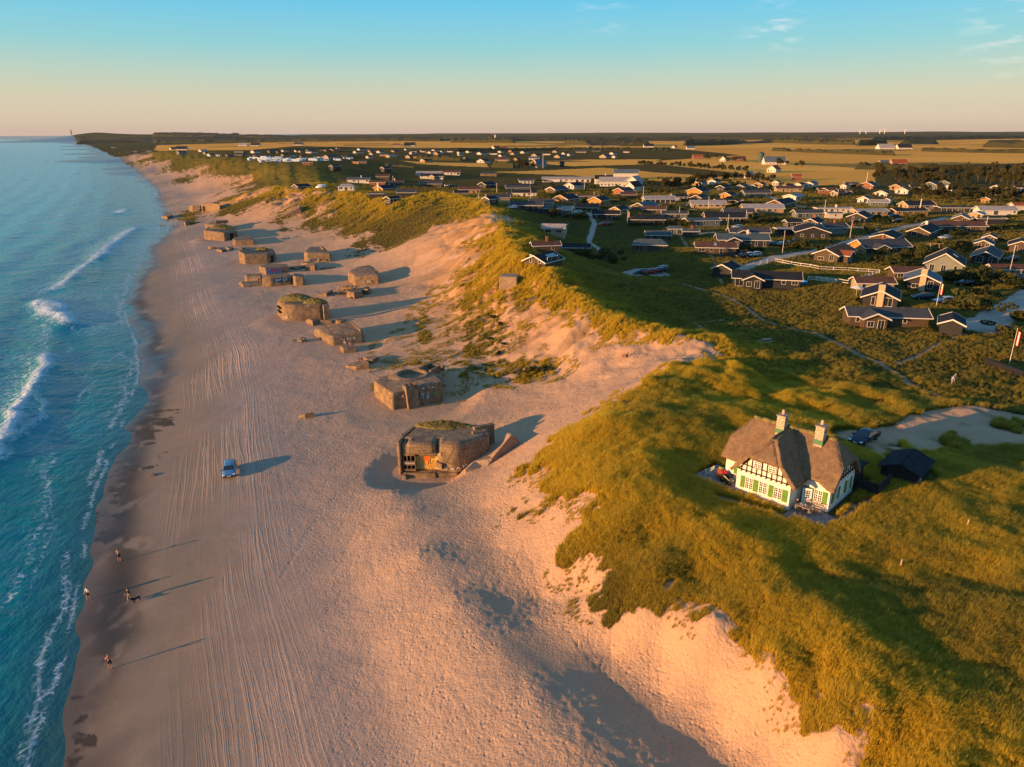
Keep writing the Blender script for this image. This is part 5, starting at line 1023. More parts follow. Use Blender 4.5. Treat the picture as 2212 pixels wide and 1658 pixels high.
# ---------------------------------------------------------------- people
SKIN=mat('skin',(.48,.27,.17),.6,.05); HAIRD=mat('dark_hair',(.03,.02,.012),.8); HAIRB=mat('fair_hair',(.36,.22,.09),.8)
def person(x,y,z,rz,label,shirt,shorts,hair=HAIRD,pose='walk',shoes=None,hands=True,scale=1.0,female=False,group=None):
    J={}; V_=[];E_=[];R_=[];Z_=[]   # joints: position, radius, zone
    def j(n,p,r,zone,par=None):
        J[n]=len(V_); V_.append(Vector(p)); R_.append(r); Z_.append(zone)
        if par is not None: E_.append((J[par],J[n]))
    sit=pose in('sit','lie'); hz_=.95 if not sit else .16
    j('pelvis',(0,0,hz_),(.135,.10),'shorts'); lean=.03 if not sit else -.06
    j('waist',(0,lean*.5,hz_+.17),(.115,.085),'shirt','pelvis'); j('chest',(0,lean,hz_+.38),(.15,.105),'shirt','waist'); j('neck',(0,lean+.01,hz_+.52),(.062,.062),'skin','chest')
    j('jaw',(0,lean+.035,hz_+.60),(.075,.085),'skin','neck'); j('head',(0,lean+.02,hz_+.68),(.095,.108),'hair0','jaw'); j('crown',(0,lean+.01,hz_+.76),(.07,.08),'hair','head')
    for s in (-1,1):
        n='L' if s<0 else 'R'
        j('sh'+n,(s*.175,lean,hz_+.46),(.058,.055),'shirt','chest')
        if pose=='walk': el=(s*.235,lean+s*.05,hz_+.20); wr=(s*.24,lean+s*.16+.05,hz_-.03)
        elif pose=='camera': el=(s*.27,.14,hz_+.30); wr=(s*.10,.30,hz_+.56)
        elif pose=='child': el=(s*.24,.05,hz_+.22); wr=(s*.08,.24,hz_+.25)
        elif pose=='lie': el=(s*.25,-.25,hz_+.25); wr=(s*.22,-.35,.04)
        else: el=(s*.22,.10,hz_+.24); wr=(s*.14,.32,hz_+.16)
        j('um'+n,tuple((V_[J['sh'+n]]+Vector(el))/2),(.050,.048),'shirt','sh'+n)
        j('el'+n,el,(.042,.042),'shirt','um'+n); j('wr'+n,wr,(.026,.030),'skin','el'+n)
        d=(Vector(wr)-Vector(el)).normalized(); pm=Vector(wr)+d*.07; j('pa'+n,pm,(.022,.038),'skin','wr'+n)
        if hands:
            side=Vector((0,1,0)) if abs(d.y)<.7 else Vector((0,0,1))
            for k,(o_,l) in enumerate(((-.027,.075),(-.009,.085),(.009,.08),(.026,.062))):
                a=pm+d*.04+side*o_; j('f%s%d'%(n,k),a,(.009,.009),'skin','pa'+n); j('g%s%d'%(n,k),a+d*l*.8-Vector((s*.02,0,0)),(.007,.007),'skin','f%s%d'%(n,k))
            j('t'+n,pm-d*.02+side*.045,(.010,.010),'skin','pa'+n); j('u'+n,pm+d*.03+side*.065,(.008,.008),'skin','t'+n)
        j('hip'+n,(s*.09,0,hz_-.06),(.095,.10),'shorts','pelvis')
        st=(s*.16 if pose=='walk' else 0.02)
        if sit: kn=(s*.13,.42,.42 if pose=='sit' else .22); an=(s*.12,.62,.08) if pose=='sit' else (s*.13,.85,.08); th=(s*.11,.21,.28 if pose=='sit' else .2)
        else: kn=(s*.10,.5*st+.03,.50); an=(s*.10,st-.02 if s>0 else st*1.1,.09+(.04 if (pose=='walk' and s<0) else 0)); th=(s*.10,.25*st+.01,.72)
        j('th'+n,th,(.082,.085),'shorts','hip'+n); j('kn'+n,kn,(.055,.058),'skin' if not female or True else 'shorts','th'+n); j('ca'+n,tuple((Vector(kn)*.6+Vector(an)*.4)),(.052,.055),'skin','kn'+n); j('an'+n,an,(.035,.038),'skin','ca'+n)
        j('he'+n,(an[0],an[1]-.03,an[2]-.045),(.036,.036),'shoe','an'+n); j('to'+n,(an[0]+s*.02,an[1]+.16,an[2]-.06),(.038,.026),'shoe','he'+n)
    me=bpy.data.meshes.new('person'); me.from_pydata([tuple(v) for v in V_],E_,[]); o=bpy.data.objects.new('person',me); COL.objects.link(o)
    sk=o.modifiers.new('s','SKIN'); sk.use_smooth_shade=True
    for i,sv in enumerate(me.skin_vertices[0].data): sv.radius=R_[i]; sv.use_root=(i==0)
    sb=o.modifiers.new('b','SUBSURF'); sb.levels=1; sb.render_levels=1
    dg=bpy.context.evaluated_depsgraph_get(); dg.update(); m2=bpy.data.meshes.new_from_object(o.evaluated_get(dg)); o.modifiers.clear(); o.data=m2; bpy.data.meshes.remove(me)
    m2.materials.clear(); ms=[SKIN,shirt or SKIN,shorts,hair,shoes or SKIN]; [m2.materials.append(m) for m in ms]
    zi={'skin':0,'shirt':1,'shorts':2,'hair':3,'hair0':3,'shoe':4}; PV=np.array([tuple(v) for v in V_]); 
    for p_ in m2.polygons:
        c=np.array(p_.center); k=int(np.argmin(((PV-c)**2).sum(1))); zz=Z_[k]
        if zz in('hair0',) and c[1]>lean+.055 and c[2]<hz_+.745: zz='skin'
        p_.material_index=zi[zz]; p_.use_smooth=True
    f=MB(); f.sph((0,lean+.115,hz_+.655),.017,1.2); 
    for s in (-1,1): f.sph((s*.082,lean+.02,hz_+.67),.02,1.5)
    fo=f.build('face',SKIN,o,True); g=MB(); g.k=0
    for s in (-1,1): g.sph((s*.03,lean+.105,hz_+.69),.011)
    g.box(0,lean+.105,hz_+.62,.045,.01,.01); g.build('eyes',HAIRD,fo)
    o.location=(x,y,z); o.rotation_euler=(0,0,rz); o.scale=(scale,)*3; o.name='person'; tag(o,label,'person',group); return o
cl_=lambda n,c: mat(n,c,.85,.06,6)
def at_p(u,v,rz,label,**k):
    q=hit(u,v); return person(q[0],q[1],q[2],rad(rz),label,**k)
WT=cl_('white_cotton',(.6,.65,.7)); BK=cl_('black_cloth',(.015,.016,.02)); NV=cl_('navy_cloth',(.02,.03,.07)); KH=cl_('khaki_cloth',(.38,.25,.10)); RD=cl_('red_cloth',(.45,.04,.03)); GY=cl_('grey_cloth',(.22,.24,.27)); PK=cl_('pink_cloth',(.5,.2,.16))
at_p(259,1213,20,'bare-shouldered person in dark shorts holding something, standing on the wet sand by the seaweed',shirt=None,shorts=BK,pose='child')
at_p(193,1296,150,'person in a white t-shirt and dark shorts walking at the edge of the water',shirt=WT,shorts=BK,hair=HAIRB)
at_p(281,1299,160,'person in a dark shirt and sand-coloured trousers walking beside a black dog',shirt=NV,shorts=KH)
at_p(240,1445,200,'person in a dark skirt holding up both arms, lowest of the walkers on the beach',shirt=PK,shorts=BK,hair=HAIRB,pose='camera')
at_p(347,492,200,'distant person wading at the water edge, left one of the pair',shirt=BK,shorts=BK,hands=False); at_p(353,492,200,'distant person wading at the water edge, right one of the pair',shirt=NV,shorts=BK,hands=False)
at_p(498*0+434,518,120,'small distant figure in dark clothes beside the grass-roofed bunker',shirt=BK,shorts=BK,hands=False); at_p(396,462,180,'far figure in dark clothes on the sand left of the farthest bunker',shirt=NV,shorts=BK,hands=False)
def at_z(u,v,z,rz,label,**k):
    q=P(u,v,z); return person(q[0],q[1],z-.02,rad(rz),label,**k)
tb=[b for b in BUNK if b['label'].startswith('small concrete cube')][0]; zt_=tb.location.z+max(v.co.z for v in tb.children[0].data.vertices)
at_z(745,744,zt_,200,'person in white sitting on the small concrete cube',shirt=WT,shorts=BK,pose='sit',hands=False); at_z(756,745,zt_,220,'person in pink sitting at the middle of the small concrete cube',shirt=PK,shorts=GY,pose='sit',hands=False)
tb=[b for b in BUNK if b['label'].startswith('sloping broken')][0]; zt_=tb.location.z+max(v.co.z for v in tb.children[0].data.vertices)
at_z(776,781,zt_-.35,250,'person in red resting on the sloping slab, left of two',shirt=RD,shorts=BK,pose='sit',hands=False); at_z(782,780,zt_-.3,240,'person in black resting on the sloping slab, right of two',shirt=BK,shorts=BK,pose='sit',hands=False)
at_p(1347,772,110,'person in red sitting on the high sand slope under the grass edge',shirt=RD,shorts=RD,pose='sit',hands=False); at_p(1354,772,120,'person in dark clothes sitting on the high sand slope beside one in red',shirt=NV,shorts=BK,pose='sit',hands=False)
at_p(2055,834,190,'person in a white shirt and grey shorts walking on the narrow path, in front',shirt=WT,shorts=GY,hair=HAIRB); at_p(2060,829,190,'person in a grey-blue top walking on the narrow path, behind the one in white',shirt=GY,shorts=GY)
q=cl(6.15,.95,-.0); person(q.x,q.y,q.z+.3,rad(-45-90),'person in black sitting by the open cottage door, bent over the lap',shirt=BK,shorts=BK,pose='sit')
MB_=MB(); MB_.box(0,0,.2,.45,.45,.4); o=MB_.build('wooden_crate',SL); o.location=(q.x,q.y,q.z-.02); o.rotation_euler=(0,0,rad(-45)); tag(o,'low wooden seat under the person by the cottage door','stool')
def dog():
    q=hit(295,1300); V_=[(0,-.32,.48),(0,-.05,.44),(0,.25,.50),(0,.42,.62),(0,.50,.70),(0,.66,.66)]; R_=[.10,.09,.125,.085,.085,.04]; E_=[(i,i+1) for i in range(5)]
    def a(p,r,k): V_.append(p); R_.append(r); E_.append((k,len(V_)-1)); return len(V_)-1
    for s in (-1,1):
        k=a((s*.09,-.34,.36),.07,0); k=a((s*.10,-.27,.27),.045,k); k=a((s*.10,-.42,.16),.03,k); k=a((s*.10,-.40,.04),.027,k); a((s*.10,-.33,.02),.028,k)
        k=a((s*.09,.24,.34),.055,2); k=a((s*.09,.20,.20),.033,k); k=a((s*.09,.24,.04),.027,k); a((s*.09,.31,.02),.028,k); a((s*.06,.46,.72),.03,4)
    k=a((0,-.48,.46),.03,0); k=a((0,-.62,.34),.025,k); a((0,-.70,.28),.015,k)
    me=bpy.data.meshes.new('dog'); me.from_pydata(V_,E_,[]); o=bpy.data.objects.new('dog',me); COL.objects.link(o); o.modifiers.new('s','SKIN').use_smooth_shade=True
    for i,sv in enumerate(me.skin_vertices[0].data): sv.radius=(R_[i],R_[i]*1.1); sv.use_root=(i==0)
    o.modifiers.new('b','SUBSURF').levels=1; dg=bpy.context.evaluated_depsgraph_get(); dg.update(); m2=bpy.data.meshes.new_from_object(o.evaluated_get(dg)); o.modifiers.clear(); o.data=m2; m2.materials.clear(); m2.materials.append(mat('black_fur',(.012,.01,.009),.8))
    o.location=q; o.rotation_euler=(0,0,rad(150)); tag(o,'black dog walking at the side of a person on the beach','dog')
dog()
# ---------------------------------------------------------------- holiday houses
r7=lambda x,y:(1474.6+.33333*x,272.8+.33333*y)
REG={1:(r1,.2),2:(r2,.18333),3:(r3,.2),4:(r4,.2),5:(r5,.26667),6:(r6,.26667),7:(r7,.33333)}
def wallm(k):
    c={'k':('black_boards',(.022,.022,.026)),'b':('brown_boards',(.085,.055,.03)),'w':('white_wall',(.68,.64,.58)),'y':('ochre_boards',(.42,.22,.05)),'g':('grey_green_boards',(.20,.22,.19)),'t':('teal_grey_boards',(.13,.17,.17)),'r':('red_brick',(.30,.10,.04)),'o':('tan_brick',(.42,.30,.17))}[k]
    if c[0] in MC: return MC[c[0]]
    t=NT(c[0]); p=t.pos(); w=t.n('ShaderNodeTexWave',wave_type='BANDS',bands_direction='X' if k in 'kbgty' else 'Z'); w.inputs['Scale'].default_value=2.2; t.l(p,w.inputs[0]); n=t.noise(1.2,p,3)
    a=tuple(x*.72 for x in c[1]); col=t.mixc(t.rng(n,.3,.7,0,1),a,c[1]); col=t.mixc(t.rng(w.outputs[1],0,.15,.45,0),col,tuple(x*.5 for x in c[1])); t.l(col,t.b.inputs['Base Color']); t.b.inputs['Roughness'].default_value=.8; MC[c[0]]=t.m; return t.m
def roofm(k):
    c={'k':('black_roof',(.022,.026,.032)),'g':('pale_corrugated_roof',(.34,.31,.29)),'r':('red_tile_roof',(.30,.085,.035)),'n':('brown_roof',(.11,.055,.04)),'t':('grey_green_roof',(.07,.10,.11)),'s':('slate_roof',(.06,.065,.075)),'l':('blue_grey_roof',(.10,.14,.17))}[k]
    if c[0] in MC: return MC[c[0]]
    t=NT(c[0]); p=t.pos(); w=t.n('ShaderNodeTexWave',wave_type='BANDS',bands_direction='X'); w.inputs['Scale'].default_value=1.3; t.l(p,w.inputs[0]); n=t.noise(.7,p,4)
    col=t.mixc(t.rng(n,.3,.7,0,1),tuple(x*.7 for x in c[1]),tuple(x*1.15 for x in c[1])); col=t.mixc(t.rng(w.outputs[1],0,.2,.3,0),col,tuple(x*.55 for x in c[1])); t.l(col,t.b.inputs['Base Color']); t.b.inputs['Roughness'].default_value=.85; t.b.inputs['Specular IOR Level'].default_value=.12; MC[c[0]]=t.m; return t.m
TRIMW=mat('white_trim_paint',(.66,.62,.56),.5,.03); BRICK=mat('red_chimney_brick',(.28,.10,.05),.85,.2,8); HN={'k':'black','b':'brown','w':'white','y':'ochre','g':'grey-green','t':'teal-grey','r':'red brick','o':'tan brick'}
RN={'k':'black','g':'pale','r':'red','n':'brown','t':'grey-green','s':'slate','l':'blue-grey'}
PLOTS=[]
def gable_part(e,L,W,H,wall,roof,ox=0,oy=0,rz=0,det=2,pitch=24,trim=True,suffix='',hip=False,glaze=0,rs=None,gs='-'):
    wm,rm=wallm(wall),roofm(roof); R=math.tan(rad(pitch))*W/2; ov=.55
    M=Matrix.Translation((ox,oy,0))@Matrix.Rotation(rz,4,'Z')
    b=MB(); b.M=M; n=W/2
    b.add([(-L/2,-n,-1.2),(L/2,-n,-1.2),(L/2,n,-1.2),(-L/2,n,-1.2),(-L/2,-n,H),(L/2,-n,H),(L/2,n,H),(-L/2,n,H),(-L/2,0,H+(R if not hip else 0)),(L/2,0,H+(R if not hip else 0))],[(0,1,5,4),(2,3,7,6),(1,2,6,9,5),(3,0,4,8,7),(4,5,9,8),(6,7,8,9)])
    b.build('wall',wm,e); th=.16; b=MB(); b.M=M; k=R/n; hi=(W*.35 if hip else 0)
    a0,a1=-L/2-ov,L/2+ov; ez=H-ov*k+.12; rz_=H+R+.12
    b.poly3([(a0,-n-ov,ez),(a1,-n-ov,ez),(a1-hi,0,rz_),(a0+hi,0,rz_)],th); b.poly3([(a1,n+ov,ez),(a0,n+ov,ez),(a0+hi,0,rz_),(a1-hi,0,rz_)],th)
    if hip: b.poly3([(a0,n+ov,ez),(a0,-n-ov,ez),(a0+hi,0,rz_)],th); b.poly3([(a1,-n-ov,ez),(a1,n+ov,ez),(a1-hi,0,rz_)],th)
    if not hip: b.box(0,0,rz_+.02,L+2*ov,.22,.08)
    b.build('roof',rm,e)
    if trim:
        b=MB(); b.M=M; t_=.07
        if not hip:
            for x in (a0-.03,a1+.03):
                for s in (-1,1): b.poly3([(x-t_/2,s*(n+ov+.02),ez-.2),(x-t_/2,s*(n+ov+.02),ez+.07),(x-t_/2,0,rz_+.08),(x-t_/2,0,rz_-.2)] if s>0 else [(x-t_/2,0,rz_-.2),(x-t_/2,0,rz_+.08),(x-t_/2,s*(n+ov+.02),ez+.07),(x-t_/2,s*(n+ov+.02),ez-.2)],t_)
        for s in (-1,1): b.box(0,s*(n+ov+.035),ez-.06,L+2*ov,.06,.17)
        b.build('bargeboard',TRIMW,e)
    if det:
        rs=rs or random.Random(int(L*100+W*31)); nw=max(2,int(L/2.6)) if det>1 else max(1,int(L/4))
        def win(x,y,w,h,z,rot):
            p=M@Vector((x,y,z)); return window(e,p.x,p.y,p.z,w,h,2 if w>1 else 1,1,rz=rz+rot,fr=TRIMW,th=.08,bars=w>1)
        for i in range(nw):
            if rs.random()<.2 and not glaze: continue
            w=rs.choice((.8,1.0,1.5,2.0)) if not glaze else L/nw*.88; tall=rs.random()<.4 or glaze; win(-L/2+L*(i+.5)/nw,-n-.03,min(w,L/nw*.9),1.9 if tall else 1.0,.1 if tall else .95,0)
        for s in (('-' in gs)*[-1]+('+' in gs)*[1]):
            for i in range(2 if W<8 else 3): win(s*(L/2+.03),-n+W*(i+.6)/(2.3 if W<8 else 3.2),rs.choice((.8,1.2,1.7)),rs.choice((1.0,1.9)),.25 if False else .5,rad(90))
def house(reg,x,y,pw,ang,wall,roof,label,depth=.62,H=2.3,chim=None,wing=None,det=2,pitch=24,hip=False,glaze=0,name='holiday_house',maxL=26,sky=0,cat='house',group=None):
    f,sc=REG[reg]; u,v=f(x,y); q=onplain(u,v); D=q[1]*math.cos(PITCH)+(CAMH-q[2])*math.sin(PITCH); wm_=pw*sc*D/FPX; ang=(50+(ang-18)*.4 if ang>=12 else ang); a=rad(ang); c_,s_=abs(math.cos(a)),abs(math.sin(a))
    L=min(maxL,wm_/(c_+depth*s_)); W=L*depth
    dep=.5*(L*s_+W*c_); dr=Vector((q[0],q[1])).normalized(); px,py=q[0]+dr.x*dep,q[1]+dr.y*dep
    e=empty(name,(px,py,max(hz(px,py),q[2]-.3)),a,label,cat,group); rs=random.Random(int(u*7+v*13)); gs='-' if ang>=0 else '+'
    gable_part(e,L,W,H,wall,roof,det=det,pitch=pitch,hip=hip,glaze=glaze,rs=rs,gs=gs)
    if wing:   # (offset along the ridge as a fraction, forward reach m, width m)
        fo,rc,ww=wing; gable_part(e,rc+W/2,ww,H,wall,roof,ox=fo*L,oy=-(rc+W/2)/2,rz=rad(90),det=0,pitch=pitch)
        window(e,fo*L-ww*.22,-(rc+W/2)-.03,.5,ww*.3,1.2,2,1,fr=TRIMW,th=.08); window(e,fo*L+ww*.24,-(rc+W/2)-.03,.1,ww*.3,1.9,2,1,fr=TRIMW,th=.08)
    R=math.tan(rad(pitch))*W/2
    if chim:
        cx_,cy_,cm,cs=chim; b=MB(); b.box(cx_*L,cy_*W,(H+R+1.0)/2,cs*.8,cs,H+R+1.0+.8); b.build('chimney',cm,e)
    if sky:
        for i in range(sky):
            xx=-.5+1.0*(i+1.2); k=R/(W/2); b=MB(); b.box(0,0,0,.75,1.5,.08); o=b.build('skylight',mat('skylight_glass',(.25,.32,.36),.1,0,spec=1),e); o.location=(xx-1.0,-W*.25,H+R/2+.2); o.rotation_euler=(math.atan(k),0,0)
    PLOTS.append((px,py,max(L,W)/2+1.5)); return e
PALE=mat('pale_chimney_brick',(.50,.36,.22),.85,.15,6); WCH=mat('white_chimney',(.66,.62,.56),.8,.08)
HOMES=[]
HH='''4,640,395,520,48,k,k,dark brown house with a tall pale brick chimney up the middle of its gable|chim:p|depth:.7
4,690,590,830,-8,b,s,long low house with a forward gable wing, below the house with the pale chimney stack|wing|depth:.33
4,1400,680,350,42,k,k,black garage with white gable edges at the end of the sandy road|det0
3,1090,1135,480,45,k,l,black house with blue-grey roof and a pale chimney on its lit gable|chim:p|depth:.75
3,1330,940,560,38,g,k,large grey-green house with skylights in a steep black roof|depth:.72|H:2.7|pitch:32|sky2
3,2015,965,380,-3,g,n,grey annex with a brown roof and a carport at the right edge|depth:.4
3,940,1000,350,-2,b,n,low brown-roofed house behind the pale-chimney house with the blue-grey roof|depth:.5
3,560,1130,390,-4,o,n,low brown-roofed house with one white wall, beside a white parasol|depth:.5
3,1790,835,500,25,k,s,black-gabled house with a long grey roof, left of the tall flagpole|depth:.45
3,1760,690,280,30,b,s,small dark house with a shallow lit gable behind the black-gabled one
3,2150,715,330,35,b,k,tall brown gabled house cut by the right edge of the photo|H:2.6
3,1825,615,190,30,b,k,small house with white gable edges above the two dark ones at the right
3,640,725,580,10,y,s,ochre house with big gable windows and a long grey roof with a brick chimney|chim:b|depth:.5|wing
3,715,615,450,25,b,k,dark house with one long low white gable edge, behind the ochre one|depth:.55|pitch:17
3,150,820,560,14,b,r,brown house with a reddish roof beside the paddock fence|wing|depth:.45
3,1120,545,500,15,b,k,ochre-gabled house with a dark carport and a small white parasol|depth:.4|chim:w
3,1450,478,590,-3,b,n,long low house with a brown roof and a row of white posts|depth:.3
3,1520,395,260,35,b,l,house with a blue-grey roof and a lit gable above the long brown roof
3,1695,345,215,20,o,g,low pale-roofed house right of the small blue-grey roof|pitch:18
3,1830,395,290,-2,k,k,flat black building with a white edge line, below the low pale roof|pitch:4|depth:.3|det0
3,430,382,330,25,k,k,small black house with a lit gable edge left of the lawn and road junction
3,530,310,370,8,o,g,long low house with a grey roof behind the small black one|depth:.4|pitch:15
3,950,308,390,8,y,k,low ochre house with a dark roof near the far end of the sandy road|depth:.4|pitch:15
3,1045,238,350,10,o,k,tan house with dark roof right of a flagpole, near the pine thicket|depth:.5
3,1485,272,430,-3,k,s,flat-roofed dark modern house with big white windows below the pine thicket|pitch:5|depth:.35|glaze
3,1890,298,390,-4,w,g,pale cream house with a light grey roof at the right below the thicket|depth:.4
3,2150,242,160,0,w,r,small house with a red roof at the right edge below the pine thicket
3,485,170,190,25,w,t,small pale house with a neat lit gable above the long flat white house
3,630,207,190,-10,t,g,low teal house under a pale grey roof, right of the neat pale gable
3,670,103,200,20,w,s,small cream gabled house left of the pine thicket
3,150,333,160,0,w,t,tiny white outbuilding in front of the long flat white house|pitch:6|det1
2,1960,300,390,0,w,g,long flat white house with a chimney, catching the sun|pitch:5|depth:.3|chim:w
2,705,1070,350,30,k,k,black garage joined to the left end of the long black house|det0|depth:.75
2,1170,1195,790,-14,k,k,long black house with a white-posted porch gable and paved terrace|wing|depth:.35
2,580,800,470,-8,b,n,dark cabin with a brown roof and one skylight, beside four parked cars|depth:.4|sky1
2,890,700,600,-6,k,t,black house with a teal roof, white edges and a white chimney|depth:.4|chim:w|wing
2,970,605,460,-4,k,s,black house with a dark roof just behind the teal-roofed one|depth:.4|wing
2,1690,605,460,-2,k,k,wide black house with a very broad low white gable behind the tall flagpole|gab|pitch:18|depth:.85
2,1395,560,190,0,k,g,flat grey-roofed annex left of the wide black gable|pitch:3|det0
2,1735,475,280,20,k,k,black house with two white-edged gables and a brick stack|chim:b
2,1495,470,200,10,k,k,little black house with one small square window, left of two black gables|depth:.5
2,1960,545,310,10,g,s,grey house with a tall brick chimney right of the wide black gable|chim:b
2,420,460,405,8,t,t,low house with a grey-green roof among shrubs in the middle of the village|depth:.4|pitch:16
2,690,415,480,-4,y,k,ochre house with a glazed white front and dark roof|depth:.45|glaze
2,850,350,350,-4,t,s,grey house with a dark roof behind the glazed ochre one|depth:.45
2,110,555,180,-5,t,t,small low house with a grey-green hipped roof half sunk in shrubs|hip
2,290,585,180,-5,b,t,small brown cabin with brick stack next to the hipped roof|chim:b|depth:.5
2,1130,300,470,-4,o,g,long house with a pale pinkish roof and a glazed right end|depth:.4
2,1360,245,430,18,b,k,house with a bright white gable edge and dark roof above the pale pinkish roof|depth:.4
2,1670,360,340,4,t,s,grey house with wide white windows under a dark roof, below the white flat one|depth:.4
2,490,245,400,-3,o,g,long tan house with a pale roof behind a flagpole with a red flag|depth:.4
2,735,200,300,-2,y,k,long yellow-lit house with a thin white eave|depth:.3|pitch:8
2,835,215,80,20,b,k,tiny shed with a pointed gable right of the long yellow house|det1
2,740,135,220,20,y,k,ochre gabled house with glass doors in the middle of the village
2,1060,105,320,4,t,s,dark grey house with a thin white eave behind the ochre gable|depth:.4
2,380,130,300,30,y,k,tall two-storey ochre house with a black roof|H:4.2|depth:.7
2,390,170,220,30,b,k,low extension with a black roof in front of the two-storey ochre house
2,155,155,190,10,w,k,white house with a dark roof left of the two-storey ochre house
2,100,368,290,-4,t,s,dark house with white veranda rails right of a flagpole|depth:.4
2,1500,155,280,15,w,g,cream house with a pale roof and broad low gable above the white flat house|pitch:17
2,1440,52,300,-3,o,n,tan house with a brown roof and white corner gable, high in the village|depth:.4
2,1890,75,180,15,r,n,red brick house with a white-edged gable, left of two smaller red ones
2,2040,100,130,10,r,n,smaller red brick house beside a flagpole
2,2155,95,60,80,r,n,smallest red brick house, an isolated gable|det1
2,1975,358,170,0,t,g,small teal cabin with a flat pale roof under the long white house|pitch:4|det1
1,710,848,420,28,b,k,house sunk behind the dune with four bright skylights in a black roof|sky4|depth:.75|H:.9
1,730,722,300,10,b,n,low house with a red-brown roof just behind the skylight house|chim:b|depth:.45
1,1040,722,340,-6,b,k,low black-roofed house with one white gable behind the skylight house|depth:.35
1,825,522,250,-12,o,g,tan cottage with a bright pale roof and white garden walls below the village|depth:.6|H:2.6
1,800,455,330,-5,w,n,white flat building with a reddish roof behind the tan cottage|depth:.35|pitch:6
1,1850,692,380,-10,b,t,brown house with white windows under a grey-green hipped roof, alone in the grass|hip|depth:.55
1,1940,580,260,-5,k,t,dark house with a grey-green roof just behind the hipped brown one
1,1825,410,370,-5,k,k,black house with a white-fasciaed veranda and a small central gable|hip|depth:.5
1,1380,345,290,-3,k,k,black cabin with a square white window left of a white door|depth:.45
1,1180,262,270,-12,t,n,dark teal house with a brown roof and a tall glazed right gable|glaze
1,905,305,250,-12,t,g,house with a bright pale grey roof, left of the glazed teal one
1,760,340,290,-6,k,l,low black house with a bluish roof just behind the dune crest|depth:.4
1,530,252,350,-4,k,s,dark house beside two cars behind the dune crest|depth:.4
1,690,212,265,-8,o,s,tan house with a dark roof and strong white eave line|depth:.5
1,955,172,300,32,y,k,ochre house with two lit white-edged gables in the left part of the village|depth:.7
1,1180,132,230,5,y,n,tan house with two white windows under a flat dark roof|pitch:10
1,1310,205,250,32,y,k,tall ochre gable with a white-framed window and a black roof|H:3.2|depth:.7
1,1530,290,210,20,y,k,ochre and black house with a white door right of the tall ochre gable
1,1800,255,310,18,b,l,house with a large grey-blue roof and white gables right of centre|depth:.6
1,1900,285,250,-10,b,n,brown house with a dull brown roof below the grey-blue one|depth:.5
1,1950,168,340,5,w,g,white house with a row of white windows and two pale gables|depth:.4|glaze
1,220,168,250,8,o,s,pale house with an open carport near the left of the village|depth:.5
1,505,96,270,-5,w,k,house with white windows and a dark roof behind a red flag|depth:.45
1,140,215,160,15,k,k,small black gabled hut close behind the dune top|det1
1,850,62,240,18,y,k,ochre house with one low white gable left of a dark roof extension|depth:.5
1,430,35,260,5,t,s,grey house with two small gables beyond the red flag|depth:.4
1,1570,77,235,20,r,n,orange brick house with chimney in front of the white farm|chim:b|depth:.6
1,1620,115,160,0,b,n,open brown shed in front of the orange brick house|det1
6,165,432,210,-4,w,g,white house with a wide pale roof, far left of the village|depth:.4
6,180,492,180,-4,b,s,brown house with a bright eave line below the wide pale roof|depth:.5
6,330,405,165,-3,w,n,white house with a brown roof beyond the wide pale roof|depth:.4
6,210,440,85,20,o,k,tiny cabin right below the wide pale roof|det1
6,490,542,175,-4,y,n,ochre house with a brown roof just beyond the dune hump|depth:.5
6,630,500,150,25,k,k,small black house with a bright white gable, left of the flagpole with a red flag
6,880,520,190,-5,k,k,dark house with two white-edged gables right of a flagpole|depth:.45
6,945,465,120,5,w,s,low white and grey house left of the long barn|depth:.5
6,1335,510,170,20,w,k,house with cream gable windows in front of the barn yard
6,1200,545,180,15,b,s,dark low house with one thin white edge under the barn|depth:.5
6,640,408,130,5,y,s,ochre cabin with veranda posts alone at the field edge|hip
6,420,570,120,10,o,k,half hidden dark house behind the dune hump|det1
5,1530,460,180,-3,w,t,white house with a tower-like chimney left of two dark roofs|chim:w|depth:.4
5,1430,525,125,0,w,g,small white and glass cabin on the flat grass behind the dunes|hip
5,1745,555,180,20,y,k,ochre house with a white gable edge just behind the grassy crest|chim:p|depth:.7
5,1680,482,130,-4,r,n,low reddish house left of a flagpole behind the dunes|depth:.4
5,1800,482,180,-4,b,n,long brown house with a brick stack right of the flagpole|depth:.35|chim:w
5,1725,432,105,-4,b,n,small brown cabin above the long brown house
5,1745,360,80,15,k,k,small dark cabin alone in the far grass
5,1335,347,85,15,k,s,small grey cabin alone on the far grass near the caravans
5,1120,376,80,0,r,n,low red cabin on the far grass behind the dune valley|depth:.4
5,1065,518,130,15,b,k,dark cabin with reddish walls close behind the low dunes
5,1800,632,120,18,k,k,dark roof with a bright white gable peeping over the grassy crest
5,1670,580,120,0,k,s,flat dark roof with a white edge peeping over the grassy crest|pitch:8|det0
5,1915,582,140,0,k,s,low dark roof half hidden by the grassy crest|det0
5,2120,440,190,-4,w,k,white long house far left on the plain|depth:.4'''
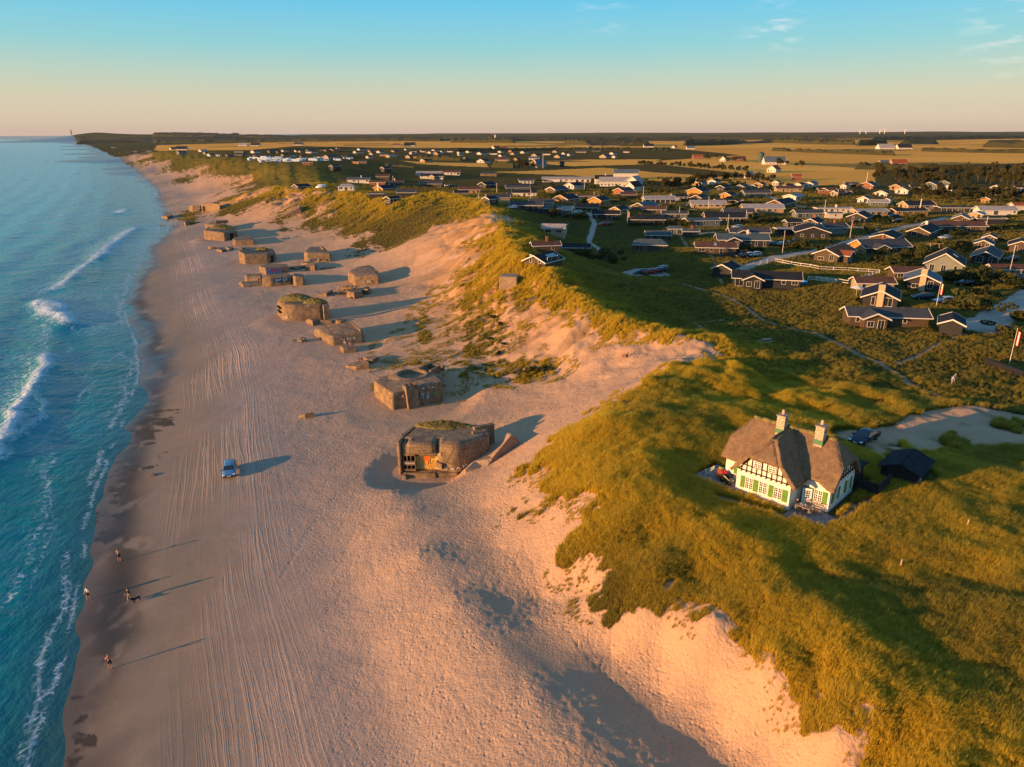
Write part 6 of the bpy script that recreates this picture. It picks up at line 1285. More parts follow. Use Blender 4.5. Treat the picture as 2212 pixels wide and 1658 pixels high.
for ln in HH.splitlines():
    head,*opts=ln.split('|'); f_=head.split(',',7); kw={}; ang=float(f_[4])
    for o_ in opts:
        if o_.startswith('chim'): c_=o_[-1]; kw['chim']={'p':(-.5,0,PALE,1.3),'w':(.1,0,WCH,.8),'b':(.05,0,BRICK,.8)}[c_]
        elif o_=='wing': kw['wing']=(-.22,2.2,4.2)
        elif o_.startswith('depth'): kw['depth']=float(o_[6:])
        elif o_.startswith('H:'): kw['H']=float(o_[2:])
        elif o_.startswith('pitch'): kw['pitch']=float(o_[6:])
        elif o_.startswith('sky'): kw['sky']=int(o_[3:])
        elif o_=='hip': kw['hip']=True
        elif o_=='glaze': kw['glaze']=1
        elif o_=='gab': ang=84.
        elif o_.startswith('det'): kw['det']=int(o_[3:])
    if len(f_)==8: HOMES.append(house(int(f_[0]),float(f_[1]),float(f_[2]),float(f_[3]),ang,f_[5],f_[6],f_[7],**kw))
# far rows: region;row name; x,y,width,wall,roof
FAR='''5|in the row left of the caravans|90,222,70,t,s;265,222,60,w,g;330,245,60,w,k;385,245,50,w,k;290,232,40,o,k;560,215,80,t,s;560,243,70,b,k;600,240,50,o,k;690,215,75,w,s;700,248,50,y,k;480,255,60,b,s;830,215,80,b,s;875,220,35,y,k
5|in the row right behind the caravans|930,243,60,y,k;990,257,50,w,k;1030,225,50,w,k;1060,212,45,o,k;925,208,50,w,r;1120,215,50,w,k;1165,215,50,w,k;1140,235,70,b,s;1270,207,50,y,k;1325,208,80,r,r;1355,185,30,w,k;1075,255,50,b,k;1300,275,110,o,s;1410,258,45,w,k;1440,258,45,w,k;1550,195,75,w,k;1520,222,75,w,s;1610,260,55,w,k;1505,308,55,y,k;1560,305,70,b,s
5|in the left village rows|1625,210,50,o,k;1700,218,60,w,k;1640,240,60,o,n;1730,245,70,y,s;1820,218,80,y,s;1790,255,90,o,g;1970,215,50,w,k;1960,228,50,w,k;2050,210,40,w,k;2145,205,60,w,r;2100,220,70,y,n;2170,235,70,y,n;1950,260,90,o,n;2060,290,70,w,k;2170,275,50,w,k;1915,195,40,w,k
6|in the rows beside the chapel|110,208,45,w,k;180,222,60,w,r;230,232,70,y,n;270,215,45,w,r;330,210,50,w,k;410,222,50,w,k;410,240,45,w,k;480,215,50,w,k;505,200,50,o,k;590,232,90,w,s;680,232,70,w,k;750,247,60,w,k;740,215,50,w,n;830,212,60,y,k;845,232,60,o,s;930,220,70,w,k;35,260,60,y,n;230,272,45,w,k;145,295,90,y,k;370,272,70,t,s;460,270,50,b,s;600,297,110,w,k;755,285,120,o,n;875,278,60,y,k;1010,272,90,w,l;1030,247,90,o,k
6|in the scattered houses above the chapel|1110,235,65,w,k;1185,215,60,o,k;1220,258,100,o,s;1255,230,50,w,k;1300,240,50,w,t;1390,215,90,o,s;1510,210,70,b,s;1590,190,60,t,s;1755,215,50,w,s;1590,258,110,o,s;1660,258,50,w,l;1650,230,70,w,s
7|in the row behind the farm|90,385,70,y,k;125,388,60,w,k;205,378,100,w,k;265,420,110,k,k;385,415,110,t,s;460,410,60,t,s;500,400,90,y,k;605,383,70,w,k;680,425,160,o,n;755,400,80,w,k;830,395,120,w,l;930,440,110,r,n;985,455,80,o,s;1090,395,80,b,s;1200,405,150,r,s;1050,408,80,w,s;1020,450,60,r,k
7|in the rear row at the far right|1290,460,110,w,k;1385,415,110,y,n;1420,440,120,w,s;1510,415,80,w,k;1610,415,210,t,s;1720,420,110,w,l;2030,420,100,w,n;2120,430,90,y,s;2020,445,100,w,k;1960,500,80,y,k;1330,505,70,w,t;2180,420,60,w,k;1690,390,90,t,s'''
ORD=['first','second','third','fourth','fifth','sixth','seventh','eighth','ninth','tenth','eleventh','twelfth','thirteenth','fourteenth','fifteenth','sixteenth','seventeenth','eighteenth','nineteenth','twentieth']+['twenty-'+k for k in ('first','second','third','fourth','fifth','sixth','seventh','eighth')]
FR=random.Random(5)
for ln in FAR.splitlines():
    rg_,rown,items=ln.split('|'); L_=[t.split(',') for t in items.split(';')]; L_.sort(key=lambda t:float(t[0]))
    for i,(x,y,w,a,b) in enumerate(L_):
        house(int(rg_),float(x),float(y),float(w)*1.0,FR.choice((-8,12,20,28,35,45)),a,b,'%s house with %s roof, %s from left %s'%(HN[a],RN[b],ORD[i],rown),det=1,depth=FR.choice((.45,.55,.7)),group='far holiday houses on the plain',maxL=20)
# named far buildings
house(6,1045,338,140,28,'o','l','stone chapel with a steep blue-grey roof on the plain beside a flagpole',depth=.55,H=4.2,pitch=45,det=1,name='chapel',cat='chapel',maxL=30)
house(6,1235,330,34,10,'k','k','small black wooden bell tower beside the chapel',depth=.9,H=4,pitch=50,det=0,name='bell_tower',cat='bell tower')
house(6,1270,455,400,-6,'w','g','very long low barn with a pale roof left of the white farm',depth=.22,det=1,name='barn',cat='barn',maxL=60,pitch=20)
house(6,1700,490,330,-6,'w','g','big white farm building with a pale grey roof and many small windows',depth=.32,H=3.6,name='farm_building',cat='farm',maxL=50,pitch=32)
house(6,1820,490,150,40,'w','g','tall white farm wing whose pale roof faces the camera',depth=.8,H=4,name='farm_building',cat='farm',maxL=30,pitch=35)
house(6,1750,430,200,-6,'w','l','white rear farm house with a blue-grey roof',depth=.4,H=5,name='farm_building',cat='farm',maxL=40,pitch=35,det=1)
house(6,1570,468,140,0,'w','k','white farm house with a dark roof and two white chimneys',depth=.5,H=4,name='farm_building',cat='farm',maxL=30,pitch=35,chim=(.1,0,WCH,.9),det=1)
house(6,1810,525,160,28,'w','k','small white house with a steep dark roof in front of the farm',depth=.6,H=3,pitch=40,det=1)
for reg,x,y,w,a,wl,rf,lab in ((7,270,228,70,30,'w','r','white farmhouse with a red roof far off left of the green silo'),(7,365,228,75,0,'r','n','low red farm building beside the white farmhouse'),(7,590,248,140,-4,'w','l','pale farm shed with a blue roof right of the green silo'),(7,590,300,105,20,'w','r','white farmhouse with a red-brown roof in front of the blue-roofed shed'),
  (7,430,338,80,30,'w','g','white thatched-looking farmhouse with steep gables behind the tree row'),(7,488,335,50,30,'o','r','tan gabled annex right of the steep white farmhouse'),(7,1305,258,80,10,'y','l','yellow barn with a bluish roof far right on the plain'),(7,1395,258,100,0,'o','r','house with a bright red roof far right on the plain'),
  (7,1310,148,110,0,'w','g','long white farm far off beneath the dark woods'),(7,1430,148,90,0,'w','k','white farm block right of the long white farm'),(7,735,350,60,0,'r','r','low orange brick shed at the field edge'),(6,700,190,90,20,'w','r','white farmhouse with a red roof above the chapel'),(6,765,190,60,10,'r','r','long red-roofed wing beside the white farmhouse above the chapel'),
  (5,1040,155,90,-3,'w','s','white farm with a grey roof far off on the orange fields'),(5,590,160,90,-2,'w','g','pale farm building at the left of the far orange fields'),(5,690,160,120,-3,'w','k','dark-roofed farm hall at the left of the far orange fields'),(5,1830,162,60,10,'w','r','red-roofed white farm left of a bigger white one, far off'),(5,1940,163,110,-4,'w','k','white farm with a dark roof beside the red-roofed one, far off'),
  (5,95,193,90,5,'w','k','white farm with a dark roof close behind the far cliff'),(5,20,190,50,20,'w','k','steep white gable close behind the far cliff'),(6,1460,190,60,15,'o','s','lone tan house above the chapel fields'),(6,1935,172,80,0,'w','k','dark-roofed farm at the edge of the far woods'),(6,2145,178,50,25,'w','r','tiny white house with a red roof right of the far woods'),(7,50,150,50,0,'w','l','small pale shed at the left edge of the big straw field'),(7,95,212,60,0,'r','r','small red-roofed barn at the left of the straw field')):
    house(reg,x,y,w,a,wl,rf,lab,det=1,H=3,pitch=38,maxL=34,name='farmhouse')
# caravans
CV=None
for i in range(78):
    t=i/78; x=640+FR.random()*840; y=262+FR.random()*40*(1-.5*(x-640)/840); q=onplain(*r5(x,y))
    if CV is None:
        CV=empty('caravan',q,0,'white caravan in the dense camping field behind the dunes','caravan','white caravans packed in the far camping field'); b=MB(); b.prism([(-3,-1.15),(3,-1.15),(3,1.15),(-3,1.15)],.5,2.7,[(-2.7,-1.05),(2.6,-1.05),(2.6,1.05),(-2.7,1.05)]); b.build('body',mat('caravan_white',(.55,.66,.75),.5,.03),CV,bevel=.15)
        b=MB(); b.box(0,-1.16,1.7,3.4,.03,.7); b.build('window',CGL,CV); b=MB(); b.tube((-.2,-1.1,.4),(-.2,1.1,.4),.4,n=10); b.build('wheel',TYRE,CV); e=CV
    else: e=copy_tree(CV)
    e.location=(q[0],q[1],q[2]); e.rotation_euler=(0,0,FR.choice((0,.2,1.4,1.6,-.3,3.1)))
# turbines, lighthouse, silo, mast
for u,vb,vt,lab in ((1857,290,281,'leftmost white wind turbine on the far right horizon'),(1870,290,284,'small wind turbine between the two left ones on the horizon'),(1900,290,281,'wind turbine just left of the tallest one on the horizon'),(1910,292,281,'tallest wind turbine of the group on the horizon'),(1954,290,281,'rightmost wind turbine on the horizon')):
    D=8200; q=PD(u,vb,D); t=PD(u,vt,D); h=t[2]-q[2]; e=empty('wind_turbine',(q[0],q[1],q[2]-20),0,lab,'wind turbine','wind turbines on the horizon'); MB().tube((0,0,0),(0,0,h+20),4.5,3,8).build('tower',TRIMW,e); MB().box(0,-3,h+20,5,11,5).build('nacelle',TRIMW,e)
    for k in range(3): a=k*2.094+u; b=MB(); b.tube((0,-10,h+20),(h*.4*math.cos(a),-10,h+20+h*.4*math.sin(a)),2.6,1.2,4); b.build('blade',TRIMW,e)
q=PD(157*1.0-3+0,288.5,7600); e=empty('lighthouse',(q[0],q[1],q[2]-8),0,'lone lighthouse tower on the far headland','lighthouse'); MB().tube((0,0,0),(0,0,34),6,5,10).build('tower',mat('lighthouse_wall',(.30,.2,.14),.9),e); MB().tube((0,0,34),(0,0,39),4,2.5,10).build('lantern',BRICK,e)
q=onplain(*r7(504,235)); e=empty('silo',q,0,'round dark green silo at the farm on the plain','silo'); MB().tube((0,0,-1),(0,0,12),4,4,16).build('tank',mat('green_silo',(.05,.09,.07),.6),e); MB().tube((0,0,12),(0,0,14),4.1,.5,16).build('roof',roofm('s'),e)
q=onplain(*r6(695,115)); e=empty('water_tower',q,0,'small white tower standing before the far woods','tower'); MB().tube((0,0,-1),(0,0,26),5,5,12).build('shaft',wallm('w'),e); MB().tube((0,0,26),(0,0,29),6,6,12).build('tank',wallm('w'),e)
# flagpoles
FLAG=mat('red_flag',(.55,.02,.02),.8); FWH=mat('white_flag_cloth',(.7,.66,.62),.8)
for rg_,x,yt,yb,flag,lab in ((4,2050,590,990,1,'tall white flagpole with a red and white flag in the grass at the right edge'),(3,1263,1010,1285,1,'white flagpole with a drooping red flag beside a silver car'),(2,1374,505,780,0,'tall bare white flagpole on the lawn beside the road'),(3,2035,620,1005,0,'tall bare flagpole between two houses near the right edge'),(3,1788,315,480,0,'white flagpole at the right end of the long brown-roofed house'),(3,330,360,550,2,'white flagpole with a thin red pennant beside the road'),(3,1080,125,255,0,'white flagpole left of the tan house below the pine thicket'),(3,2048,175,270,0,'small flagpole behind the pale cream house'),
  (2,940,265,430,0,'flagpole at the right end of the glazed ochre house'),(2,730,320,485,0,'flagpole in the shrubs in front of the glazed ochre house'),(2,160,230,365,0,'flagpole left of the dark house with veranda rails'),(2,500,110,255,2,'flagpole with a small red pennant before the long tan house'),(2,1868,150,300,0,'flagpole in front of the long flat white house'),(2,2020,20,135,0,'flagpole between the red brick houses'),
  (1,1612,245,415,1,'flagpole with a red flag left of the black veranda house'),(1,1040,175,290,0,'flagpole between the pale-roofed house and the glazed teal house'),(1,1255,50,130,0,'short flagpole behind the tall ochre gable'),(1,570,20,140,2,'flagpole with a red pennant at the white-windowed house'),(1,205,-20,55,0,'flagpole at the far left of the village'),(1,1785,-10,100,0,'tall flagpole right of the orange brick house'),(1,2172,210,335,0,'flagpole behind the hipped brown house'),(1,8,65,155,0,'flagpole just behind the dune hump'),
  (6,706,465,540,2,'flagpole with a pennant in the left rows of the village'),(6,1415,450,515,0,'flagpole left of the white farm'),(6,1080,240,340,0,'tall flagpole right in front of the chapel'),(6,1893,490,570,0,'flagpole at the right corner of the white farm'),(5,1804,405,480,0,'flagpole between the two long brown houses behind the dunes'),(7,1190,300,370,0,'tall thin mast left of the pine wood'),(7,1213,375,420,0,'short mast in front of the pine wood'),(7,1535,470,560,0,'flagpole in the houses below the pine thicket')):
    f,sc=REG[rg_]; u,vb=f(x,yb); _,vt=f(x,yt); q=onplain(u,vb); zt=above(q,vt,u); h=zt-q[2]
    e=empty('flagpole',(q[0],q[1],q[2]),0,lab,'flagpole'); k=max(.05,math.hypot(q[0],q[1])*.00032); MB().tube((0,0,-.3),(0,0,h),k*1.1,k*.7,8).build('pole',TRIMW,e); MB().sph((0,0,h),k*1.6).build('knob',TRIMW,e)
    if flag:
        s=1.0 if flag==1 else .5; b=MB(); pts=[]; 
        for i in range(7): pts.append((.08+.16*i*s+.02*math.sin(i),.12*math.sin(i*1.3)*s,h-.2-.14*i*s))
        hh=(2.4 if flag==1 else 3.2)*s
        for i in range(6):
            a,c=pts[i],pts[i+1]; b.k=1 if (i==2 and flag==1) else 0; b.poly3([(a[0],a[1],a[2]-hh+.05*i),(c[0],c[1],c[2]-hh+.05*i),c,a],.02)
        b.build('flag',[FLAG,FWH],e)
# paddock fences
def rail_fence(pls,label,post=2.6):
    e=None
    for pl in pls:
        pts=[onplain(*p) for p in pl]
        if e is None: e=empty('paddock_fence',(pts[0][0],pts[0][1],pts[0][2]),0,label,'fence'); O_=np.array(e.location)
        rb_=MB()
        for a,b in zip(pts[:-1],pts[1:]):
            n=max(1,int(np.hypot(*(b-a)[:2])/post))
            for i in range(n+1):
                p=a+(b-a)*i/n; z=hz(p[0],p[1])-O_[2]; px=MB(); px.box(p[0]-O_[0],p[1]-O_[1],z+.55,.14,.14,1.5); px.build('post',TRIMW,e)
                if i: 
                    for hh in (.55,1.15): rb_.tube((pr[0],pr[1],pr[2]+hh),(p[0]-O_[0],p[1]-O_[1],z+hh),.085,n=5)
                pr=(p[0]-O_[0],p[1]-O_[1],z)
        rb_.build('rail',TRIMW,e)
rail_fence([[r2(945,945),r2(1275,882),(1769.6,585),r3(300,910),r3(645,935)],[r3(610,950),r3(315,1055),r3(-40,1010)]],'white wooden rail fence around the grass paddock by the road')
rail_fence([[r2(1675,1100),r2(2000,1140)]],'short white rail fence in the grass right of the long black house')
def parasol(rg_,x,y,label):
    q=onplain(*REG[rg_][0](x,y)); e=empty('parasol',q,0,label,'parasol'); MB().tube((0,0,0),(0,0,2.6),.04).build('pole',TRIMW,e); b=MB(); n=8; vs=[(0,0,2.9)]+[(1.6*math.cos(i*math.pi/4),1.6*math.sin(i*math.pi/4),2.25) for i in range(8)]; b.add(vs,[(0,1+i,1+(i+1)%8) for i in range(8)]); b.build('canopy',FWH,e)
parasol(3,1095,530,'small white parasol beside the ochre-gabled house with the dark carport'); parasol(4,395,262,'white parasol inside a dark fence, left of the pale chimney house')
q=onplain(*r2(1585,1135)); e=empty('paddling_pool',q,0,'round bright blue pool at the right end of the long black house','pool'); b=MB(); b.tube((0,0,0),(0,0,.75),1.7,1.6,24,cap=False); b.tube((0,0,.7),(0,0,.78),1.75,1.75,24); b.build('rim',mat('pool_blue',(.02,.22,.6),.4),e); MB().tube((0,0,.5),(0,0,.8),1.5,1.5,24).build('water',mat('pool_water',(.05,.3,.5),.1),e)
q=onplain(*r3(1240,690)); e=empty('swing_frame',q,rad(5),'pale wooden swing frame on a lawn among the houses','swing'); MB().box(0,0,2.5,5.5,.15,.18).build('beam',PALE,e)
for x in (-1.7,1.3): MB().tube((x,-.6,0),(x,0,2.5),.09).build('post',PALE,e)
for rg_,x,y,lab in ((3,115,605,'black bin on the verge left of the road'),(3,360,550,'black bin beside the flagpole with the red pennant'),(3,537,503,'black bin alone on the lawn by the side road')):
    q=onplain(*REG[rg_][0](x,y)); e=empty('wheelie_bin',q,0,lab,'bin'); MB().prism([(-.35,-.4),(.35,-.4),(.35,.4),(-.35,.4)],0,1.2,[(-.42,-.48),(.42,-.48),(.42,.48),(-.42,.48)]).build('body',TRIM,e); MB().box(0,0,1.26,.95,1.0,.12).build('lid',TRIM,e)
b=MB(); q0,q1=onplain(*r4(1790,985)),onplain(*r4(2212,1140)); d=q1-q0; b.box(0,0,.45,float(np.hypot(d[0],d[1])),.6,1.3); o=b.build('garden_fence',BLACKW); o.location=((q0[0]+q1[0])/2,(q0[1]+q1[1])/2,(q0[2]+q1[2])/2); o.rotation_euler=(0,0,math.atan2(d[1],d[0])); tag(o,'black board fence by the flagpole in the grass at the right edge','fence')
q=hit(1655,741); e=empty('picnic_table',q,rad(15),'weathered picnic table with benches on a sandy patch in the grass','picnic table'); b=MB(); b.box(0,0,.74,1.8,.75,.06); b.build('tabletop',SL,e)
for s in (-.7,.7): MB().box(0,s,.45,1.8,.28,.05).build('bench',SL,e)
for s in (-.65,.65): b=MB(); b.box(s,0,.38,.08,1.5,.08); b.box(s,0,.36,.08,.5,.75); b.build('leg_frame',SL,e)
# marker posts
for u,v in ((2087,1145),(1943,1232)):
    q=hit(u,v); b=MB(); b.tube((0,0,-.2),(.05,.02,1.1),.06); o=b.build('marker_post',PALE); o.location=q; tag(o,'short wooden post in the long grass, %s of two'%('nearer the shed' if v<1200 else 'farther from the shed'),'post')
# ---------------------------------------------------------------- trees, shrubs, woods
def leafm(name,a,b,hue=None):
    if name in MC: return MC[name]
    t=NT(name); p=t.pos(); n=t.noise(1.3,p,3); o=t.n('ShaderNodeObjectInfo').outputs['Random']
    c=t.mixc(t.rng(n,.35,.65,0,1),a,b); c=t.mixc(t.math('MULTIPLY',o,.5),c,tuple(x*1.6 for x in b)); t.l(c,t.b.inputs['Base Color']); t.b.inputs['Roughness'].default_value=.85; t.b.inputs['Specular IOR Level'].default_value=.1; MC[name]=t.m; return t.m
LEAF=leafm('shrub_leaves',(.022,.032,.010),(.055,.058,.016)); PINE=leafm('pine_needles',(.022,.030,.012),(.062,.055,.020)); BARK=mat('bark',(.10,.07,.045),.9,.2,5)
def crown_mesh(name,rx,ry,rz_,n,leaf,m,seed,lobes=7,z0=0):
    R=np.random.default_rng(seed); L=R.normal(size=(lobes,3))*[rx*.45,ry*.45,rz_*.33]+[0,0,z0+rz_*.9]; lr=R.uniform(.45,.75,lobes)
    k=R.integers(0,lobes,n); d=R.normal(size=(n,3)); d/=np.linalg.norm(d,axis=1)[:,None]; c=L[k]+d*(R.uniform(.55,1,n)**.5*lr[k])[:,None]*[rx*.62,ry*.62,rz_*.62]
    c[:,2]=np.abs(c[:,2]-z0)+z0
    a=R.normal(size=(n,3)); a/=np.linalg.norm(a,axis=1)[:,None]; b=np.cross(a,R.normal(size=(n,3))); b/=np.linalg.norm(b,axis=1)[:,None]; s=(leaf*R.uniform(.6,1.3,n))[:,None]
    V=np.stack([c-a*s,c+b*s*.8,c+a*s,c-b*s*.8],1).reshape(-1,3); F=np.arange(4*n).reshape(-1,4)
    me=bpy.data.meshes.new(name); me.from_pydata(V.tolist(),[],F.tolist()); me.materials.append(m); return me
def shrub_proto(s): 
    e=empty('shrub',(0,0,-50)); newobj('crown',crown_mesh('crown',1.6+.3*s,1.4,1.0+.2*(s%3),650,.16,LEAF,s,6),e); b=MB(); b.tube((0,0,-.3),(.1,0,1.0),.08,.04,6); b.tube((0,.1,0),(-.4,.2,.9),.05,.03,5); b.build('trunk',BARK,e); return e
def tree_proto(s,h=6.5):
    e=empty('pine_tree',(0,0,-50)); newobj('crown',crown_mesh('crown',2.3,2.2,h*.42,900,.30,PINE,40+s,8,z0=h*.22),e); b=MB(); b.tube((0,0,-.5),(.2,0,h*.5),.22,.12,7); b.tube((.2,0,h*.5),(.5,.1,h*.85),.12,.04,6); b.tube((.1,0,h*.4),(1.1,.4,h*.65),.08,.03,5); b.tube((.1,0,h*.45),(-.9,-.3,h*.7),.08,.03,5); b.build('trunk',BARK,e); return e
HOMEP=[(h.location.x,h.location.y,h['label']) for h in HOMES]
def near_label(word,x,y,s):
    d,hx,hy,lb=min((math.hypot(a-x,b-y),a,b,l) for a,b,l in HOMEP)
    if d>22: return None
    r=Vector((hx,hy)).normalized(); dx,dy=x-hx,y-hy; al=dx*r.x+dy*r.y; ac=dx*r.y-dy*r.x
    side=('right of' if ac>0 else 'left of') if abs(ac)>abs(al) else ('behind' if al>0 else 'in front of')
    w=lb.split(); w=w[:(10 if side!='in front of' else 8)]
    while w[-1].strip(',') in('a','the','of','with','and','under','behind','at','in','by','just','its','to','right','left','one','between','on','two','small','dark','long','white','black','over','below','above','beside'): w.pop()
    for ad in (('large','big round','broad','wide ragged') if s else ('small','little','low','small ragged')):
        t_='%s %s %s the %s'%(ad,word,side,' '.join(w).strip(','))
        if t_ not in USED: USED.add(t_); return t_
    return None
USED=set()
def pop(protos,pts,label,cat,group,smin,smax,word=None):
    for i,(x,y) in enumerate(pts):
        p=protos[i%len(protos)]
        if 'used' not in p: e=p; p['used']=1
        else: e=copy_tree(p); 
        s=smin+(smax-smin)*TR.random(); nl=near_label(word,x,y,s>(smin+smax)/2) if word else None; tag(e,nl or label,cat,group); e.location=(x,y,hz(x,y)-.15); e.scale=(s*(.85+.4*TR.random()),s*(.85+.4*TR.random()),s*(.75+.4*TR.random())); e.rotation_euler=(0,0,TR.random()*6.28)
TR=random.Random(11)
SP=[shrub_proto(i) for i in range(5)]; TPp=[tree_proto(i) for i in range(5)]
PA=np.array(PLOTS); ALLR=[(pl,w) for pl,w in ROADS]
def free(x,y,r=1.0):
    if (np.hypot(PA[:,0]-x,PA[:,1]-y)<PA[:,2]*.85+r).any(): return False
    X=np.array([x]);Y=np.array([y])
    return all(segdist(X,Y,pl)[0]>w+r for pl,w in ALLR)
def fill(poly,n,r=.8,z=11.0,tries=40):
    w=[tuple(P(u,v,z)[:2]) for u,v in poly]; xs=[p[0] for p in w]; ys=[p[1] for p in w]; out=[]
    for _ in range(n*tries):
        if len(out)>=n: break
        x=TR.uniform(min(xs),max(xs)); y=TR.uniform(min(ys),max(ys))
        if inpoly(np.array([x]),np.array([y]),w)[0] and free(x,y,r): out.append((x,y))
    return out
def line(s,n,jit=1.0):
    pl=[tuple(onplain(*map(float,t.split(',')))[:2]) for t in s.split()]; out=[]; seg=[math.hypot(b[0]-a[0],b[1]-a[1]) for a,b in zip(pl[:-1],pl[1:])]; T=sum(seg)
    for i in range(n):
        d=T*(i+.5)/n
        for (a,b),l in zip(zip(pl[:-1],pl[1:]),seg):
            if d<=l: out.append((a[0]+(b[0]-a[0])*d/l+TR.uniform(-jit,jit),a[1]+(b[1]-a[1])*d/l+TR.uniform(-jit,jit))); break
            d-=l
    return [p for p in out if free(p[0],p[1],-.5)]
hedges=[]
for s,n in (('1890,562 1925,572 1960,585',6),('1900,555 1960,547 1990,560',6),('2035,600 2100,608 2160,605 2205,625',10),('2040,608 2120,618',5),('1520,470 1560,478 1600,484 1640,482',8),('1580,545 1640,548',5),('1695,535 1750,540 1780,545',6),
  ('2050,655 2100,665 2140,668',5),('2110,635 2150,648',3),('1980,555 2050,545 2090,538',6),('2060,515 2110,500 2180,498',6),('1880,475 1950,480 1990,472',6),('1600,470 1650,482 1690,480',6),('1310,570 1330,575',1),('1440,485 1470,490 1500,490',4),
  ('1180,470 1250,478 1300,470',6),('1350,490 1420,488',4),('1480,395 1560,400 1620,405',6),('1540,440 1600,445 1650,442',6),('2190,700 2212,690',2),('2185,735 2212,725',2),('1240,555 1320,565',4),('1420,455 1480,462',4)): hedges+=line(s,n)
pop(SP,hedges,'dark rounded shrub in a garden hedge among the holiday houses','shrub','garden shrubs in hedges',1.1,1.9,'shrub')
sc=fill([(1040,395),(1500,385),(1900,405),(2212,420),(2212,600),(1950,560),(1800,520),(1500,470),(1250,470),(1100,440)],190)
pop(SP,sc,'dark shrub growing wild between the holiday houses','shrub','wild shrubs between the houses',.8,1.7,'shrub')
pop(TPp,line('1376,357 1420,359 1480,362 1540,367 1618,373',46,3.5),'windblown tree in the straight row across the straw fields','tree','trees in the row across the fields',.85,1.2)
pop(TPp,fill([(1888,388),(1930,399),(2000,402),(2240,408),(2240,372),(2100,368),(1960,371),(1900,374)],110,-.5),'dark conifer in the pine wood at the right edge','tree','conifers of the right-hand wood',1.0,1.6)
pop(TPp,fill([(1945,428),(2060,440),(2150,440),(2240,446),(2240,420),(2080,414),(1980,420)],70,.2),'scrubby pine in the thicket between the right-hand houses','tree','pines of the thicket',.8,1.25,'pine')
pop(TPp,line('1495,392 1540,390 1600,388 1670,395',26,4),'garden tree at the back edge of the village','tree','trees behind the village',.8,1.3)
pop(TPp,line('1420,412 1450,410 1480,405',9,5)+line('1655,352 1690,358 1735,362',10,4)+line('1520,345 1610,352',8,4)+line('1115,362 1160,366',6,3),'single windblown tree beside a farm on the plain','tree','farm trees',1.0,1.6)
pop(SP,[tuple(hit(u,v)[:2]) for u,v in ((1600,1035),(1585,1030),(1568,1042),(1548,1052),(1608,1022))],'low leafless-looking bush beside the left wall of the cottage','shrub','bushes by the cottage',.3,.5)
for u,v,s in ((1078,700,1.0),(1068,690,.8),(1150,800,.9),(1175,795,.8),(1125,808,.8),(1090,745,.7),(1075,768,.8),(905,693,.5),(1020,720,.7),(1000,700,.7),(990,660,.7),(1010,680,.6)): pass
CP=[(u,v) for u,v in ((1078,700),(1068,690),(1150,800),(1175,795),(1125,808),(1090,745),(1075,768),(1190,800),(1140,812),(1165,806),(1060,735))]
pop(SP,[tuple(hit(u,v)[:2]) for u,v in CP],'bright green creeping bush on the sand at the foot of the cliff','shrub','bushes on the cliff foot',.45,.8)
q=hit(1079,0+904*1.0-150)
# far woods: canopies too many-stemmed to count
def wood(name,pls,width,height,step,label):
    m=PINE; V=[];F=[]
    for pl in pls:
        pts=[P(u,v,12.0)[:2] if v>303 else PD(u,v,5200)[:2] for u,v in pl]; seg=[np.hypot(*(b-a)) for a,b in zip(pts[:-1],pts[1:])]; T=sum(seg); n=max(6,int(T/step)); k=max(4,int(width/step))
        base=len(V); X=[];Y=[]
        for i in range(n+1):
            d=T*i/n; j=0
            while j<len(seg)-1 and d>seg[j]: d-=seg[j]; j+=1
            p=pts[j]+(pts[j+1]-pts[j])*min(1,d/seg[j]); r=p/np.hypot(*p)
            for c in range(k+1): X.append(p[0]+r[0]*width*c/k); Y.append(p[1]+r[1]*width*c/k)
        X=np.array(X);Y=np.array(Y); Z=hgt(X,Y); ii=np.repeat(np.arange(n+1),k+1); cc=np.tile(np.arange(k+1),n+1)
        edge=np.minimum(1,np.minimum(cc/1.0,(k-cc)/1.0))*np.minimum(1,np.minimum(ii,n-ii)/1.0)
        env=ss(.18,.42,fbm(X/(step*22),Y/(step*22),90,3)); h=height*edge*env*(.55+.9*vnoise(X/(step*1.1),Y/(step*1.1),91))-.6
        V+=list(zip(X.tolist(),Y.tolist(),(Z+h).tolist()))
        F+=[(base+i*(k+1)+c,base+(i+1)*(k+1)+c,base+(i+1)*(k+1)+c+1,base+i*(k+1)+c+1) for i in range(n) for c in range(k)]
    me=bpy.data.meshes.new(name); me.from_pydata(V,[],F); me.materials.append(m); o=newobj(name,me); tag(o,label,'woodland',kind='stuff'); return o
wood('woodland',[[(330,309),(600,308),(960,307.5)],[(960,306),(1110,308)]],1500,13,22,'wide dark forest beneath the horizon in the left half')
wood('woodland',[[(973,312),(1114,313)],[(1218,313),(1300,318),(1407,318)],[(1475,317),(1570,315),(1668,311)],[(1661,311),(1848,315)],[(1848,318),(1918,317)],[(1941,315),(2028,315)],[(2121,322),(2240,324)]],330,12,13,'scattered dark woods on the far plain')
wood('woodland',[[(330,303.5),(1200,301.5)],[(1150,302),(2300,298)],[(1250,306),(1500,305)],[(1880,306),(2250,303)],[(1050,304.5),(1300,304)]],600,13,26,'thin dark forest line right under the horizon')
wood('hedgerow',[[(1666,327),(1740,330),(1935,336)],[(1988,328),(2100,331),(2240,333)],[(1845,364),(1950,366),(2035,368)],[(985,330),(1200,327),(1450,326)],[(900,345),(1000,348)],[(1060,360),(1115,362)]],30,6,5,'dark hedgerows between the straw fields')
wood('hedgerow',[[(690,333),(740,334)],[(560,326),(760,322)],[(690,343),(770,342)],[(1130,326),(1290,324)],[(830,368),(900,372)]],60,3.2,5,'low thickets among the far houses left of the chapel')
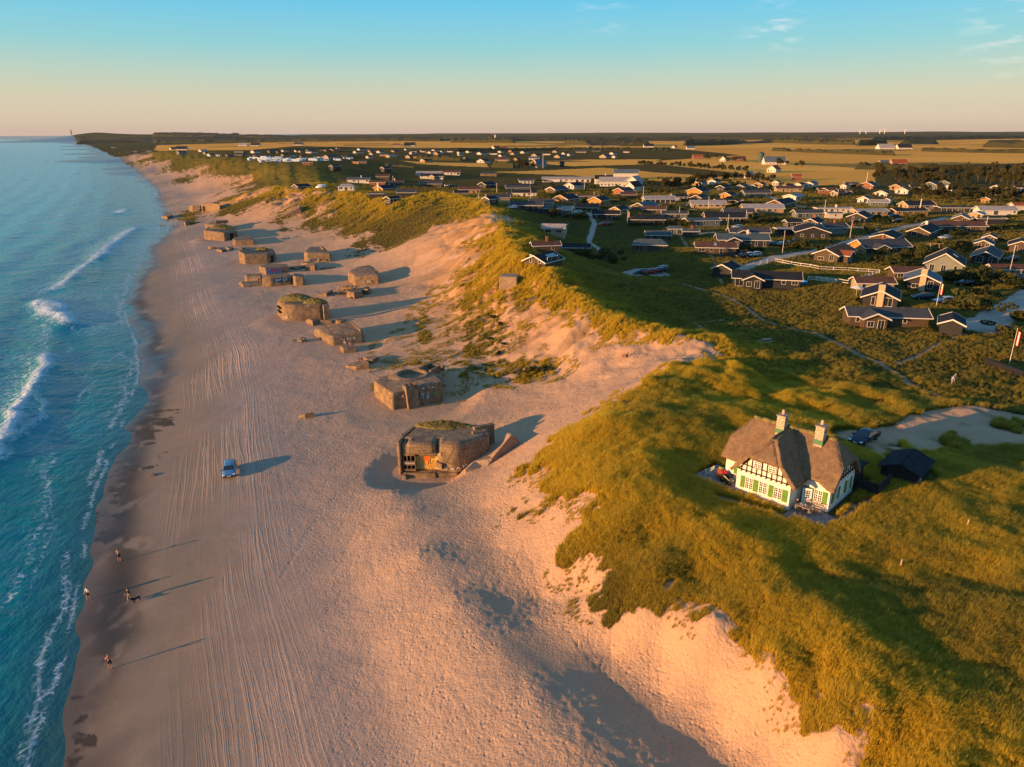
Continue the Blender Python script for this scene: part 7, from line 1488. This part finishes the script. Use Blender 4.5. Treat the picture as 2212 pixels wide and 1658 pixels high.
wood('woodland',[[(160,291.5),(260,294.5)],[(230,294),(420,301),(520,304)]],900,16,24,'dark wooded hills behind the far headland')
# ---------------------------------------------------------------- marram grass: blades nobody could count
def blade_mat():
    t=NT('marram_blades'); ti=t.attr('tint',2,'INSTANCER'); h=t.attr('hgt',2,'GEOMETRY')
    c=t.mixc(ti,(.125,.118,.034),(.56,.39,.028)); c=t.mixc(t.rng(h,.35,1,0,.55),c,(.60,.47,.06)); t.l(c,t.b.inputs['Base Color']); t.b.inputs['Roughness'].default_value=.7; t.b.inputs['Specular IOR Level'].default_value=.15
    tr=t.n('ShaderNodeBsdfTranslucent'); t.l(c,tr.inputs[0]); mx=t.n('ShaderNodeMixShader'); mx.inputs[0].default_value=.4; t.l(t.b.outputs[0],mx.inputs[1]); t.l(tr.outputs[0],mx.inputs[2]); t.l(mx.outputs[0],t.out.inputs[0]); return t.m
def tuft(seed,n=30):
    R=np.random.default_rng(seed); V=[];F=[];H=[]
    for i in range(n):
        a=R.uniform(0,6.283); r=.26*math.sqrt(R.uniform()); x,y=r*math.cos(a),r*math.sin(a); h=R.uniform(.45,1.0); w=R.uniform(.012,.024); fa=R.uniform(0,3.14); wx,wy=w*math.cos(fa),w*math.sin(fa)
        lx=R.uniform(.1,.5)*h+x*.9; ly=R.normal()*.14+y*.9
        b=len(V); V+=[(x-wx,y-wy,-.12),(x+wx,y+wy,-.12),(x-wx*.8+lx*.35,y-wy*.8+ly*.35,h*.6),(x+wx*.8+lx*.35,y+wy*.8+ly*.35,h*.6),(x+lx,y+ly,h*.92)]; F+=[(b,b+1,b+3,b+2),(b+2,b+3,b+4)]; H+=[0,0,.6,.6,1]
    me=bpy.data.meshes.new('tuft'); me.from_pydata(V,[],F); at=me.attributes.new('hgt','FLOAT','POINT'); at.data.foreach_set('value',np.array(H,np.float32)); me.materials.append(BLM); return bpy.data.objects.new('tuft',me)
BLM=blade_mat()
def grass(name,pts,scale,tint,label,protos):
    x,y=pts; z=hgt(x,y); me=bpy.data.meshes.new(name); me.vertices.add(len(x)); me.vertices.foreach_set('co',np.stack([x,y,z],1).astype(np.float32).ravel())
    R=np.random.default_rng(3)
    for nm,a in (('sc',scale),('tint',tint),('rz',R.normal(0,.9,len(x))-.15)): at=me.attributes.new(nm,'FLOAT','POINT'); at.data.foreach_set('value',a.astype(np.float32))
    o=newobj(name,me); me.materials.append(BLM); tag(o,label,'grass',kind='stuff')
    g=bpy.data.node_groups.new(name+'_nodes','GeometryNodeTree'); g.interface.new_socket('Geometry',in_out='INPUT',socket_type='NodeSocketGeometry'); g.interface.new_socket('Geometry',in_out='OUTPUT',socket_type='NodeSocketGeometry')
    N=g.nodes.new; L=g.links.new; gi=N('NodeGroupInput'); go=N('NodeGroupOutput'); ip=N('GeometryNodeInstanceOnPoints'); jo=N('GeometryNodeJoinGeometry')
    for p in protos: oi=N('GeometryNodeObjectInfo'); oi.inputs['Object'].default_value=p; oi.inputs['As Instance'].default_value=True; L(oi.outputs['Geometry'],jo.inputs[0])
    L(gi.outputs[0],ip.inputs['Points']); L(jo.outputs[0],ip.inputs['Instance']); ip.inputs['Pick Instance'].default_value=True
    ri=N('FunctionNodeRandomValue'); ri.data_type='INT'; ri.inputs[4].default_value=0; ri.inputs[5].default_value=len(protos)-1; L(ri.outputs[2],ip.inputs['Instance Index'])
    def na(nm): a=N('GeometryNodeInputNamedAttribute'); a.data_type='FLOAT'; a.inputs[0].default_value=nm; return a.outputs[0]
    cx=N('ShaderNodeCombineXYZ'); L(na('rz'),cx.inputs[2]); L(cx.outputs[0],ip.inputs['Rotation']); cs=N('ShaderNodeCombineXYZ'); s=na('sc'); [L(s,cs.inputs[i]) for i in range(3)]; L(cs.outputs[0],ip.inputs['Scale']); L(ip.outputs[0],go.inputs[0])
    o.modifiers.new('blades','NODES').node_group=g; return o
def scatter(n,dmin,dmax,tmin,tmax,smin,smax,thr=.5,seed=1,power=1.0):
    R=np.random.default_rng(seed); th=R.uniform(rad(tmin),rad(tmax),n); u=R.uniform(0,1,n); r=np.sqrt(dmin**2+(dmax**2-dmin**2)*u) if power==1 else dmin*(dmax/dmin)**u
    x=r*np.sin(th); y=r*np.cos(th); v=veg_mask(x,y); k=v>thr; 
    hx,hy=HOUSE[0],HOUSE[1]; c,s=math.cos(rad(45)),math.sin(rad(45)); dx,dy=x-23.1,y-65.8; lx=dx*c-dy*s; ly=dx*s+dy*c
    k&=~((lx>-3)&(lx<9.4)&(ly>1.9)&(ly<12.5)); k&=~((lx>-.4)&(lx<6.1)&(ly>-.4)&(ly<2.5)); k&=~((lx>5.5)&(lx<9.7)&(ly>-1.1)&(ly<2.5)); k&=~((lx>-5.2)&(lx<0)&(ly>-.6)&(ly<4.4)); k&=~((lx>9)&(lx<20)&(np.abs(ly-3.5)<0))
    sx,sy=P(1963,1003,13)[:2]; k&=np.hypot(x-sx,y-sy)>3.2; q=OBJX; k&=np.hypot(x-q[0],y-q[1])>3.8
    fl=np.zeros(n,bool)
    for F in FIELDS: fl|=inpoly(x,y,F)
    k&=~fl; x=x[k];y=y[k];r=r[k]; pd=np.zeros(len(x),bool)
    if dmax>130:
        for a,b,w in PLOTS: 
            m=(np.abs(x-a)<w)&(np.abs(y-b)<w); pd|=m&(np.hypot(x-a,y-b)<w*.8)
    for a,b in CARS: pd|=np.hypot(x-a,y-b)<4.2
    x=x[~pd];y=y[~pd];r=r[~pd]
    sc=(smin+(smax-smin)*ss(dmin,dmax,r))*R.uniform(.7,1.3,len(x))*(.75+.5*vnoise(x/3,y/3,95))
    cr=np.minimum(grid_s(G_crest,x,y),segdist(x,y,[tuple(P(u,v,12.5)[:2]) for u,v in ((1250,960),(1330,1030),(1440,1110),(1540,1170),(1660,1280),(1780,1400),(1900,1520),(2050,1650))])*1.2)
    cs=grid_s(G_cside,x,y); ti=np.clip(.14+.45*ss(-3,2,cs)*(grid_s(G_crest,x,y)<40)+.75*np.exp(-(cr/11)**2)+.9*(fbm(x/6,y/6,96,3)-.5)+.35*(R.uniform(0,1,len(x))-.5),0,1)  # sunlit gold painted into tufts on crests and seaward face, plus random tone
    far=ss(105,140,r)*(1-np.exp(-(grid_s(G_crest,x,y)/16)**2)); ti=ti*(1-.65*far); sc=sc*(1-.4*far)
    return (x,y),sc,ti
OBJX=onplain(1866,953)
PR_=[tuft(i) for i in range(6)]
p_,s_,t_=scatter(200000,34,112,-2,50,.62,.85,seed=1); grass('marram_grass',p_,s_,t_,'long marram grass covering the near dunes round the thatched cottage',PR_)
p_,s_,t_=scatter(120000,112,230,-20,47,.75,1.1,seed=2); grass('marram_grass',p_,s_,t_,'marram grass on the middle dunes and hollows',PR_)
p_,s_,t_=scatter(110000,230,520,-28,40,.9,1.5,seed=4,power=2); grass('marram_grass',p_,s_,t_,'rough grass on the far dunes and between the houses',PR_)
# sparse tufts creeping out over the sand
p_,s_,t_=scatter(260000,36,240,-12,46,.35,.6,thr=-1,seed=7); v=veg_raw(p_[0],p_[1]); k=(v>.08)&(v<.85)&(p_[1]<240)&(fbm(p_[0]/2.2,p_[1]/2.2,97,3)+.25*v>.60)&(grid_s(G_track,p_[0],p_[1])>12); grass('marram_grass',(p_[0][k],p_[1][k]),s_[k],np.clip(t_[k]+.2,0,1),'thin single tufts of marram on the sand slopes',PR_)
# ---------------------------------------------------------------- evening air
b=MB(); b.box(0,9000,80,60000,60000,230); hzo=b.build('haze',[]); hzo.location=(0,0,0); hzo['kind']='stuff'; hzo['label']='thin evening haze over sea and land'
hm=bpy.data.materials.new('haze'); hm.use_nodes=True; hm.node_tree.nodes.clear(); pv=hm.node_tree.nodes.new('ShaderNodeVolumePrincipled'); pv.inputs['Density'].default_value=1.1e-5; pv.inputs['Color'].default_value=(.85,.80,.82,1); mo=hm.node_tree.nodes.new('ShaderNodeOutputMaterial'); hm.node_tree.links.new(pv.outputs[0],mo.inputs['Volume']); hzo.data.materials.append(hm)
